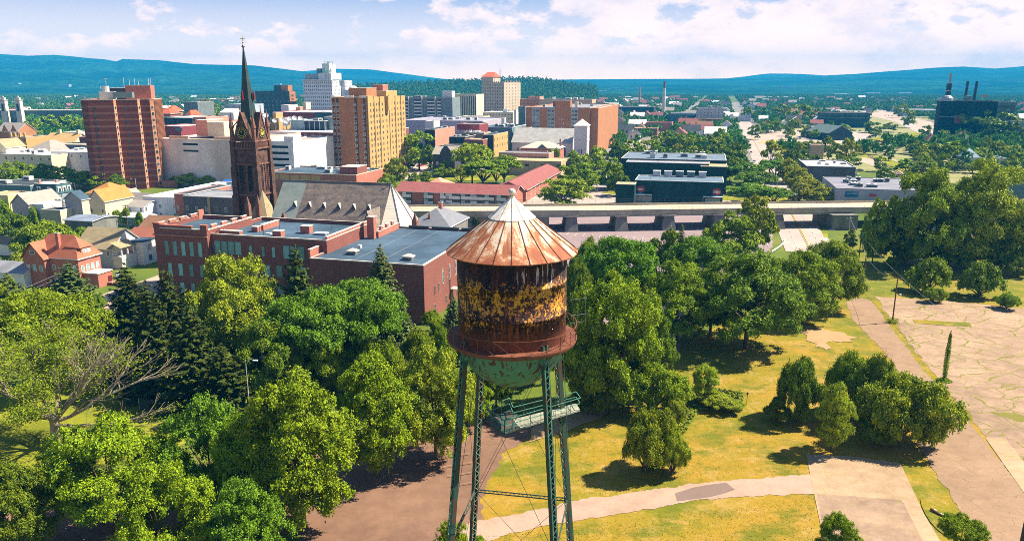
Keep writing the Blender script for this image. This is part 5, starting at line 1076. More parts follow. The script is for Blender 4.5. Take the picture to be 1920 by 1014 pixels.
def dish(px, py_, Y, r_, label, zc=None, face=(0.3, -1, .6), g_='white satellite dishes on the studio roofs'):
    z = zof(py_, Y); root = empty('satellite_dish', atx(px, Y, 0.0)); tag(root, label, 'satellite dish', g_); q_ = Vector(face).normalized().to_track_quat('Z', 'Y'); mb = MB(); k0 = len(mb.v)
    mb.lathe([(.05, 0), (r_ * .5, r_ * .08), (r_ * .8, r_ * .2), (r_, r_ * .32)], WHITE, 18); mb.v = [tuple(q_ @ Vector(v) + Vector((0, 0, z))) for v in mb.v]; mb.build('reflector', root)
    mb = MB(); mb.bar((0, 0, 0), (0, 0, z), r_ * .12, GREY, 6); mb.build('mast', root); mb = MB(); c = Vector((0, 0, z)); f = c + q_ @ Vector((0, 0, r_ * 1.0))
    for a in (0, 2.1, 4.2): mb.bar(c + q_ @ Vector((r_ * .9 * math.cos(a), r_ * .9 * math.sin(a), r_ * .3)), f, r_ * .03, GREY)
    mb.bar(f, f + q_ @ Vector((0, 0, r_ * .15)), r_ * .08, GREY, 8); mb.build('feed_horn', root)
for i, (x, y_, r_) in enumerate(((498, 217, 1.5), (506, 217, 1.6), (521, 227, 1.4), (536, 225, 1.7), (542, 231, 2.4), (549, 224, 1.7), (558, 222, 1.5), (569, 223, 1.6))):
    dish(x, y_, 480, r_ , ['white satellite dish closest to the spire, beside its twin', 'white satellite dish second from the spire', 'white satellite dish standing low beside the yellow brick block', 'round white satellite dish at the start of the long row', 'largest lavender white satellite dish in front of the others', 'white satellite dish just past the largest one', 'white satellite dish peeping over the blue-grey box', 'white satellite dish above the black glazed building'][i])
dish(199, 424, 262, 2.0, 'big brown and white satellite dish tilted beside the tan roofed house', face=(.75, -.6, .35), g_=None)
# town centre, right of the buff tower
flatb('mall_roof', 'broad lavender grey roof of the shopping hall beyond the big tree', 'building', 757, 905, 227, 560, 60, LAVW, M('mall_roof_grey', (.33, .32, .40)), cop=WHITE, units=6, big=1.6)
b = flatb('warehouse', 'white box beside the mall roof with tall lamp', 'building', 797, 813, 227, 545, 12, WHITE, ROOFW)
flatb('brick_block', 'salmon brick block with sunlit flank beyond the big green tree', 'building', 796, 815, 243, 500, 40, NAVY, ROOFB, pxB=852, side=7, units=2); mb = MB(); b = BL[-1][3]; mb.box(b.w, b.w + .25, 0, b.d, 0, b.h - .1, PINKW); b.part('sunlight_panel', mb)  # shaded walls painted navy, sunlit flank painted salmon on a thin panel
flatb('theatre', 'maroon wall with white scalloped band beside the mall', 'building', 857, 899, 233, 505, 20, MARW, ROOFG); b = BL[-1][3]; mb = MB(); n = 8
for i in range(n): mb.lathe([(.02, 0), (b.w / n * .5, 0)], WHITE, 10, (0, 0)) if 0 else None
for i in range(n):
    x = b.w * (i + .5) / n; r_ = b.w / n * .5; mb.poly([(x + r_ * math.cos(a), -.1, b.h - 4.6 + r_ * math.sin(a)) for a in [math.pi * k / 8 for k in range(9)]], LAVW)
mb.box(0, b.w, -.1, 0, b.h - 8, b.h - 4.6, LAVW); b.part('scalloped_band', mb)
flatb('shopping_hall', 'teal-glazed low hall with rooftop machines beside the maroon wall', 'building', 900, 960, 239, 520, 40, M('hall_teal', (.14, .24, .28)), ROOFB, units=8, cop=WHITE, big=1.5)
flatb('brick_block', 'yellow brick block with sunlit side full of windows', 'building', 906, 925, 253, 470, 40, NAVY, ROOFB, pxB=952); b = BL[-1][3]; mb = MB(); mb.box(b.w, b.w + .25, 0, b.d, 0, b.h - .1, BRICKY); b.part('sunlight_panel', mb); b.wins('R', 6, [b.h - 4, b.h - 8], 1.3, 1.9, BRICKY, GLASS, (2, b.d - 2), at=.26)  # navy walls paint this block's shade, buff panel paints its sunlit side
flatb('brick_block', 'low dark brick block with tan band between the yellow block and green trees', 'building', 870, 905, 262, 460, 18, BRICKM, ROOFT, 1, 5, ww=3); flatb('brick_block', 'black-walled low block with cluttered roof before the scalloped wall', 'building', 842, 872, 257, 470, 22, NAVY, ROOFD, units=3)
flatb('shop_row', 'white cluttered low roofs in front of the scalloped wall', 'building', 868, 908, 249, 490, 14, TANW, ROOFW, units=5); flatb('low_block', 'purple-grey low roof behind the gabled dark house', 'building', 826, 880, 274, 445, 12, M('purple_wall', (.10, .06, .10)), ROOFG)
flatb('stadium_hall', 'long cream curved-roofed hall before the tan tower', 'hall', 862, 905, 219, 640, 20, CREAM, ROOFW, cop=CREAM); flatb('stadium_hall', 'pale round-edged hall with small windows below the tan tower', 'hall', 905, 962, 211, 660, 30, CREAM, ROOFW, 2, 10, units=1, big=2.5)
flatb('white_slab', 'thin white stair slab standing before the tan tower', 'building', 964, 968, 206, 620, 4, WHITE, ROOFW); flatb('white_slab', 'short white stair block near the maroon scalloped wall', 'building', 940, 946, 221, 560, 4, WHITE, ROOFW)
flatb('brick_block', 'orange and red brick block behind the orange slab apartments', 'building', 975, 1010, 186, 900, 20, BRICKO, ROOFT, 2, 6); flatb('brick_block', 'salmon block with red top beside the tan tower', 'building', 990, 1012, 181, 900, 20, PINKW, SHRED, 2, 4)
flatb('shop_row', 'low pale roofs just beyond the orange slab apartments', 'building', 1010, 1110, 187, 800, 25, TANW, ROOFW, units=4, big=2)
flatb('office_block', 'blue-grey slab partly hidden behind the tan tower', 'office block', 972, 985, 200, 640, 14, TEALP, ROOFB); flatb('brick_block', 'pink brick block with window row beside the orange slab', 'building', 965, 990, 240, 530, 12, PINKW, ROOFT, 1, 5)
b = Bld('gabled_house', 'dark stone house with curved gable and pale roof behind the parked cars', 'house', 811, 852, 277, Y=415, depth=11); b.pitched(M('dark_stone', (.075, .07, .085)), M('pale_slate', (.42, .38, .33)), 'x', 3.6); b.wins('F', [b.w * .2, b.w * .75], [3.2, 6.6], 1.3, 1.7, WHITE, GLASSL); mb = MB(); x = b.w * .62; z = b.h
mb.poly([(x - 3.4, -.5, 0), (x + 3.4, -.5, 0), (x + 3.4, -.5, z - 3), (x + 2.6, -.5, z - 1.4), (x + 1, -.5, z + .5), (x, -.5, z + 1.0), (x - 1, -.5, z + .5), (x - 2.6, -.5, z - 1.4), (x - 3.4, -.5, z - 3)], M('dark_stone', (.075, .07, .085))); b.part('curved_gable', mb)
# red-roofed motel
def motel(label, l, r, top, Y, depth, kind, rise, wall=BRICKR, rz=None, wd=None, **k):
    b = Bld('motel', label, 'motel', l, r, top, Y=Y, depth=depth, zt=8.5, **k); b.pitched(wall, SHMAR, kind, rise, .9, None); return b
b = motel('long low motel with maroon shingle roof and white balcony panels facing the viaduct', 743, 963, 362, 310, 15, 'x', 2.8); w_ = b.w
for i, x in enumerate((.09, .28, .42, .49, .60, .70, .80, .90)):
    wd = 3.4 if i in (3, 5) else 2.2; mb = MB(); mb.box(w_ * x - wd, w_ * x + wd, -.25, 0, .2, b.h - 2.9, DARKM); mb.build('balcony_bay', b.root)
    for z in (.3, 3.0): mb = MB(); mb.box(w_ * x - wd * .92, w_ * x + wd * .92, -.34, -.26, z, z + 1.3, WHITE); mb.box(w_ * x - wd * .9, w_ * x - .2, -.3, -.26, z + 1.35, z + 2.2, GLASSL); mb.build('balcony_panel', b.root)
b = motel('motel wing with pink shingle roof running away beside the bus street', 924, 986, 338, 328, 75, 'y', 3.0); b.wins('R', 10, [1.0, 3.8], 1.6, 1.4, WHITE, GLASS); BL[-1][3].root['label'] = 'motel wing with pink shingle roof running away beside the bus street'
b = Bld('motel', 'flat tan-roofed rear wing of the motel behind the trees', 'motel', 955, 1052, 303, Y=420, depth=22); b.flat(TANW, ROOFT, .2, .3); b.wins('F', 4, [b.h - 3], 2.4, 1.2, DARKM, GLASS)
b = Bld('motel', 'small salmon hipped roof poking up behind the long motel roof', 'motel', 785, 838, 338, Y=338, depth=16); b.pitched(TANW, M_slate('shingle_salmon', [(.50, .22, .16), (.6, .3, .2)]), 'hip', 4)
# black sports hall complex
b = flatb('sports_hall', 'black corrugated hall with blue-grey roof and round red emblem by the doors', 'hall', 1191, 1357, 342, 318, 19, DTEAL, M('hall_roof_blue', (.13, .19, .26), .6, amt=.2), cop=WHITE, par=.15, az=14)
w_, h_ = b.w, b.h
for i in range(5): mb = MB(); x = w_ * (.22 + .135 * i); mb.box(x - 1.6, x + 1.6, 15.5, 18, h_, h_ + 2.2, UNITM if i not in (2, 3) else TEALP); mb.box(x - 1.7, x + 1.7, 15.4, 18.1, h_ + 2.2, h_ + 2.35, WHITE); b.part('roof_unit', mb)
for x in (w_ * .07, w_ * .93):
    mb = MB(); n = 20; RED = M('emblem_red', (.55, .07, .08))
    for rr_, mt in ((2.0, NAVY), (1.4, RED)): mb.poly([(x + rr_ * 1.25 * math.cos(2 * math.pi * i / n), -.06 - (2 - rr_) * .05, h_ - 4.0 + rr_ * math.sin(2 * math.pi * i / n)) for i in range(n)], mt)
    for i in range(5): mb.box(x - 1.3 + i * .5, x - .95 + i * .5, -.14, -.11, h_ - 4.5, h_ - 3.6, WHITE)
    mb.poly([(x - 2.2, -.13, h_ - 6.2), (x + .8, -.13, h_ - 6.2), (x + 2.0, -.13, h_ - 5.6), (x - 1.4, -.13, h_ - 5.4)], M('emblem_teal', (.1, .35, .45))); b.part('emblem', mb)
for x0, x1 in ((-.3, w_ * .20), (w_ * .78, w_ * 1.0)):
    mb = MB(); mb.box(x0, x1, -2.4, 0, 3.6, 3.85, WHITE); [mb.bar((x, -2.3, 0), (x, -2.3, 3.6), .1, WHITE) for x in (x0 + .1, x1 - .1)]; b.part('canopy', mb)
    mb = MB(); mb.box(x0 + 1, x0 + 7, -.1, 0, .1, 3.0, GLASSL); [mb.box(x0 + 1 + k * 1.5 - .06, x0 + 1 + k * 1.5 + .06, -.16, -.1, .1, 3, WHITE) for k in range(5)]; b.part('entrance_doors', mb)
flatb('sports_hall', 'long dark hall with pale lavender roof strip behind the black hall', 'hall', 1174, 1330, 307, 356, 9, DTEAL, M('roof_lav', (.36, .36, .44), .8), par=.15, az=14, cop=WHITE); flatb('sports_hall', 'tan-roofed end bay of the dark halls', 'hall', 1314, 1364, 313, 350, 14, DTEAL, ROOFT, par=.15, az=14)
flatb('sports_hall', 'rear blue-roofed hall with many rooftop units beyond the dark halls', 'hall', 1165, 1362, 301, 372, 36, DTEAL, M('hall_roof_blue2', (.16, .21, .28), .7, amt=.2), par=.2, az=14, units=9, big=1.7, cop=WHITE)
flatb('storage_shed', 'small dark shed with orange roof edge beside the black hall', 'shed', 1155, 1190, 346, 316, 8, DTEAL, ROOFT, az=14, par=.1)
# right-hand commercial blocks beyond the viaduct
b = flatb('store', 'white-roofed grey brick store with small roof units', 'store', 1512, 1605, 313, 372, 34, M('store_grey', (.12, .12, .15)), ROOFW, units=5, cop=ROOFW, az=14)
b = flatb('store', 'lavender grey store with dark roof machines and blue and red signs', 'store', 1569, 1740, 358, 296, 40, M('store_lav', (.46, .44, .52), amt=.08), M('store_roof', (.24, .24, .30), .85, amt=.25, sc_=.1), cop=GREY, az=14, par=.2)
b.units(10, 4, h=b.h - .2, big=1.2, zone=(.15, .75, .15, .8), mat=TEALP); w_ = b.w
mb = MB(); mb.box(w_ * .10, w_ * .245, -.12, 0, b.h - 3.4, b.h - 1.2, M('sign_blue', (.02, .22, .42))); sgn = b.part('sign', mb); text('LAUNDRY', .95, WHITE, sgn, (w_ * .115, -.16, b.h - 2.2), ext=.02).data.name = 'lettering'
mb = MB(); mb.box(w_ * .37, w_ * .45, -.12, 0, b.h - 2.9, b.h - 1.9, M('sign_red', (.6, .05, .08))); b.part('sign', mb)
for k in range(6): b.wins('L', 1, [1.2], 2.6, 2.2, WHITE, GLASS, (4 + k * 5.5, 4 + k * 5.5))
# far right
b = flatb('power_block', 'huge black boarded industrial block with red brick patch and chimneys', 'factory', 1764, 1872, 190, 690, 26, M('block_black', (.008, .016, .028), .9, amt=.35, sc_=.06), ROOFD, az=22)
w_, h_ = b.w, b.h; b.block('brick_patch', w_ * .28, w_ * .48, -.3, 0, h_ * .42, h_ * .62, M('patch_red', (.28, .05, .05)), TRIM); b.block('ledge', 0, w_ * .75, -.8, 0, h_ * .58, h_ * .60, TEALP)
mb = MB(); mb.lathe([(5.2, h_), (4.9, h_ + 2), (3.8, h_ + 3.6), (1.9, h_ + 4.6), (.1, h_ + 5)], GREY, 18, (w_ * .14, 12)); b.part('dome', mb)
mb = MB(); 
for x in (w_ * .47, w_ * .63): mb.bar((x, 15, h_), (x + .4, 15, h_ + 17), 1.3, NAVY, 10, 1.1)
b.part('chimney', mb); mb = MB(); mb.box(w_ * .12, w_ * .2, 14, 20, h_, h_ + 15, NAVY); mb.box(w_ * .1, w_ * .22, 13, 21, h_ + 8, h_ + 9, GREY); mb.box(w_ * .14, w_ * .18, 15, 19, h_ + 15, h_ + 24, GREY); b.part('head_frame', mb); b.block('roof_plant', w_ * .45, w_ * .56, 8, 16, h_, h_ + 4, TEALP, GREY)
b = flatb('power_block', 'dark blue-grey glazed wing joined to the black industrial block', 'factory', 1862, 1905, 192, 710, 40, M('block_teal', (.03, .07, .09), .5), ROOFD, 3, 5, az=14, ww=5, wh=2.4, dz=5, gl=M_glass('dim_teal', (.05, .12, .14), .4))
b = Bld('flag', 'small pink and white flag flying above the black block', 'flag', 1843, 1850, 178, Y=700, depth=.3, zt=39, reg=False, z0=33.5); mb = MB(); mb.bar((0, 0, 0), (0, 0, 6), .15, GREY); b.part('pole', mb); mb = MB(); mb.box(0.2, 3.6, -.03, .03, 3.6, 5.8, PINKW); b.part('cloth', mb)
flatb('mill_building', 'pale five storey mill with rooftop tanks beside the straight street', 'building', 1306, 1357, 203, 930, 22, M('mill_pale', (.50, .50, .52)), ROOFG, 5, 8, units=4, big=2.2); flatb('warehouse', 'maroon wall building in front of the pale mill', 'building', 1303, 1356, 223, 900, 16, MARW, ROOFT)
flatb('warehouse', 'low tan-roofed building row below the maroon wall', 'building', 1276, 1345, 241, 770, 14, TANW, ROOFT, units=1); flatb('warehouse', 'red brick wall building beyond the honey locusts', 'building', 1212, 1260, 230, 820, 22, BRICKR, SHMAR, 1, 3); flatb('warehouse', 'long dark brick block with tan roof behind the round trees', 'building', 1164, 1232, 241, 740, 18, BRICKM, ROOFT, 1, 8, ww=2)
flatb('warehouse', 'long navy warehouse with pale trim near the concrete smokestack', 'building', 1152, 1226, 201, 1150, 30, NAVY, ROOFG, cop=PINKW); flatb('warehouse', 'dark teal-roofed works beside the smokestack foot', 'building', 1250, 1310, 215, 950, 20, M('works_teal', (.07, .13, .16)), ROOFB, units=3); flatb('warehouse', 'pale-roofed works between the smokestack and mill', 'building', 1258, 1306, 212, 1000, 18, BLUEW, ROOFW)
flatb('warehouse', 'light blue windowless box beyond the straight street', 'building', 1405, 1442, 208, 1120, 22, BLUEW, ROOFW, az=14); flatb('warehouse', 'low pale blue building row left of the light blue box', 'building', 1382, 1408, 217, 1020, 20, BLUEW, ROOFB, 1, 4, az=14)
flatb('office_block', 'dark low office with strip windows beyond the grey-roofed restaurant', 'office block', 1540, 1632, 212, 880, 30, M('office_dark', (.035, .06, .065)), ROOFD, 2, 8, ww=6, wh=1.4, gl=M_glass('dim_teal2', (.04, .10, .12), .4), az=14)
flatb('warehouse', 'long white-roofed shed among the distant trees beyond the dark office', 'shed', 1510, 1570, 204, 1280, 30, BLUEW, ROOFW, az=14); flatb('warehouse', 'long white-roofed shed beside the black industrial block', 'shed', 1695, 1762, 206, 1180, 40, BLUEW, ROOFW, az=14)
b = Bld('restaurant', 'grey-green roofed restaurant with dark gable beside the parking lots', 'restaurant', 1556, 1600, 236, Y=690, depth=34, az=-12); b.pitched(NAVY, M_slate('shingle_green', [(.10, .15, .15), (.15, .2, .2)]), 'y', 6)
b = Bld('restaurant', 'lower grey-green wing joined to the dark-gabled restaurant', 'restaurant', 1538, 1562, 238, Y=715, depth=30, az=-12); b.pitched(TANW, M_slate('shingle_green2', [(.14, .19, .18), (.2, .25, .24)]), 'x', 5)
b = Bld('club_house', 'pale blue building with bright pyramid roof beyond the huge tree', 'building', 1812, 1888, 297, Y=450, depth=16, az=10); b.flat(BLUEW, ROOFB, .4, .3, WHITE); mb = MB(); h_ = b.h; [mb.poly([(a[0], a[1], h_), (c[0], c[1], h_), (4, 8, h_ + 5)], M('roof_sky', (.36, .52, .66))) for a, c in (((-1, 3), (9, 3)), ((9, 3), (9, 13)), ((9, 13), (-1, 13)), ((-1, 13), (-1, 3)))]; b.part('pyramid_roof', mb)
b = Bld('brick_house', 'small dark brick house beside the black industrial block', 'house', 1740, 1762, 252, Y=560, depth=14); b.pitched(BRICKM, SHBRN, 'hip', 5)
flatb('store', 'pale teal building at the frame edge beyond the big trees', 'building', 1905, 1960, 228, 620, 20, M('pale_teal', (.26, .42, .45)), ROOFW); flatb('store', 'white low sheds half hidden behind the huge tree', 'shed', 1725, 1800, 399, 262, 14, WHITE, ROOFW, az=14); flatb('store', 'blue-grey building at the frame edge behind the huge tree', 'building', 1890, 1990, 340, 330, 20, TEALP, ROOFT, units=3, az=14)
flatb('store', 'low tan kiosk with orange awning between the yellow trees', 'building', 1521, 1546, 272, 500, 10, TANW, ROOFT, az=14)
# smokestacks
def stack(px, base_, top, r0, r1, mats, label):
    Y = G(px, base_).y; p = atx(px, Y, 10); root = empty('smokestack', (p.x, Y, 0)); tag(root, label, 'smokestack'); zt = zof(top, Y); mb = MB(); mb.lathe([(r0, 0), (r0 * .55 + r1 * .45, zt * .5), (r1, zt * .82)], mats[0], 16); mb.build('shaft', root); mb = MB(); mb.lathe([(r1 * 1.02, zt * .80), (r1, zt), (r1 * .8, zt), (r1 * .8, zt - 2)], mats[1], 16); mb.build('top_band', root)
stack(1244, 217, 153, 3.1, 1.9, (CONCL, CONCD), 'tall pale concrete smokestack with dark band at the top'); stack(1199, 197, 163, 2.4, 1.7, (BRICKR, BRICKO), 'shorter brick smokestack with orange top among the trees')
# arched bridge with stone pylons far left
root = empty('arch_bridge', (G(10, 215).x, 800, 0)); tag(root, 'far arched river bridge with pale deck behind the park trees', 'bridge'); ox = root.location.x; mb = MB(); BC = M('bridge_stone', (.13, .19, .21), amt=.2); L0, L1 = atx(-60, 800, 10).x - ox, atx(175, 800, 10).x - ox; zd = zof(208, 800)
n = 60; xs = [L0 + (L1 - L0) * i / n for i in range(n + 1)]; sp = (L1 - L0) / 3
def az_(x): t_ = ((x - L0) % sp) / sp * 2 - 1; return max(0.5, (zd - 3) * math.sqrt(max(0, 1 - t_ * t_ * .96)))
for y in (0, 9):
    for a, c in zip(xs, xs[1:]): mb.poly([(a, y, az_(a)), (c, y, az_(c)), (c, y, zd), (a, y, zd)], BC)
for a, c in zip(xs, xs[1:]): mb.poly([(a, 0, az_(a)), (c, 0, az_(c)), (c, 9, az_(c)), (a, 9, az_(a))], BC)
mb.build('arches', root); mb = MB(); mb.box(L0, L1, -.6, 9.6, zd, zd + .9, CONCL); [mb.bar((x, 0, zd), (x, 0, zd + 5), .12, GREY) for x in xs[::6]]; mb.build('deck', root)
for px, label in ((10, 'pale stone bridge pylon closest to the picture edge'), (38, 'pale stone bridge pylon nearer the red tower')):
    p = atx(px, 795, 20); zt = zof(189, 795); r_ = empty('bridge_pylon', (p.x, 795, 0)); tag(r_, label, 'pylon', 'stone pylons of the far bridge'); mb = MB(); mb.bar((0, 0, 0), (0, 0, zt), 4.2, CONCL, 4, 3.4); mb.box(-2.9, 2.9, -2.9, 2.9, zt, zt + .8, TRIM); mb.build('shaft', r_); mb = MB(); mb.box(-1.6, 1.6, -1.4, 1.4, zt + .8, zt + 3.2, TRIM); mb.bar((0, 0, zt + 3.2), (0, 0, zt + 5), 1, TRIM, 6, .2); mb.build('eagle_finial', r_); mb = MB(); mb.box(-1, 1, -3.05, -2.9, zd, zd + 7, NAVY); mb.build('arch_opening', r_)
root = empty('road_bridge', (atx(455, 1000, 0).x, 1000, 0)); tag(root, 'thin pale far road bridge with lamp posts beside the spire', 'bridge'); mb = MB(); zd = zof(187, 1000); mb.box(-60, 45, 0, 8, zd - 1, zd + .6, CONCL); mb.build('deck', root); mb = MB(); [mb.box(x - 1, x + 1, 1, 7, 0, zd - 1, CONC) for x in (-50, -20, 10, 40)]; mb.build('pier', root); mb = MB(); [mb.bar((x, 0, zd), (x, 0, zd + 9), .15, GREY) for x in (-45, -8, 25)]; mb.build('lamp_post', root)
# ------------------------------------------------------------------ houses on the slope beside the school
def house(label, l, r, top, Y, wall, roof, kind='x', rise=3.0, depth=9, pxB=None, wf=(3, (1.2, 4.2)), wr=(2, (1.2, 4.2)), cat='house', gl=None, name='house', **k):
    b = Bld(name, label, cat, l, r, top, Y=Y, depth=depth, pxB=pxB, **k)
    if kind == 'flat': b.flat(wall, roof, .25, .2, WHITE)
    else: b.pitched(wall, roof, kind, rise, .45)
    if wf: b.wins('F', wf[0], [z for z in wf[1] if z < b.h - 1.6], 1.0, 1.5, WHITE, gl or GLASS)
    if wr: b.wins('R', wr[0], [z for z in wr[1] if z < b.h - 1.6], 1.0, 1.5, WHITE, gl or GLASS)
    return b
WALLR = BRICKR
b = house('red brick house with steep red shingle roofs, dormer and tall chimney', 48, 140, 447, 186, WALLR, SHRED, 'hip', 5.2, pxB=182, wf=(5, (1.0, 4.0)), wr=(4, (4.0,)), gl=GLASST)
w_, d_, h_ = b.w, b.d, b.h; he = h_ - 5.2
mb = MB(); x0, x1 = -.2, w_ * .42; mb.prism([(x0, -1.6), (x1, -1.6), (x1, 3), (x0, 3)], 0, he, WALLR, top=False); mb.poly([(x0, -1.6, he), (x1, -1.6, he), ((x0 + x1) / 2, -1.6, he + 3.6)], WALLR); b.part('gable_bay', mb)
mb = MB(); xm = (x0 + x1) / 2
for xa in (x0 - .5, x1 + .5): mb.poly([(xa, -2.1, he - .35), (xm, -2.1, he + 3.9), (xm, 5, he + 3.9), (xa, 3.5, he - .35)], SHRED)
b.part('gable_roof', mb, b.roofo); b.wins('F', 3, [4.0], 1.0, 1.6, WHITE, GLASST, (x0 + 1.4, x1 - 1.2), at=-1.62); b.wins('F', 1, [he + .8], 1.6, .9, WHITE, GLASS, (xm, xm), at=-1.62)
b.chimney(w_ * .55, 1.6, he, h_ + .6, .42, BRICKR)
mb = MB(); y0, y1 = d_ * .25, d_ * .7; mb.box(w_ - 2.5, w_ - .4, y0, y1, he, he + 2.5, BRICKR); mb.poly([(w_ - .1, y0 - .5, he + 2.4), (w_ - .1, y1 + .5, he + 2.4), (w_ - 3.2, (y0 + y1) / 2, he + 5)], SHRED); mb.poly([(w_ - .1, y0 - .5, he + 2.4), (w_ - 3.2, (y0 + y1) / 2, he + 5), (w_ - 5, y0 - .5, he + 2.6)], SHRED); b.part('dormer', mb, b.roofo); b.wins('R', 3, [he + .6], .9, 1.4, WHITE, GLASSL, (y0 + .8, y1 - .8), at=-.36)
mb = MB(); mb.prism([(w_ - 1, 1), (w_ + 4.5, 1), (w_ + 4.5, d_ * .8), (w_ - 1, d_ * .8)], 0, 3.6, WALLR, True, ROOFD); mb.box(w_ - 1, w_ + 4.7, .8, d_ * .8 + .1, 3.5, 3.75, TRIM); b.part('entrance_wing', mb)
mb = MB(); mb.box(w_ + 4.5, w_ + 4.62, 4.2, 5.4, 0, 2.3, M('door_maroon', (.12, .02, .02))); b.part('door', mb); mb = MB(); mb.box(w_ + 4.5, w_ + 4.62, 6.8, 8.6, 1, 2.7, GLASSL); b.part('window', mb); mb = MB(); [mb.box(w_ + 4.5, w_ + 8 - k * .7, 3.8, 5.8, 0, .2 + k * .2, BRICKR) for k in range(4)]; b.part('steps', mb)
b = house('white house with tan shingle roof and two storey columned porch', 137, 205, 437, 206, M('siding_white_shaded', (.42, .50, .58), amt=.06), SHTAN, 'x', 4.4, pxB=262, wf=(2, (3.6,)), wr=None)  # white house with the shade of its front painted in as blue grey
w_, d_, h_ = b.w, b.d, b.h; he = h_ - 4.4; mb = MB(); mb.box(w_ - .05, w_ + .05, 0, d_, 0, he, WHITE); mb.poly([(w_ + .06, 0, he), (w_ + .06, d_, he), (w_ + .06, d_ / 2, h_)], WHITE); b.part('white_gable', mb)
mb = MB(); y0, y1 = d_ * .02, d_ * .5; mb.box(w_, w_ + 2.8, y0, y1, 0, 2.6, WHITE); mb.box(w_, w_ + 2.9, y0 - .1, y1, 2.6, 3.5, WHITE); [mb.lathe([(.24, 3.5), (.24, 6)], WHITE, 10, (w_ + 2.5, y0 + .5 + (y1 - y0 - 1) * k / 2)) for k in range(3)]; mb.poly([(w_ + 3.2, y0 - .5, 6), (w_ + 3.2, y1 + .3, 6), (w_, y1 + .3, 7.4), (w_, y0 - .5, 7.4)], SHTAN); b.part('porch', mb)
mb = MB(); mb.box(w_, w_ + 5, d_ * .52, d_ * 1.0, 0, 6.5, WHITE); mb.box(w_ - .1, w_ + 5.1, d_ * .5, d_ * 1.01, 6.5, 6.75, ROOFB); b.part('rear_bay', mb); mb = MB(); [mb.box(w_ + 5, w_ + 5.1, d_ * .7, d_ * .7 + 1.1, z, z + 1.6, GLASS) for z in (1, 4)]; b.part('window', mb)
b = house('white clapboard annexe behind the columned porch house', 258, 282, 455, 214, WHITE, ROOFB, 'flat', depth=12, pxB=292, wf=(1, (1.2, 3.8)), wr=(2, (1, 4)))
b = house('brown roofed long house against the school end wall', 252, 322, 414, 235, BRICKM, SHBRN, 'x', 4.0, depth=14, wf=None, wr=None); b = house('low red-brown roofed house below the brown roof', 232, 300, 436, 222, BRICKR, M_slate('shingle_redbrown', [(.26, .09, .06), (.34, .13, .09)]), 'x', 2.5, depth=10, wf=None, wr=None)
b = house('long white rowhouse block with bright white roof', 267, 330, 371, 281, M('siding_white_blue', (.66, .68, .76), amt=.05), ROOFW, 'flat', depth=46, wf=(3, (1.4, 4.6)), wr=(2, (1.4, 4.6)))
b = house('small white house with pale blue siding against the long white block', 237, 268, 380, 277, SIDE_LAV, SHGRY, 'x', 1.6, depth=9, wf=(2, (1.2, 4)))
b = house('low white porch with pale metal roof and turquoise windows', 220, 265, 402, 268, M('porch_blue', (.20, .34, .42)), ROOFW, 'hip', 1.2, depth=7, wf=(5, (.8,)), wr=None)
b = house('gabled house shaded in pale blue with tan grey roof and white right-hand gable', 193, 235, 361, 288, SIDE_LAV, SHGRY, 'y', 4.2, depth=11, wf=(2, (1.0, 4.2)), wr=(1, (3.6,))); w_ = b.w  # shade of the front gable painted pale blue, side wing kept white
mb = MB(); d_ = b.d; mb.prism([(w_ + .0, 3), (w_ + 7, 3), (w_ + 7, 10), (w_, 10)], 0, b.h - 4.4, WHITE, top=False); mb.poly([(w_ + 7, 3, b.h - 4.4), (w_ + 7, 10, b.h - 4.4), (w_ + 7, 6.5, b.h - 1)], WHITE); b.part('side_wing', mb); mb = MB(); [mb.poly([(w_ - 1, y, b.h - 4.5), (w_ + 7.4, y, b.h - 4.5), (w_ + 7.4, 6.5, b.h - .9), (w_ - 3, 6.5, b.h - .9)], SHGRY) for y in (2.6, 10.4)]; b.part('side_roof', mb, b.roofo)
b = house('tall cream house with gable and orange shingle roof, blank sunlit bay', 119, 150, 360, 266, M('shaded_siding', (.42, .40, .42), amt=.06), ROOFB, 'y', 2.6, pxB=164, wf=(2, (1.4, 4.4)), wr=None); w_ = b.w; mb = MB(); mb.box(w_ - .05, w_ + .1, 0, b.d, 0, b.h - 2.7, CREAM); b.part('sunny_wall', mb)  # shade painted into the grey walls, sunlight into the cream side panel
b = house('narrow cream gabled house with orange roof and boarded window', 162, 193, 357, 272, CREAM, SHORG, 'y', 3.8, depth=14, wf=(2, (4.6,)), wr=(2, (3,))); mb = MB(); mb.box(b.w * .3, b.w * .75, -.1, 0, 1.6, 3.4, TANW); b.part('boarded_window', mb)
b = house('wide orange roofed building behind the cream gabled house', 160, 204, 346, 292, CREAM, SHORG, 'hip', 3.6, depth=12, wf=None, wr=None)
b = Bld('mansard_house', 'dark teal mansard house with white roof and white dormers', 'house', 58, 104, 346, Y=292, depth=16, pxB=134); w_, d_, h_ = b.w, b.d, b.h; MT = M('mansard_teal', (.06, .13, .15), .8)
mb = MB(); mb.box(0, w_, 0, d_, 0, h_ - 3.6, M('mansard_wall', (.30, .36, .44))); b.part('wall', mb); mb = MB(); a = [(-.3, -.3), (w_ + .3, -.3), (w_ + .3, d_ + .3), (-.3, d_ + .3)]; c = inset(a, 1.0); 
for i in range(4): j = (i + 1) % 4; mb.poly([(*a[i], h_ - 3.6), (*a[j], h_ - 3.6), (*c[j], h_ - .2), (*c[i], h_ - .2)], MT); mb.poly([(*c[i], h_ - .2), (*c[j], h_ - .2), (*inset(a, .7)[j], h_), (*inset(a, .7)[i], h_)], MT)
mb.poly([(*p, h_) for p in inset(a, .7)], ROOFW); b.roofo = b.part('roof', mb)
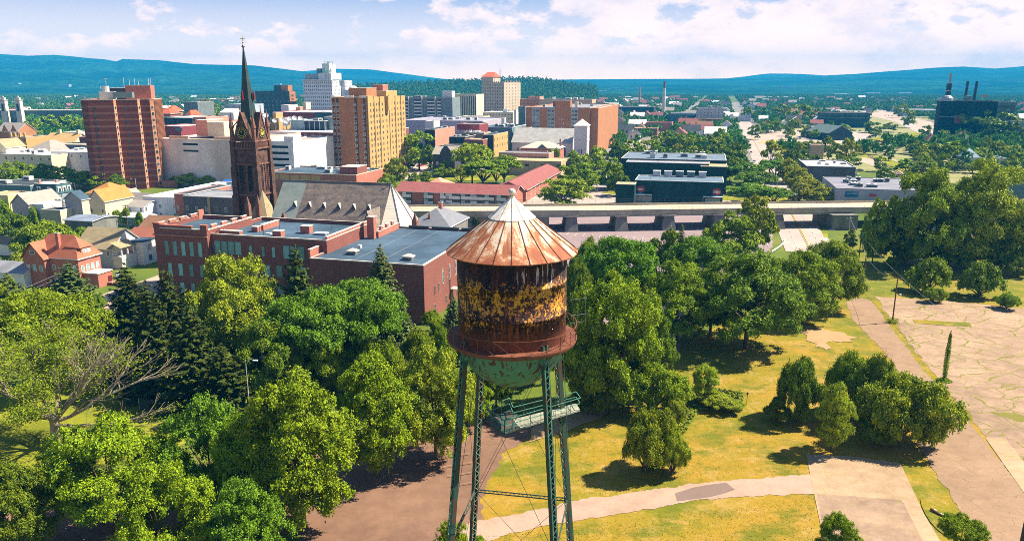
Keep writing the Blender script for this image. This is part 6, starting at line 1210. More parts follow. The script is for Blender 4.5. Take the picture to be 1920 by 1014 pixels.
for face, n, L_ in (('F', 2, w_), ('R', 3, d_)):
    for i in range(n):
        u = L_ * (i + .7) / (n + .4); mb = MB(); f = (lambda x0, x1, z0, z1, o0, o1, m_: mb.box(x0, x1, -o1, -o0, z0, z1, m_)) if face == 'F' else (lambda x0, x1, z0, z1, o0, o1, m_: mb.box(w_ + o0, w_ + o1, x0, x1, z0, z1, m_))
        f(u - .8, u + .8, h_ - 3.2, h_ - 1.1, -1, .1, WHITE); f(u - .45, u + .45, h_ - 2.9, h_ - 1.5, .1, .16, GLASS); b.part('dormer', mb, b.roofo)
b.wins('R', 2, [1.2], 1.0, 1.6, WHITE, GLASS); b.chimney(2, 2, h_ - .5, h_ + 1, .4); b.chimney(w_ * .6, 5, h_ - .5, h_ + .8, .4)
root = empty('wooden_stair', atx(88, 278, 0)); tag(root, 'orange timber outside staircase with pale roof beside the mansard house', 'staircase'); root.rotation_euler.z = R(-15); mb = MB()
for k in range(2): a, c = Vector((-3 + k * 3.5, 0, 2.2)), Vector((2.5 + k * 3.5, 3.5, 6.6)); [mb.bar(a + Vector((0, s_, z)), c + Vector((0, s_, z)), .12, ORWOOD) for s_ in (-.7, .7) for z in (0, 1)]; [mb.bar(a.lerp(c, i / 8) + Vector((0, -.7, 0)), a.lerp(c, i / 8) + Vector((0, -.7, 1)), .05, ORWOOD) for i in range(9)]; [mb.box(*(a.lerp(c, i / 12).x - .2, a.lerp(c, i / 12).x + .2), -.7 + a.lerp(c, i / 12).y, .7 + a.lerp(c, i / 12).y, a.lerp(c, i / 12).z, a.lerp(c, i / 12).z + .06, ORWOOD) for i in range(12)]
mb.box(-4, -1, -1, 1, 2.1, 2.3, ORWOOD); [mb.bar((x, y, 0), (x, y, 2.3), .1, ORWOOD) for x in (-4, -1, 3) for y in (-1, 1)]; mb.build('stair_flight', root)
mb = MB(); mb.poly([(-4, -.9, 4.4), (3, 3, 8.6), (2.4, 4.4, 8.7), (-4.6, .6, 4.5)], M('canopy_cream', (.66, .62, .40))); mb.poly([(1, -1.8, .2), (5.5, 2, 5), (5.2, 2.8, 5.0), (.4, -1, .2)], M('canopy_cream', (.66, .62, .40))); mb.build('canopy', root)
b = house('grey gabled house with grey shingle roof and white rear wall', 19, 50, 365, 270, M('house_greylav', (.40, .36, .40), amt=.06), SHGRY, 'y', 3.2, depth=14, wf=(1, (1.4, 4)), wr=None); mb = MB(); mb.box(b.w, b.w + 4.5, 2, 10, 0, b.h - 3.6, M('siding_white_blue', (.66, .68, .76))); b.part('rear_wing', mb)
b = house('pale yellow flat-roofed house at the picture edge', -30, 14, 366, 276, M('pale_yellow', (.66, .58, .30), amt=.06), ROOFT, 'flat', depth=10, wf=(3, (4.2, 1.4)), wr=None)
b = house('low dark-roofed building with rooftop box behind the yellow house', -30, 56, 348, 305, M('teal_low', (.12, .20, .22)), ROOFD, 'flat', depth=18, wf=None, wr=None); b.units(2, 8, h=b.h - .2, big=1.5)
b = house('cream garage with wide brown door under the cream gabled house', 77, 112, 394, 262, M('garage_shaded_cream', (.42, .38, .28)), ROOFD, 'flat', depth=12, pxB=136, wf=(1, (1.2,)), wr=None, cat='garage', name='garage'); mb = MB(); mb.box(b.w, b.w + .1, b.d * .14, b.d * .86, 0, 2.5, M('garage_door', (.20, .07, .05))); b.part('garage_door', mb)
mb = MB(); mb.box(b.w - .03, b.w + .05, 0, b.d, 0, b.h, CREAM); b.part('sunlight_wall', mb)  # cream panel paints sunlight, the other walls are a darker shaded cream
b = house('open shelter with flat blue roof among the hedges', 120, 172, 412, 249, CONCD, M('shelter_blue', (.22, .26, .36), .7), 'x', .6, depth=11, wf=None, wr=None, cat='shelter', name='shelter')
b = house('small white house with dark roof half hidden by hedges at the edge', -30, 28, 445, 222, WHITE, ROOFD, 'hip', 2.4, depth=9, pxB=40, wf=(2, (1.2,)), wr=None); b = house('pale shed roof at the edge behind the big spruce', -25, 42, 500, 186, WHITE, ROOFG, 'x', 1.8, depth=8, wf=None, wr=None, cat='shed', name='shed')
b = house('brick three storey rowhouse behind the school roof', 326, 352, 364, 279, BRICKR, ROOFD, 'flat', depth=26, wf=(2, (1.4, 4.4)), wr=None); b = house('dark grey three storey flats between the white block and the spire', 343, 446, 371, 262, M('flats_dark', (.14, .13, .16)), ROOFG, 'flat', depth=16, wf=(6, (3.8, 6.4)), wr=None)
b.block('brick_pier', b.w * .45, b.w * .49, -.3, 0, 0, b.h, TANW); house('flat blue-roofed workshop with skylight boxes behind the dark flats', 372, 442, 356, 300, NAVY, ROOFB, 'flat', depth=20, wf=None, wr=None).units(3, 2, big=1.6)
house('blue tarpaulin covered shed beside the concrete garage wall', 416, 440, 339, 335, M('tarp_blue', (.03, .12, .42)), M('tarp_blue', (.03, .12, .42)), 'x', 1.2, depth=5, wf=None, wr=None, cat='shed', name='shed')
# town strip left of the red tower
flatb('shop_row', 'long white flat-roofed shops before the hipped grey pavilion', 'shops', -40, 95, 291, 385, 24, CREAM, ROOFW, 1, 9, units=5, big=1.4); flatb('shop_row', 'white flat roofed shops touching the red tower foot', 'shops', 95, 172, 286, 392, 22, WHITE, ROOFW, 1, 5, units=5, big=1.4)
b = Bld('pavilion', 'grey hip-roofed hall beside the yellow brick block', 'hall', 32, 92, 266, Y=408, depth=24); b.pitched(NAVY, SHGRY, 'hip', 6.5, 1); b = flatb('brick_block', 'yellow brick block with crenellated parapet and chimneys', 'building', 18, 48, 257, 440, 16, BRICKY, ROOFB, 2, 3); [b.block('chimney', x, x + 1, 0, 1, b.h, b.h + 2.2, BRICKY, TRIM) for x in (0, 3, 6.5, b.w - 1.4)]
b = Bld('brick_house', 'orange brick house with twin gables at the picture edge', 'house', -10, 31, 232, Y=500, depth=14); b.pitched(BRICKO, SHGRY, 'x', 5); [b.part('gable', (lambda mb: (mb.poly([(x - 2.6, -.5, b.h - 5), (x + 2.6, -.5, b.h - 5), (x, -.5, b.h - .6)], BRICKO), mb)[1])(MB())) for x in (b.w * .45, b.w * .85)]
b = Bld('manor_house', 'long cream house with orange tiled gable roof and chimneys', 'house', 78, 135, 252, Y=455, depth=14); b.pitched(CREAM, M_slate('tile_tan', [(.50, .32, .13), (.58, .40, .18)]), 'x', 5, .6); b.chimney(b.w * .3, 7, b.h - 2, b.h + 2, .6, CREAM); b.chimney(b.w * .9, 7, b.h - 2, b.h + 2, .6, CREAM); b.wins('F', 5, [1.5], 1.2, 1.8, WHITE, GLASS)
flatb('motel', 'low blue-grey building with window strip and pale roof edge left of the red tower', 'building', 98, 170, 272, 420, 14, M('low_bluegrey', (.12, .18, .22)), TANW, 1, 12, ww=1.6); flatb('brick_block', 'red and tan stepped block against the red tower', 'building', 148, 166, 257, 450, 14, MARW, TANW, 1, 3); flatb('shop_row', 'small white gabled shops between the manor house and red tower', 'shops', 118, 146, 248, 500, 14, WHITE, ROOFG, 1, 3, units=2)
b = Bld('house', 'cream gabled house at the picture edge before the pavilion', 'house', -20, 8, 262, Y=400, depth=12); b.pitched(CREAM, SHTAN, 'y', 4); b.wins('F', 2, [1, 4], 1, 1.5)
# ------------------------------------------------------------------ viaduct
root = empty('viaduct', (0, 262, 0)); tag(root, 'long pale concrete road viaduct on squat piers crossing behind the tower', 'viaduct')
NE = [(480, 258), (762, 259), (1100, 261), (1300, 264), (1620, 268), (1950, 272), (2350, 276)]
def vp(px, off, z): Y = float(np.interp(px, [p[0] for p in NE], [p[1] for p in NE])); p = atx(px, Y, 7.0); return Vector((p.x, p.y + off - 262, z))
segs = [480 + i * (2350 - 480) / 40 for i in range(41)]
def ribbon(mb, off0, off1, z0, z1, mat):
    for a, c in zip(segs, segs[1:]):
        A = [vp(a, off0, z0), vp(c, off0, z0), vp(c, off1, z0), vp(a, off1, z0)]; B_ = [Vector((p.x, p.y, z1)) for p in A]
        mb.poly([A[0], A[1], B_[1], B_[0]], mat); mb.poly(B_, mat); mb.poly([A[3], B_[3], B_[2], A[2]], mat); mb.poly([A[0], A[3], A[2], A[1]], mat)
DECKM = M_asphalt('deck_surface', (.56, .43, .30), (.66, .52, .38)); GIRD = M('girder_grey', (.40, .37, .29), .9, amt=.25); GIRDT = M('girder_teal', (.30, .38, .40), .8)
mb = MB(); ribbon(mb, 0.3, 14.7, 6.2, 6.6, DECKM); mb.build('deck', root); mb = MB(); ribbon(mb, 0, .3, 5.6, 7.35, GIRD); mb.build('parapet', root); mb = MB(); ribbon(mb, 14.7, 15.0, 5.6, 7.35, GIRD); mb.build('parapet', root)
for o0_, o1_, m_ in ((.8, 1.5, GIRDT), (6, 7, GIRD), (13, 14, GIRD)): mb = MB(); ribbon(mb, o0_, o1_, 4.9, 6.2, m_); mb.build('girder', root)
mb = MB(); 
for off in (.15, 14.85):
    for i in range(150): a = 480 + i * 12.4; mb.bar(vp(a, off, 7.3), vp(a, off, 8.9 if off > 1 else 8.1), .04, DARKM)
    for a, c in zip(segs, segs[1:]): [mb.bar(vp(a, off, z), vp(c, off, z), .035, DARKM) for z in ((8.1,) if off < 1 else (8.9, 8.1))]
mb.build('railing', root)
for px in (1072, 1166, 1255, 1350, 1460):
    mb = MB(); c = vp(px, 7, 0); wd = 1.9
    mb.poly([(c.x - wd - .5, -1.5 + c.y - 7, 0), (c.x + wd + .5, c.y - 8.5, 0), (c.x + wd - .2, c.y - 6.8, 5.4), (c.x - wd + .2, c.y - 6.8, 5.4)], CONCD); mb.poly([(c.x + wd + .5, c.y - 8.5, 0), (c.x + wd + .5, c.y + 8, 0), (c.x + wd - .2, c.y + 7, 5.4), (c.x + wd - .2, c.y - 6.8, 5.4)], CONCD); mb.poly([(c.x - wd - .5, c.y + 8, 0), (c.x - wd - .5, c.y - 8.5, 0), (c.x - wd + .2, c.y - 6.8, 5.4), (c.x - wd + .2, c.y + 7, 5.4)], CONCD); mb.box(c.x - 2.4, c.x + 2.4, c.y - 7.4, c.y + 7, 5.0, 5.5, CONC); mb.build('pier', root)
mb = MB(); c = vp(1578, 7, 0); mb.box(c.x - 4.4, c.x + 4.4, c.y - 11, c.y + 7, 0, 5.2, CONCD); mb.build('broad_pier', root)
mb = MB(); L_ = vp(480, 1, 0); R_ = vp(1030, 1, 0); mb.prism([(L_.x, L_.y), (R_.x, R_.y), (R_.x, R_.y + 13), (L_.x, L_.y + 13)], 0, 5.6, CONCD); mb.build('abutment', root)
# ------------------------------------------------------------------ vehicles
CARC = [('white', (.75, .75, .76)), ('silver', (.42, .44, .46)), ('black', (.02, .02, .025)), ('blue', (.03, .12, .32)), ('red', (.42, .03, .03)), ('grey', (.14, .15, .17)), ('navy', (.02, .05, .12))]
CM = {n: M('car_paint_' + n, c, .25, amt=.04) for n, c in CARC}; TYRE = M('tyre', (.02, .02, .02), .9)
mb = MB(); secs = [(-2.2, .55, .75), (-2.15, .35, .92), (-1.5, .28, .98), (1.3, .28, .95), (2.05, .33, .82), (2.2, .5, .66)]
for (xa, za, ta), (xb, zb, tb) in zip(secs, secs[1:]):
    for s_ in (-.86, .86): mb.poly([(xa, s_, za), (xb, s_, zb), (xb, s_, tb), (xa, s_, ta)], CM['white'])
    mb.poly([(xa, -.86, ta), (xb, -.86, tb), (xb, .86, tb), (xa, .86, ta)], CM['white'])
for x, z, t_ in (secs[0], secs[-1]): mb.poly([(x, -.86, z), (x, .86, z), (x, .86, t_), (x, -.86, t_)], CM['white'])
mb.poly([(-1.1, -.66, 1.42), (.35, -.66, 1.42), (.35, .66, 1.42), (-1.1, .66, 1.42)], CM['white']); BODY = mb.mesh('body')
mb = MB(); T_ = [(-1.1, .66), (.35, .66)]; 
for s_ in (-1, 1): mb.poly([(-1.85, s_ * .8, .96), (1.15, s_ * .8, .94), (.35, s_ * .66, 1.41), (-1.1, s_ * .66, 1.41)], GLASS)
mb.poly([(-1.85, -.8, .96), (-1.85, .8, .96), (-1.1, .66, 1.41), (-1.1, -.66, 1.41)], GLASS); mb.poly([(1.15, .8, .94), (1.15, -.8, .94), (.35, -.66, 1.41), (.35, .66, 1.41)], GLASS); CGL = mb.mesh('windows')
mb = MB(); k0 = 0; mb.bar((0, -.1, 0), (0, .1, 0), .33, TYRE, 12); WH = mb.mesh('wheel')
CARS = []
def car(p, az, col, label, z=0.05, group=None, s=1.0):
    root = empty('car', (p[0], p[1], z), az); root.scale = (s, s, s); tag(root, label, 'car', group); o = link('body', BODY, root); o.material_slots[0].link = 'OBJECT'; o.material_slots[0].material = CM[col]; link('window_glass', CGL, root)
    if p[1] < 420:
        for x in (-1.4, 1.35):
            for y in (-.8, .8): link('wheel', WH, root, (x, y, .33))
    CARS.append(root)
car(G(18, 436), R(5), 'white', 'white car parked by the hedge near the picture edge, longer in view'); car(G(-2, 427), R(5), 'white', 'white car cut by the picture edge beside the hedge')
ORDN = ['first', 'second', 'third', 'fourth', 'fifth', 'sixth', 'seventh', 'eighth', 'ninth', 'tenth', 'eleventh', 'twelfth', 'thirteenth', 'fourteenth', 'fifteenth', 'sixteenth', 'seventeenth', 'eighteenth', 'nineteenth', 'twentieth']
def ordn(i): return ORDN[i] if i < 20 else (f'{i + 1}th' if (i + 1) % 10 not in (1, 2, 3) or 10 < (i + 1) % 100 < 14 else f'{i + 1}' + {1: 'st', 2: 'nd', 3: 'rd'}[(i + 1) % 10])
rnd = random.Random(5)
def carrow(pA, pB, n, az, cols, what, zz=.2):
    for i in range(n):
        if rnd.random() < .08: continue
        p = pA.lerp(pB, i / max(1, n - 1)); c = rnd.choice(cols); car(p, az + rnd.uniform(-.04, .04), c, f'{c} car parked {ordn(i)} {what}', zz, 'parked cars ' + what.split(' in ')[-1])
allc = [c[0] for c in CARC]
carrow(G(767, 343), G(818, 322), 9, R(60), ['blue', 'black', 'navy', 'silver', 'red'], 'in the slanted row behind the motel'); carrow(G(768, 318), G(796, 311), 4, R(60), ['red', 'white', 'grey'], 'in the short row under the big tree')
carrow(G(1436, 251), G(1462, 247), 4, R(80), allc, 'in the row beside the straight street'); carrow(G(1484, 263), G(1500, 262), 4, R(60), ['black', 'navy', 'silver'], 'in the cluster on the pale gravel lot'); carrow(G(1462, 247), G(1520, 247), 6, R(85), allc, 'in the long row at the back of the pale lot')
carrow(G(1600, 246), G(1700, 252), 9, R(80), allc, 'in the row beyond the restaurant'); carrow(G(1660, 218), G(1712, 222), 9, R(70), allc, 'in the car park beside the curving road'); carrow(G(1820, 268), G(1905, 275), 9, R(80), allc, 'in the row near the black block')
carrow(G(1560, 335), G(1612, 322), 4, R(20), allc, 'in the row behind the grey brick store')
for i, (x, y_, c) in enumerate(((1629, 260, 'blue'), (1650, 268, 'silver'), (1408, 288, 'navy'), (1414, 305, 'silver'), (1668, 233, 'black'), (1690, 226, 'red'), (1371, 234, 'black'), (1389, 262, 'white'), (1480, 352, 'silver'), (1474, 340, 'white'), (1603, 330, 'white'))):
    car(G(x, y_), R(75) if x < 1500 else R(-20), c, f'{c} car ' + ['driving past the yellow lawn by the restaurant', 'driving near the purple bush', 'on the straight street, beside the locust row', 'on the straight street just before the locust row', 'on the curving road before the black block', 'on the curving road near its bend', 'far up the straight street by the maroon wall', 'on the straight street beside the round tree', 'at the kerb under the locust trees', 'at the kerb just beyond its silver neighbour', 'beside the grey brick store corner'][i], .25)
car(G(412, 712), R(10), 'silver', 'silver car glimpsed through the sycamore leaves'); car(G(620, 700), R(-70), 'white', 'white car glimpsed under the honey locust'); car(G(1210, 560), R(20), 'blue', 'blue car parked among the trees under the viaduct side'); car(G(240, 640), R(15), 'grey', 'grey car parked on the street behind the bare tree')
p = G(1149, 350); root = empty('school_bus', (p.x, p.y, .2), -R(15)); tag(root, 'yellow school bus on the street beside the trees', 'bus'); YB = M('bus_yellow', (.62, .30, .02), .4); mb = MB(); mb.box(-1.25, 1.25, 1.2, 11, .6, 3.0, YB); mb.box(-1.1, 1.1, 0, 1.2, .6, 1.6, YB); mb.box(-1.2, 1.2, 1.3, 10.9, 3.0, 3.12, WHITE); mb.build('body', root)
mb = MB(); mb.box(-1.0, 1.0, 1.12, 1.2, 1.75, 2.6, GLASS); [mb.box(s_ * 1.26 - .01, s_ * 1.26 + .01, 1.8 + k * 1.1, 2.7 + k * 1.1, 1.8, 2.6, GLASS) for k in range(8) for s_ in (-1, 1)]; mb.build('window_glass', root); [link('wheel', WH, root, (x, y, .45)).__setattr__('rotation_euler', (0, 0, R(90))) for x in (-1.05, 1.05) for y in (1.6, 8.5)]
# ------------------------------------------------------------------ poles, lamps, signs, fences
def pole(px, top, bot, label, r_=.14, name='utility_pole', cross=True, arm=None, mat=None, cat='utility pole', ivy=0):
    b0 = G(px, bot); zt = zof(top, b0.y); root = empty(name, b0); tag(root, label, cat); mb = MB(); mb.bar((0, 0, 0), (0, 0, zt), r_, mat or WOOD, 8, r_ * .7); mb.build('pole', root)
    if cross: mb = MB(); mb.box(-1, 1, -.06, .06, zt - .7, zt - .55, mat or WOOD); [mb.bar((x, 0, zt - .55), (x, 0, zt - .3), .05, GLASSL, 6) for x in (-.9, -.4, .4, .9)]; mb.build('crossarm', root)
    if arm: mb = MB(); mb.bar((0, 0, zt * .98), (arm * .5, 0, zt * 1.02), .05, GREY); mb.bar((arm * .5, 0, zt * 1.02), (arm, 0, zt), .05, GREY); mb.box(arm - .1 * np.sign(arm), arm + .6 * np.sign(arm), -.14, .14, zt - .12, zt + .04, WHITE); mb.build('lamp_head', root)
    if ivy:
        rs = np.random.RandomState(ivy); n = 2600; t_ = rs.rand(n); rr = .18 + .28 * np.sin(np.pi * np.clip(t_ * .9 + .1, 0, 1)) * rs.rand(n); a_ = rs.rand(n) * 6.28; z_ = t_ * zt * .93; n2 = 1200; a2 = rs.rand(n2) * 6.28; r2 = rs.rand(n2) ** .5 * 1.3; P = np.concatenate([np.stack([np.cos(a_) * rr, np.sin(a_) * rr, z_], 1), np.stack([np.cos(a2) * r2, np.sin(a2) * r2, np.abs(rs.normal(size=n2)) * .3 * (1.4 - r2)], 1)])
        link('ivy', np_mesh('ivy', leaf_quads(P, rs.normal(size=P.shape) + [0, 0, .5], rs.uniform(.06, .14, len(P)), rs), 4, LEAF['mid']), root)
    return root, b0, zt
pA = pole(1673, 523, 605, 'bare wooden pole with lamp bracket at the edge of the cracked lot', .16, cross=False); rt, b0, zt = pA; mb = MB(); mb.bar((0, 0, zt * .62), (.9, 0, zt * .64), .04, GREY); mb.box(.8, 1.2, -.12, .12, zt * .62, zt * .66, WHITE); mb.build('lamp_head', rt); rs = np.random.RandomState(3); P = np.stack([rs.normal(size=900) * .6, rs.normal(size=900) * .6, np.abs(rs.normal(size=900)) * .45], 1); link('ivy', np_mesh('ivy', leaf_quads(P, rs.normal(size=P.shape), rs.uniform(.06, .14, 900), rs), 4, LEAF['mid']), rt)
pole(1770, 619, 714, 'short pole wrapped in green ivy standing in the cracked lot', .12, cross=False, ivy=4)
pB = pole(1618, 478, 534, 'dark wooden utility pole in the green field near the trees', .17, cross=False); pC = pole(1609, 438, 497, 'wooden utility pole with transformer box beside the viaduct trees', .17); mb = MB(); zt = pC[2]; mb.lathe([(.01, zt - 1.4), (.45, zt - 1.4), (.45, zt - .1), (.01, zt)], M('transformer', (.25, .5, .5)), 10, (.5, 0)); mb.build('transformer', pC[0])
pD = pole(1590, 406, 450, 'grey pole right before the broad viaduct pier', .15, mat=CONC); pole(1492, 345, 393, 'tall thin street lamp on the viaduct above the road', .09, 'street_lamp', False, 1.8, GREY, 'street lamp'); pole(1218, 331, 378, 'tall thin light pole in front of the black hall', .1, 'street_lamp', False, None, GREY, 'street lamp'); pole(797, 347, 393, 'thin pale lamp pole in front of the long motel', .09, 'street_lamp', False, None, GREY, 'street lamp')
pole(471, 675, 800, 'pale street lamp with curved arm beside the sign fence', .1, 'street_lamp', False, 1.2, CONC, 'street lamp'); pole(50, 357, 418, 'dark utility pole beside the grey gabled house', .14); pole(123, 365, 420, 'dark utility pole in front of the cream garage', .13); pole(241, 383, 435, 'utility pole beside the low porch house', .13); pole(142, 343, 362, 'curved street lamp beside the mansard house', .08, 'street_lamp', False, -1.4, GREY, 'street lamp'); pole(257, 335, 366, 'bright curved street lamp at the foot of the red tower', .09, 'street_lamp', False, -1.6, WHITE, 'street lamp'); pole(1120, 325, 362, 'slim lamp post at the bus street corner', .08, 'street_lamp', False, 1.2, GREY, 'street lamp'); pole(812, 226, 246, 'tall lamp with white globe on the mall roof edge', .3, 'street_lamp', False, None, GREY, 'street lamp')
def wire(a, c, sag, label, r_=.03):
    root = empty('overhead_wire', a); tag(root, label, 'wire', None); mb = MB(); n = 14; a = Vector(a); c = Vector(c); P = [a.lerp(c, i / n) - Vector((0, 0, sag * 4 * (i / n) * (1 - i / n))) - a for i in range(n + 1)]
    for p, q_ in zip(P, P[1:]): mb.bar(p, q_, r_, GREY, 4, cap=False)
    mb.build('cable', root)
tp = lambda P: P[1] + Vector((0, 0, P[2] - .4))
wire(tp(pD), tp(pC), 1.0, 'sagging wire between the grey pier pole and transformer pole', .04); wire(tp(pC), tp(pB), .5, 'wire from the transformer pole down to the dark field pole', .03); wire(tp(pB), tp(pA), 1.0, 'long wire crossing the green field to the lot pole', .025); wire(tp(pC), G(1790, 600, 7), 1.2, 'faint wire running over the field toward the lot', .025)
wire(G(45, 540, 8), G(180, 478, 9), .3, 'upper telephone wire crossing in front of the red brick house', .035); wire(G(45, 548, 7.4), G(182, 487, 8), .3, 'lower telephone wire crossing in front of the red brick house', .035)
# signs
p = G(397, 800); root = empty('sign_board', (p.x, p.y, 0), R(-12)); tag(root, 'white and teal lettered sign board on the dark fence', 'sign'); mb = MB(); zc = zof(771, p.y); zc2 = zof(757, p.y); dpt = dep(p.y, zc) / F; w1 = 28 * dpt
SW = M('sign_white', (.50, .68, .68), .7); ST = M('sign_teal', (.03, .25, .25), .7)
mb.box(.1, w1, -.08, 0, zc, zc + .95, SW); mb.box(.1, w1, -.09, -.081, zc + .95, zc + 1.02, ST); mb.box(-1.7, 0, -.08, 0, zc + .3, zc + 1.1, SW); mb.build('panel', root); text('PERSZYK', .42, ST, root, (.22, -.085, zc + .56), ext=.005) if 0 else text('PARKING', .38, ST, root, (.2, -.085, zc + .56), ext=.005); text('ENTER', .26, M('sign_dark', (.06, .04, .08)), root, (.35, -.085, zc + .3), ext=.005); text('here', .2, ST, root, (.3, -.085, zc + .07), ext=.005)
mb = MB(); [mb.bar((x, .06, 0), (x, .06, zc + 1.2), .07, GREY) for x in (-1.7, 0, w1 + .1)]; mb.build('post', root)
def fence(a, c, hgt, label, mat, name='fence'):
    root = empty(name, a); tag(root, label, 'fence'); d = c - a; n = max(2, int(d.length / 2.5)); mb = MB(); nn = Vector((-d.y, d.x, 0)).normalized() * .02
    mb.poly([-nn, d - nn, d - nn + Vector((0, 0, hgt)), -nn + Vector((0, 0, hgt))], mat); mb.poly([d + nn, nn, nn + Vector((0, 0, hgt)), d + nn + Vector((0, 0, hgt))], mat); mb.poly([-nn + Vector((0, 0, hgt)), d - nn + Vector((0, 0, hgt)), d + nn + Vector((0, 0, hgt)), nn + Vector((0, 0, hgt))], mat); mb.build('panel', root); mb = MB(); [mb.bar(d * i / n, d * i / n + Vector((0, 0, hgt + .15)), .05, GREY) for i in range(n + 1)]; mb.build('post', root)
FM = M('fence_dark_mesh', (.02, .045, .06), .8); fence(G(262, 768), G(420, 788), 1.9, 'dark mesh fence along the park lawn', FM); fence(G(430, 790), G(560, 745), 1.9, 'dark mesh fence running behind the street lamp', FM)
p = G(1590, 470); root = empty('road_sign', (p.x, p.y, 0)); tag(root, 'small white sign with black symbol beside the road under the viaduct', 'sign'); z_ = zof(459, p.y); mb = MB(); mb.box(-.55, .55, -.05, .0, z_ , z_ + 1.6, WHITE); mb.build('panel', root); mb = MB(); mb.box(-.14, .14, -.07, -.055, z_ + .3, z_ + 1.1, DARKM); mb.box(-.3, .3, -.07, -.055, z_ + 1.0, z_ + 1.25, DARKM); mb.build('symbol', root); mb = MB(); mb.bar((0, .05, 0), (0, .05, z_ + 1.6), .06, GREY); mb.build('post', root)
root = empty('guard_rail', G(1447, 476)); tag(root, 'pale curved guard rail beside the road below the viaduct', 'guard rail'); mb = MB(); P = [G(1447, 476), G(1462, 466), G(1470, 458), G(1472, 452)]; o0 = P[0].copy(); P = [q_ - o0 for q_ in P]
for a, c in zip(P, P[1:]): [mb.bar(a + Vector((0, 0, z)), c + Vector((0, 0, z)), .14, WHITE) for z in (.6, .85)]; mb.bar(a, a + Vector((0, 0, .9)), .09, GREY)
mb.build('rail', root)
root = empty('playhouse', G(60, 735), R(10)); tag(root, 'small green canopy shelter on the park lawn behind the bare tree', 'shelter'); TG = M('canopy_green', (.02, .30, .20), .6); mb = MB(); [mb.poly([(x0, y0, 2.2), (x1, y1, 2.2), (1.2, 1.2, 3.2)], TG) for x0, y0, x1, y1 in ((0, 0, 2.6, 0), (2.6, 0, 2.6, 2.6), (2.6, 2.6, 0, 2.6), (0, 2.6, 0, 0))]; mb.build('canopy', root); mb = MB(); [mb.bar((x, y, 0), (x, y, 2.2), .06, TG) for x in (.1, 2.5) for y in (.1, 2.5)]; mb.build('post', root)
root = empty('playground_slide', G(112, 715), R(-15)); tag(root, 'green play frame with slide on the park lawn', 'play frame'); mb = MB(); mb.box(0, 1.6, 0, 1.6, 1.3, 1.5, TG); mb.poly([(1.6, .3, 1.5), (4.2, .3, .2), (4.2, 1.2, .2), (1.6, 1.2, 1.5)], TG); mb.poly([(-.2, -.2, 2.6), (1.8, -.2, 2.6), (1.8, .8, 3.4), (-.2, .8, 3.4)], TG); mb.build('deck', root); mb = MB(); [mb.bar((x, y, 0), (x, y, 2.7), .06, TG) for x in (.05, 1.55) for y in (.05, 1.55)]; mb.build('post', root)
b = Bld('bleacher_shelter', 'pale flat roofed shelter on posts hidden among the dark spruces', 'shelter', 455, 514, 676, Y=120, depth=6, reg=False, az=5); mb = MB(); mb.box(0, b.w, 0, b.d, b.h - .3, b.h, M('shelter_pale', (.36, .46, .50))); b.part('roof', mb); mb = MB(); [mb.bar((x, y, 0), (x, y, b.h - .3), .12, GREY) for x in (.2, b.w - .2) for y in (.2, 5.8)]; b.part('post', mb)
# railway
root = empty('railway_track', G(1636, 296)); tag(root, 'rusty railway track curving past the white-roofed store', 'railway'); o0 = root.location.copy(); P = [G(*q_) - o0 for q_ in ((1630, 293), (1650, 305), (1680, 322), (1715, 345), (1760, 372))]; mb = MB()
for a, c in zip(P, P[1:]):
    n_ = Vector((-(c - a).y, (c - a).x, 0)).normalized(); [mb.bar(a + n_ * s_ + Vector((0, 0, .45)), c + n_ * s_ + Vector((0, 0, .45)), .12, WOOD) for s_ in (-.75, .75)]; mb.poly([(a + n_ * 1.6).xyz[:2] + (.3,) if 0 else (a.x + n_.x * 1.6, a.y + n_.y * 1.6, .3), (c.x + n_.x * 1.6, c.y + n_.y * 1.6, .3), (c.x - n_.x * 1.6, c.y - n_.y * 1.6, .3), (a.x - n_.x * 1.6, a.y - n_.y * 1.6, .3)], M('ballast', (.28, .22, .18)))
mb.build('rails', root)
# broken log and stones on the verge by the pad, post with sign in the grass, dark stone chimney at the edge
root = empty('fallen_post', G(1757, 965)); tag(root, 'dark broken post lying beside the concrete pad', 'post'); mb = MB(); mb.bar((-.3, .9, .3), (.9, -1.6, .12), .16, WOOD, 8, .12); mb.build('shaft', root)
for q_, lb in (((1750, 958), 'larger pale stone lying beside the concrete pad'), ((1765, 966), 'small pale stone by the broken post')):
    root = link('stone', (lambda mb: (mb.lathe([(.01, .35), (.22, .3), (.34, .12), (.3, 0)], CONCL, 7), mb.mesh('stone'))[1])(MB())); root.location = G(*q_); root.scale = (1.2, .8, .8); tag(root, lb, 'stone')
root = empty('marker_post', G(1400, 757)); tag(root, 'thin post with small board in the tall grass', 'post'); mb = MB(); mb.bar((0, 0, 0), (0, 0, 2.0), .05, WOOD, 6); mb.box(-.15, .15, -.04, 0, 1.6, 2.0, WOOD); mb.bar((-1.4, .4, 0), (-1.2, .4, 1.3), .04, WOOD); mb.build('shaft', root)
p = atx(1990, 52, 22); root = empty('brick_chimney', (p.x, p.y, 0)); tag(root, 'dark tapering brick chimney cut by the picture edge', 'chimney'); CH = M_brick('chimney_brick', (.055, .04, .03), (.09, .06, .04), (.14, .13, .11), .8); mb = MB(); mb.lathe([(2.1, 0), (1.55, 24.6)], CH, 16); mb.build('shaft', root); mb = MB(); mb.lathe([(1.5, 23.6), (1.72, 24.0), (1.72, 24.5), (1.35, 24.9), (1.1, 28.5), (.9, 28.5)], CH, 16); [mb.box(1.2 * math.cos(a) - .1, 1.2 * math.cos(a) + .1, 1.2 * math.sin(a) - .1, 1.2 * math.sin(a) + .1, 26, 26.5, TRIM) for a in (3.4, 4.2, 5.0)]; mb.build('crown_band', root)
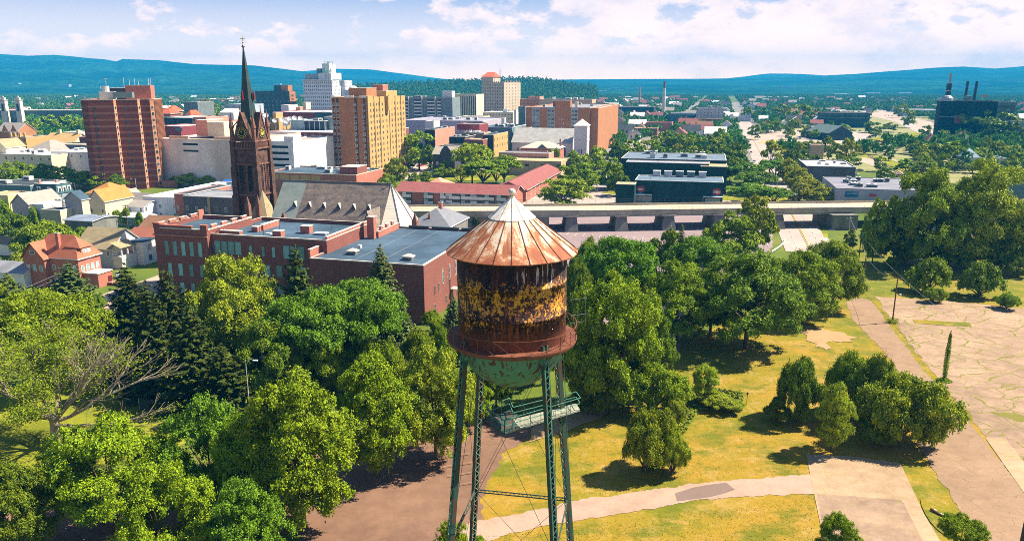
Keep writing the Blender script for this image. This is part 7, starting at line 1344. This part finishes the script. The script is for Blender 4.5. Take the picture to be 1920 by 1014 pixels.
# ------------------------------------------------------------------ hand placed trees
T = ptree
T('round', 205, 782, 990, 245, 'mid', 'broad green tree in front of the bare branched tree'); T('round', 10, 862, 1050, 190, 'dark', 'dark green tree filling the lower corner'); T('round', 395, 752, 960, 195, 'locust', 'green tree directly below the lettered sign board')
T('tall', 560, 706, 990, 255, 'mid', 'largest bright green tree at the edge of the asphalt lot'); T('tall', 700, 655, 890, 190, 'mid', 'tall green tree between the large lot tree and the tower leg'); T('round', 815, 655, 860, 170, 'light', 'light green tree just left of the tower legs')
T('round', 470, 770, 985, 150, 'mid', 'smaller green tree squeezed beside the largest lot tree'); T('round', 305, 872, 1100, 210, 'mid', 'green tree top at the bottom edge below the sign board'); T('tall', 455, 905, 1120, 190, 'locust', 'green tree top at the bottom edge beside the largest lot tree')
T('round', 1095, 600, 760, 130, 'mid', 'green tree directly behind the balcony brackets'); T('round', 1120, 690, 775, 90, 'dark', 'dark tree low behind the service platform'); T('round', 880, 700, 800, 90, 'mid', 'green tree seen between the tower legs'); T('round', 930, 640, 770, 110, 'dark', 'dark tree hidden behind the tank bowl'); T('round', 985, 560, 710, 150, 'mid', 'green tree standing straight behind the tank')
T('tall', 848, 972, 1100, 90, 'mid', 'small leafy sapling at the foot of the tower leg', 'bush', name='bush'); T('bush', 900, 1000, 1060, 50, 'mid', 'tiny sapling between the tower legs', 'bush')
T('umbrella', 668, 524, 715, 190, 'locust', 'smooth domed honey locust in front of the brick hall', sq=1.0); T('umbrella', 588, 548, 730, 190, 'locust', 'spreading feathery tree touching the domed honey locust')
T('round', 432, 478, 700, 185, 'light', 'tall pale green sycamore against the school windows'); T('round', 500, 600, 760, 150, 'dark', 'dark tree in shade below the feathery tree'); T('round', 600, 610, 740, 130, 'mid', 'mid green tree under the spreading feathery tree')
T('spruce', 560, 452, 690, 150, 'spruce', 'dark ragged spruce against the school facade'); T('spruce', 716, 453, 640, 130, 'blue', 'blue green spruce in front of the brick hall corner'); T('spruce', 244, 488, 690, 175, 'spruce', 'broad dark spruce beside the street'); T('spruce', 320, 492, 720, 162, 'spruce', 'dark spruce in front of the school end block'); T('spruce', 285, 520, 740, 148, 'spruce', 'lower dark spruce between two taller ones')
T('spruce', 132, 488, 590, 128, 'blue', 'grey green spruce in front of the red brick house'); T('spruce', 22, 508, 640, 162, 'blue', 'grey green spruce at the picture edge'); T('spruce', 360, 560, 760, 162, 'spruce', 'dark spruce beneath the pale sycamore'); T('spruce', 420, 640, 790, 148, 'spruce', 'shadowy spruce above the sign fence'); T('spruce', 850, 545, 640, 56, 'blue', 'thin blue spruce behind the tank wall', name='spruce_tree'); T('spruce', 90, 535, 640, 121, 'spruce', 'short dark spruce below the brick house')
T('umbrella', 75, 550, 740, 230, 'mid', 'wide green tree behind the bare branches'); T('round', 180, 620, 720, 90, 'mid', 'rounded green tree seen through the bare branches'); T('round', 20, 520, 640, 80, 'light', 'pale bush-like tree below the edge spruce')
T('bush', 812, 580, 625, 60, 'mid', 'shrub at the foot of the brick hall side wall', 'bush'); T('bush', 832, 612, 690, 70, 'mid', 'low green tree between the brick hall corner and the tank'); T('bush', 870, 590, 680, 60, 'dark', 'dark bush hidden behind the tank wall'); T('bush', 780, 612, 700, 90, 'mid', 'low green tree at the base of the sunlit brick wall'); T('bush', 800, 640, 720, 70, 'light', 'light bush near the balcony rail'); T('bush', 742, 640, 720, 60, 'blue', 'pale grey green shrub by the honey locust', 'bush')
T('bush', 700, 620, 740, 110, 'mid', 'dense green shrub below the honey locust'); T('round', 650, 590, 730, 90, 'dark', 'shaded tree hidden under the honey locust')
# right of the tank
T('round', 1145, 505, 770, 200, 'mid', 'large bright tree right beside the tank'); T('round', 1215, 560, 740, 110, 'dark', 'dark tree behind the large bright tree'); T('tall', 1272, 490, 650, 150, 'mid', 'tall narrow tree beside the big dark oak'); T('umbrella', 1165, 445, 620, 150, 'locust', 'feathery locust over the pink parking area'); T('round', 1100, 442, 600, 90, 'mid', 'green tree touching the cone roof edge')
T('round', 1240, 425, 560, 95, 'dark', 'dark tree below the middle viaduct pier'); T('umbrella', 1310, 445, 575, 130, 'locust', 'low spreading locust beneath the viaduct'); T('round', 1405, 472, 655, 225, 'dark', 'big dark oak at the edge of the dry lawn'); T('round', 1512, 466, 605, 140, 'mid', 'round tree next to the big dark oak'); T('round', 1566, 448, 580, 135, 'mid', 'tree at the corner of the green field'); T('round', 1372, 397, 490, 115, 'mid', 'tree in front of the viaduct, lower of the bright pair'); T('round', 1420, 363, 478, 85, 'gold', 'upright tree rising over the viaduct deck')
T('spruce', 1278, 416, 470, 29, 'blue', 'tiny pale conifer beneath the viaduct'); T('round', 1335, 500, 630, 130, 'dark', 'dark tree squeezed beside the big oak'); T('round', 1075, 480, 640, 80, 'dark', 'dark tree just behind the tank wall'); T('round', 1190, 500, 620, 90, 'mid', 'tree behind the large bright tree')
T('bush', 1225, 668, 772, 150, 'mid', 'low blue green tree below the large bright tree'); T('bush', 1212, 748, 885, 130, 'gold', 'round yellow flecked bush alone on the dry lawn', 'bush'); T('bush', 1262, 800, 892, 75, 'light', 'pale weedy shrub beside the yellow flecked bush', 'bush'); T('bush', 1265, 742, 800, 65, 'light', 'pale grass-like shrub above the weedy shrub', 'bush'); T('tall', 1322, 678, 755, 60, 'light', 'small layered sapling beside the tall weeds'); T('bush', 1352, 738, 768, 95, 'light', 'low strip of tall weeds with a thin post', 'bush')
T('bush', 1505, 652, 785, 110, 'dark', 'dark bush forming the edge of the thicket', 'bush'); T('bush', 1600, 656, 780, 130, 'mid', 'middle bush of the thicket on the lawn', 'bush'); T('bush', 1692, 680, 828, 205, 'gold', 'large orange tipped bush of the thicket', 'bush'); T('tall', 1566, 712, 846, 84, 'light', 'pale upright sapling in front of the thicket'); T('bush', 1640, 660, 800, 120, 'dark', 'dark bush deep inside the thicket', 'bush'); T('bush', 1460, 742, 790, 60, 'dark', 'low dark shrub at the foot of the thicket', 'bush'); T('bush', 1640, 770, 832, 110, 'dark', 'low shadowed bush beside the concrete pad', 'bush')
T('tall', 1568, 955, 1085, 95, 'mid', 'small leafy bush at the bottom of the concrete pad', 'bush', name='bush'); T('umbrella', 1802, 968, 1050, 85, 'mid', 'spiky bush beside the broken post', 'bush', name='bush'); T('bush', 1350, 1040, 1090, 40, 'mid', 'small shrub below the gravel path', 'bush')
# the huge multi-stemmed tree and neighbours
T('round', 1745, 316, 502, 175, 'mid', 'huge spreading tree, its nearer half towards the road', lod='near', bark=BARKL); T('round', 1838, 300, 500, 190, 'light', 'huge spreading tree, its crown highest of the cluster', lod='near', bark=BARKL); T('round', 1682, 362, 498, 80, 'mid', 'medium tree on the road side of the huge tree cluster'); T('tall', 1790, 345, 490, 80, 'dark', 'dark tree filling the gap between the two huge trees'); T('round', 1905, 380, 505, 120, 'mid', 'dark tree under the huge tree at the edge'); T('tall', 1642, 368, 500, 55, 'mid', 'slim tree in front of the viaduct beside the huge tree'); T('round', 1700, 425, 500, 90, 'dark', 'dark undergrowth tree below the huge crown'); T('round', 1780, 430, 503, 100, 'dark', 'shaded tree in the middle of the huge tree cluster'); T('round', 1850, 430, 505, 90, 'dark', 'shaded tree right under the highest crown')
for i, (x, t_, b_, w_, tn) in enumerate(((1745, 478, 548, 92, 'mid'), (1840, 487, 558, 88, 'dark'), (1702, 450, 495, 50, 'mid'), (1670, 480, 507, 30, 'dark'), (1780, 455, 500, 40, 'mid'), (1812, 470, 508, 40, 'dark'), (1890, 545, 580, 52, 'mid'), (1750, 535, 566, 50, 'mid'), (1880, 465, 505, 45, 'mid'), (1910, 480, 520, 50, 'dark'), (1735, 455, 490, 35, 'mid'), (1660, 440, 480, 40, 'dark'))):
    T('bush', x, t_, b_, w_, tn, ['big round bush on the green field above the cracked lot', 'second big round bush, nearer the picture edge', 'small round bush under the huge tree, road side', 'tiny dark bush beside the dark field pole', 'narrow bush between the two big field bushes', 'narrow dark bush behind the second big field bush', 'low bush at the upper corner of the cracked lot', 'low weedy bush touching the cracked lot top edge', 'medium bush at the edge of the huge tree shade', 'dark bush at the picture edge by the field', 'small bush just left of the narrow bush', 'dark bush behind the transformer pole'][i], 'bush')
# around the viaduct and beyond
row = []
def many(kind, lst, what, grp, cat='tree', **k):
    for i, (x, t_, b_, w_, tn) in enumerate(lst): T(kind, x, t_, b_, w_, tn, f'{dict(mid="mid green", dark="dark green", light="light green", yel="yellow green", locust="feathery green", spruce="dark conifer", blue="grey green", purple="purple", teal="blue green", gold="gold tipped")[tn]} {cat} {ordn(i)} {what}', cat, group=grp, **k)
many('umbrella', ((1455, 300, 340, 75, 'locust'), (1418, 322, 365, 80, 'locust'), (1398, 305, 345, 70, 'locust'), (1412, 345, 384, 100, 'locust'), (1450, 352, 388, 70, 'locust')), 'in the flat topped locust group by the street', 'flat topped street trees')
many('tall', ((1445, 265, 325, 62, 'yel'), (1478, 298, 345, 52, 'yel'), (1497, 312, 360, 60, 'yel'), (1515, 330, 378, 62, 'yel'), (1540, 345, 390, 60, 'yel'), (1500, 340, 385, 60, 'yel')), 'along the yellowish avenue before the stores', 'yellowish avenue trees')
many('round', ((1055, 330, 388, 105, 'light'), (1083, 300, 365, 85, 'mid'), (1140, 295, 355, 75, 'mid'), (1115, 272, 330, 60, 'light'), (1098, 318, 360, 55, 'mid'), (1160, 320, 368, 50, 'dark')), 'in the cluster beside the bus street', 'trees beside the bus street')
many('umbrella', ((885, 270, 345, 80, 'light'), (905, 300, 350, 90, 'mid'), (945, 292, 345, 65, 'mid'), (862, 312, 352, 56, 'gold'), (930, 300, 348, 50, 'mid'), (830, 315, 348, 40, 'mid')), 'in the motel courtyard group', 'trees in the motel courtyard')
many('round', ((785, 238, 320, 78, 'mid'), (808, 268, 322, 48, 'dark'), (742, 292, 350, 55, 'gold'), (728, 325, 362, 45, 'mid'), (767, 292, 318, 30, 'mid'), (588, 256, 316, 55, 'gold'), (614, 250, 310, 45, 'gold'), (835, 298, 332, 40, 'mid'), (797, 320, 345, 30, 'mid'), (775, 322, 348, 26, 'mid'), (920, 262, 300, 30, 'mid')), 'in the groups around the buff tower', 'trees around the buff tower')
many('round', ((1185, 258, 310, 60, 'mid'), (1215, 255, 300, 55, 'light'), (1160, 262, 310, 45, 'dark'), (1245, 240, 290, 50, 'mid'), (1300, 250, 300, 60, 'gold'), (1275, 245, 292, 45, 'mid'), (1340, 248, 300, 60, 'mid'), (1375, 262, 320, 62, 'dark'), (1355, 238, 285, 40, 'mid'), (1180, 300, 330, 40, 'mid'), (1270, 266, 302, 28, 'yel'), (1230, 262, 305, 40, 'mid')), 'in the dense belt behind the dark halls', 'tree belt behind the dark halls')
many('round', ((1300 + 40, 290, 335, 30, 'mid'), (1370, 290, 340, 40, 'dark')), 'at the street end of the dark halls', 'trees at the dark halls')
many('round', ((15, 302, 356, 60, 'mid'), (50, 300, 352, 62, 'mid'), (88, 306, 352, 60, 'dark'), (122, 310, 354, 56, 'mid'), (155, 318, 354, 50, 'mid'), (190, 320, 358, 54, 'mid'), (222, 325, 360, 40, 'dark'), (150, 288, 330, 40, 'dark'), (352, 322, 350, 50, 'light'), (385, 328, 352, 40, 'light'), (330, 325, 348, 30, 'light')), 'in the row before the red tower', 'row of trees before the red tower')
many('bush', ((32, 398, 450, 85, 'dark'), (95, 410, 470, 95, 'mid'), (60, 420, 480, 90, 'mid'), (120, 418, 462, 60, 'mid'), (150, 424, 450, 40, 'mid'), (168, 416, 440, 40, 'light'), (218, 393, 422, 34, 'mid'), (2, 400, 440, 50, 'dark'), (35, 470, 510, 50, 'light'), (105, 450, 500, 70, 'dark'), (180, 545, 590, 30, 'mid'), (237, 388, 424, 26, 'mid'), (8, 372, 420, 30, 'mid'), (62, 385, 425, 26, 'mid'), (188, 400, 436, 30, 'mid'), (148, 398, 426, 20, 'dark'), (262, 395, 428, 22, 'mid')), 'in the hedges below the cream houses', 'hedges below the cream houses', 'bush')
many('round', ((55, 226, 262, 48, 'gold'), (92, 212, 252, 50, 'mid'), (125, 212, 255, 50, 'mid'), (150, 216, 258, 40, 'mid'), (70, 250, 285, 30, 'dark'), (388, 182, 234, 46, 'gold'), (432, 208, 235, 40, 'mid'), (405, 205, 232, 26, 'mid'), (420, 225, 240, 20, 'dark'), (12, 258, 282, 14, 'dark')), 'in the park belt around the bridge', 'park trees around the far bridge')
many('round', ((1415, 232, 262, 36, 'mid'), (1438, 222, 250, 26, 'mid'), (1455, 222, 250, 28, 'mid'), (1485, 220, 256, 30, 'mid'), (1508, 232, 258, 22, 'mid'), (1556, 252, 300, 42, 'mid'), (1592, 255, 308, 44, 'yel'), (1668, 272, 302, 24, 'teal'), (1745, 262, 310, 60, 'gold'), (1785, 262, 312, 70, 'mid'), (1850, 250, 300, 30, 'gold'), (1880, 262, 300, 60, 'gold'), (1700, 295, 330, 60, 'mid'), (1730, 300, 335, 60, 'mid'), (1835, 200, 262, 90, 'dark'), (1880, 205, 270, 90, 'dark'), (1905, 225, 275, 50, 'dark'), (1500, 262, 300, 26, 'yel'), (1515, 260, 292, 34, 'mid'), (1650, 262, 275, 30, 'purple'), (1400, 262, 285, 20, 'dark'), (1475, 280, 305, 40, 'gold'), (1620, 262, 288, 26, 'mid'), (1600, 285, 318, 34, 'mid'), (1690, 250, 275, 30, 'mid'), (1715, 262, 290, 34, 'gold'), (1650, 290, 322, 30, 'mid'), (1770, 240, 268, 30, 'mid'), (1735, 232, 256, 24, 'mid'), (1640, 240, 262, 26, 'dark'), (1575, 285, 325, 40, 'mid'), (1820, 275, 315, 50, 'mid'), (1540, 262, 292, 26, 'mid'), (1660, 310, 345, 40, 'mid'), (1720, 322, 360, 60, 'mid'), (1895, 295, 330, 40, 'mid'), (1480, 238, 262, 26, 'mid'), (1528, 240, 262, 24, 'mid')), 'among the parking lots and stores beyond the viaduct', 'trees among the lots')
many('round', ((1545, 230, 250, 40, 'dark'), (1580, 232, 252, 50, 'dark'), (1640, 226, 250, 44, 'dark'), (1670, 228, 248, 30, 'dark'), (1690, 190, 222, 30, 'mid'), (1705, 200, 240, 32, 'mid'), (1500, 190, 232, 50, 'mid'), (1465, 192, 225, 40, 'mid'), (1530, 200, 232, 34, 'mid'), (1400, 200, 224, 30, 'mid'), (1430, 200, 222, 30, 'teal')), 'in the dark clump around the low office', 'trees around the low office')
many('tall', ((843, 405, 440, 22, 'spruce'), (893, 405, 440, 24, 'spruce'), (1595, 430, 470, 30, 'dark'), (1625, 420, 470, 30, 'mid')), 'at the foot of the viaduct wall', 'small trees at the viaduct wall')
# bare branched tree with a few leaves
def bare_tree(px, top, bot, wpx, label):
    b0 = G(px, bot); ht = zof(top, b0.y); s_ = wpx * dep(b0.y, ht / 2) / F / 2; rs = random.Random(12); mb = MB(); tips = []
    def grow(p, d, ln, r_, lvl):
        n = 3; q_ = p
        for i in range(n):
            d = (d + Vector((rs.uniform(-.16, .16), rs.uniform(-.16, .16), rs.uniform(-.07, .13 if lvl < 3 else .05)))).normalized(); q2 = q_ + d * ln / n; ra, rb = r_ * (1 - .35 * i / n), r_ * (1 - .35 * (i + 1) / n)
            mb.bar(q_, q2, ra, BARKL, 7 if lvl < 2 else 4 if lvl < 4 else 3, rb, cap=False); q_ = q2
            if lvl >= 1 and lvl < 5 and rs.random() < .72: grow(q_, (d + Vector((rs.uniform(-.9, .9), rs.uniform(-.9, .9), rs.uniform(-.35, .5)))).normalized(), ln * rs.uniform(.5, .72), rb * .55, lvl + 1)
        if lvl < 5:
            for k in range(2): grow(q_, (d + Vector((rs.uniform(-.6, .6), rs.uniform(-.6, .6), rs.uniform(-.25, .4)))).normalized(), ln * rs.uniform(.62, .8), r_ * .6, lvl + 1)
        else: tips.append(q_)
    mb.bar((0, 0, 0), (.1, 0, 4.6), .75, BARKL, 10, .6, cap=False)
    for a, e, l_ in ((.2, .35, 6.6), (1.0, .6, 5), (-.3, .25, 6.4), (1.9, .9, 5.6), (2.8, .75, 5.8), (3.6, .65, 5.2), (-1.4, .8, 4), (.5, 1.0, 5.2), (-.05, .75, 6)):
        grow(Vector((.1, 0, rs.uniform(3.2, 4.6))), Vector((math.cos(a) * math.cos(e), math.sin(a) * math.cos(e), math.sin(e))), l_, .30, 1)
    root = empty('bare_tree', b0); tag(root, label, 'tree'); mb.build('branches', root)
    r2 = np.random.RandomState(4); tp_ = np.array([t_[:] for t_ in tips if t_.x < 2.0 or r2.rand() < .10]); i = r2.randint(0, len(tp_), 30000); P = tp_[i] + r2.normal(size=(30000, 3)) * np.array([.6, .6, .22])
    link('leaves', np_mesh('leaves', leaf_quads(P, r2.normal(size=P.shape) * .6 + [0, 0, 1], r2.uniform(.09, .19, len(P)), r2), 4, LEAF['mid']), root)
bare_tree(108, 575, 838, 300, 'old grey tree with mostly bare branches spreading over the park lawn')
# ------------------------------------------------------------------ distant houses and trees
rnd = random.Random(21); rs = np.random.RandomState(8)
KEEP = []
def pip(x, y, poly):
    c = False; n = len(poly)
    for i in range(n):
        x1, y1 = poly[i]; x2, y2 = poly[(i + 1) % n]
        if (y1 > y) != (y2 > y) and x < (x2 - x1) * (y - y1) / (y2 - y1) + x1: c = not c
    return c
EXC = [[G(*p)[:2] for p in q_] for q_ in ([(1385, 262), (1420, 283), (1560, 290), (1690, 275), (1800, 270), (1800, 250), (1740, 225), (1700, 215), (1640, 206), (1600, 240), (1500, 240)], [(740, 325), (840, 355), (985, 345), (985, 300), (760, 300)], [(1500, 300), (1620, 360), (1760, 365), (1700, 290)])]
def clear(x, y, r_):
    for Mi, w_, d_, o in BL:
        p = Mi @ Vector((x, y, 0))
        if -r_ < p.x < w_ + r_ and -r_ < p.y < d_ + r_: return False
    for a0, hw in ((c0, 11), (G(1125, 352), 7)):
        q_ = Vector((x, y, 0)) - Vector((a0.x, a0.y, 0))
        if abs(q_.dot(UY)) < hw + r_ * .7: return False
    return not any(pip(x, y, e) for e in EXC)
LM = [(230, 'the red tower', 360), (385, 'the dark navy building', 600), (515, 'the dark grey block', 850), (610, 'the white hotel tower', 850), (690, 'the buff tower', 430), (800, 'the grey balcony flats', 720), (935, 'the tan tower', 900), (1060, 'the orange slab apartments', 600), (1199, 'the brick smokestack', 1200), (1244, 'the concrete smokestack', 800), (1330, 'the pale five storey mill', 640), (1425, 'the light blue box building', 660), (1585, 'the dark low office', 740), (1730, 'the long white shed', 850), (1820, 'the black industrial block', 720), (90, 'the far arched bridge', 800)]
CNT = {}
def lm_label(x, y, desc, noun):
    px = px_of((x, y, 0)); best = min(LM, key=lambda l: abs(l[0] - px) + abs(l[2] - y) * .12); key = (desc, noun, best[1]); CNT.setdefault(key, []).append(1)
    return f'{desc} {noun}, {ordn(len(CNT[key]) - 1)} back near {best[1]}', best[1]
# small houses, one mesh kit with wall and roof parts
HW = [('white', WHITE), ('cream', CREAM), ('pale blue', SIDE_LAV), ('tan', TANW), ('brick', BRICKR)]; HR = [('grey', SHGRY), ('brown', SHBRN), ('pale', ROOFW), ('reddish', SHMAR), ('dark', ROOFD)]
mb = MB(); mb.prism([(-4, -5), (4, -5), (4, 5), (-4, 5)], 0, 5.5, WHITE, top=False); mb.poly([(-4, -5, 5.5), (4, -5, 5.5), (0, -5, 8.4)], WHITE); mb.poly([(4, 5, 5.5), (-4, 5, 5.5), (0, 5, 8.4)], WHITE); HWM = mb.mesh('wall')
mb = MB(); mb.poly([(-4.6, -5.5, 5.1), (0, -5.5, 8.6), (0, 5.5, 8.6), (-4.6, 5.5, 5.1)], ROOFG); mb.poly([(4.6, 5.5, 5.1), (0, 5.5, 8.6), (0, -5.5, 8.6), (4.6, -5.5, 5.1)], ROOFG); mb.box(1, 1.8, 1, 1.8, 6, 9.4, BRICKR); HRM = mb.mesh('roof')
mb = MB(); 
for z in (1, 3.4):
    for x in (-2.2, 1.2): mb.box(x, x + 1, -5.08, -5, z, z + 1.5, GLASS)
    for y in (-3, 0, 3): mb.box(4, 4.08, y, y + 1, z, z + 1.5, GLASS); mb.box(-4.08, -4, y, y + 1, z, z + 1.5, GLASS)
HGM = mb.mesh('windows')
hs = []; tries = 0; HOUSES = []
while len(HOUSES) < 285 and tries < 14000:
    tries += 1; px = rnd.choice([rnd.uniform(1110, 1760), rnd.uniform(1120, 1420), rnd.uniform(-50, 700), rnd.uniform(1330, 1930)]); Y = rnd.choice([rnd.uniform(620, 1250), rnd.uniform(900, 2300)]) if px > 1000 else rnd.uniform(1100, 2600)
    x = atx(px, Y, 0).x
    if (600 < px < 1120 and Y > 1450) or not clear(x, Y, 7): continue
    if any(abs(a - x) < 14 and abs(c - Y) < 16 for a, c in HOUSES): continue
    HOUSES.append((x, Y))
HOUSES.sort(key=lambda h: h[1])
for x, Y in HOUSES:
    (wn, wm), (rn, rm) = rnd.choice(HW[:4] if rnd.random() < .9 else HW), rnd.choice(HR); sz = rnd.uniform(1.0, 1.6); az = -R(15) + rnd.choice((0, R(90)))
    desc, where = lm_label(x, Y, f'small {wn} gabled', f'house with {rn} roof')
    root = empty('house', (x, Y, hill_z(x, Y)), az); root.scale = (sz, sz * rnd.uniform(.9, 1.5), sz); tag(root, desc, 'house', 'distant gabled houses')
    a = link('wall', HWM, root); a.material_slots[0].link = 'OBJECT'; a.material_slots[0].material = wm; a = link('roof', HRM, root); a.material_slots[0].link = 'OBJECT'; a.material_slots[0].material = rm
    if Y < 1100: tag(link('window_panes', HGM, root), kind='stuff')
# long pale commercial sheds far away
for i, (px, py_, w_) in enumerate(((1460, 185, 60), (1580, 178, 26), (1640, 176, 26), (1475, 163, 24), (1790, 158, 20), (1815, 163, 24), (1850, 158, 14), (1900, 150, 22), (1600, 157, 14), (1700, 176, 24), (120, 160, 18), (30, 157, 10), (520, 158, 12), (1130, 172, 16), (1155, 165, 12))):
    Yh = 1300
    while Yh < 6400 and zof(py_ + 2, Yh) > hill_z(atx(px, Yh, 0).x, Yh) + .5: Yh += 25
    p = atx(px, Yh, zof(py_ + 2, Yh)); z = hill_z(p.x, p.y); W_ = w_ * dep(p.y, z) / F; mb = MB(); mb.box(-W_ / 2, W_ / 2, 0, 25, -12, 7, BLUEW); b_ = mb; root = empty('warehouse', (p.x, p.y, z)); tag(root, f'long pale flat warehouse in the far woods, {ordn(i)} by distance from the spire side', 'warehouse', 'far pale warehouses'); mb.build('wall', root); mb = MB(); mb.box(-W_ / 2 - .5, W_ / 2 + .5, -.5, 25.5, 7, 8, ROOFW); mb.build('roof', root)
# individual trees of the mid distance, then the woods beyond as one mass
PT = []; tries = 0
def ok_tree(x, Y, r_):
    return clear(x, Y, r_ * .55) and not any((a - x) ** 2 < 64 and -11 < c - Y < 34 for a, c in HOUSES)
grid = {}
def far_enough(x, Y, d_):
    k = (int(x // 12), int(Y // 12))
    for i in (-1, 0, 1):
        for j in (-1, 0, 1):
            for a, c in grid.get((k[0] + i, k[1] + j), ()):
                if (a - x) ** 2 + (c - Y) ** 2 < d_ * d_: return False
    grid.setdefault(k, []).append((x, Y)); return True
n_ind = 0; stuffP = []
for t_ in range(60000):
    Y = 430 + 2400 * rnd.random() ** 1.15; px = rnd.uniform(-140, 2060); x = atx(px, Y, 0).x
    core = 240 < px < 1150 and Y < 900 or px < 240 and Y < 520
    if core and rnd.random() > (.05 if px > 280 else .12): continue
    if 1150 <= px and Y < 620 and rnd.random() > .3: continue
    if (px > 1120 and 600 < Y < 1200 and rnd.random() > .75): continue
    if not ok_tree(x, Y, 6) or not far_enough(x, Y, 8.5 if Y < 1200 else 10): continue
    PT.append((x, Y))
PT.sort(key=lambda p: p[1])
for x, Y in PT:
    w_ = rnd.uniform(8, 13); h_ = rnd.uniform(7, 13.5) if Y < 620 else rnd.uniform(6, 10.5)
    if n_ind < 150:
        tn = rnd.choice(['mid', 'teal', 'dark', 'mid', 'light']); n_ind += 1; nm = {'mid': 'mid green', 'teal': 'blue green', 'dark': 'dark green', 'light': 'light green'}[tn]; d_, _ = lm_label(x, Y, f'{"broad" if w_ > 10.5 else "small"} {nm}', 'tree')
        tree('round', Vector((x, Y, hill_z(x, Y))), w_, h_, tn, d_, 'tree', 'mid distance trees', lod='far')
    else: stuffP.append((x, Y, hill_z(x, Y), w_, h_))
def mass(name, pts, mat, n, seed, leaf=.2):
    rs = np.random.RandomState(seed); bases = []
    for k in range(4):
        P, Nn, C, LR = crown_pts(rs, n, 12, FORMS['round']); bases.append(leaf_quads(P, Nn, leaf * rs.uniform(.6, 1.2, n), rs, .8))
    out = []
    for i, (x, y, z, w_, h_) in enumerate(pts):
        b_ = bases[i % 4]; a = rs.rand() * 6.28; ca, sa = math.cos(a), math.sin(a); q_ = np.empty_like(b_); q_[:, 0] = (b_[:, 0] * ca - b_[:, 1] * sa) * w_ / 2 + x; q_[:, 1] = (b_[:, 0] * sa + b_[:, 1] * ca) * w_ / 2 + y; q_[:, 2] = b_[:, 2] * h_ + z; out.append(q_)
    if out: tag(link(name, np_mesh(name, np.concatenate(out), 4, mat)), kind='stuff')
mass('woodland', [p for i, p in enumerate(stuffP) if p[1] < 1250], LEAF['teal'], 260, 3, .17); mass('woodland', [p for i, p in enumerate(stuffP) if p[1] >= 1250], LEAF['teal'], 110, 4, .27)
# tall grass and weeds scattered on the lawn
def tufts(name, quads, n, s_, mat, seed):
    rs = np.random.RandomState(seed); P = []; polyg = [G(*q_)[:2] for q_ in quads]; xs = [p[0] for p in polyg]; ys = [p[1] for p in polyg]
    while len(P) < n:
        x, y = rs.uniform(min(xs), max(xs)), rs.uniform(min(ys), max(ys))
        if pip(x, y, polyg): P.append((x, y, rs.uniform(.05, .25)))
    P = np.array(P); V = leaf_quads(P, rs.normal(size=P.shape) * .5 + [0, 0, .8], rs.uniform(s_ * .5, s_ * 1.4, n), rs, .5); V[:, 2] = np.abs(V[:, 2]); tag(link(name, np_mesh(name, V, 4, mat)), kind='stuff')
DRYB = M('grass_blades_dry', (.30, .25, .03), .9, (.18, .22, .02), .3); GRB = M('grass_blades_green', (.13, .19, .015), .9, (.2, .24, .02), .3)
tufts('grass', [(885, 1010), (1530, 930), (1530, 1060), (885, 1080)], 5000, .07, DRYB, 1); tufts('grass', [(905, 930), (985, 830), (1130, 790), (1290, 650), (1450, 590), (1500, 780), (1515, 885), (1100, 930)], 9000, .07, DRYB, 2)
0 and tufts('grass', [(1600, 545), (1645, 570), (1750, 715), (1840, 800), (1930, 920), (1960, 900), (1850, 780), (1770, 720), (1660, 560), (1640, 545)], 5000, .12, GRB, 3); tufts('weeds', [(1260, 720), (1390, 735), (1395, 765), (1310, 770), (1240, 880), (1200, 885), (1230, 800)], 5000, .32, GRB, 4)
0 and tufts('weeds', [(1640, 556), (1960, 583), (2000, 900), (1835, 800), (1700, 640)], 700, .14, GRB, 5)
# ------------------------------------------------------------------ haze
HD = 0.00014
m = bpy.data.materials.new('haze'); m.use_nodes = True; t = m.node_tree; t.nodes.clear(); o_ = t.nodes.new('ShaderNodeOutputMaterial'); v = t.nodes.new('ShaderNodeVolumePrincipled'); v.inputs['Color'].default_value = (0.02, 0.45, 1.0, 1); v.inputs['Density'].default_value = HD; v.inputs['Anisotropy'].default_value = 0.0
t.links.new(v.outputs[0], o_.inputs['Volume']); mb = MB(); mb.box(-9000, 9000, -400, 8300, -1.0, 320, m); hz_ = mb.build('haze'); hz_.data.materials.clear(); hz_.data.materials.append(m); tag(hz_, kind='stuff')
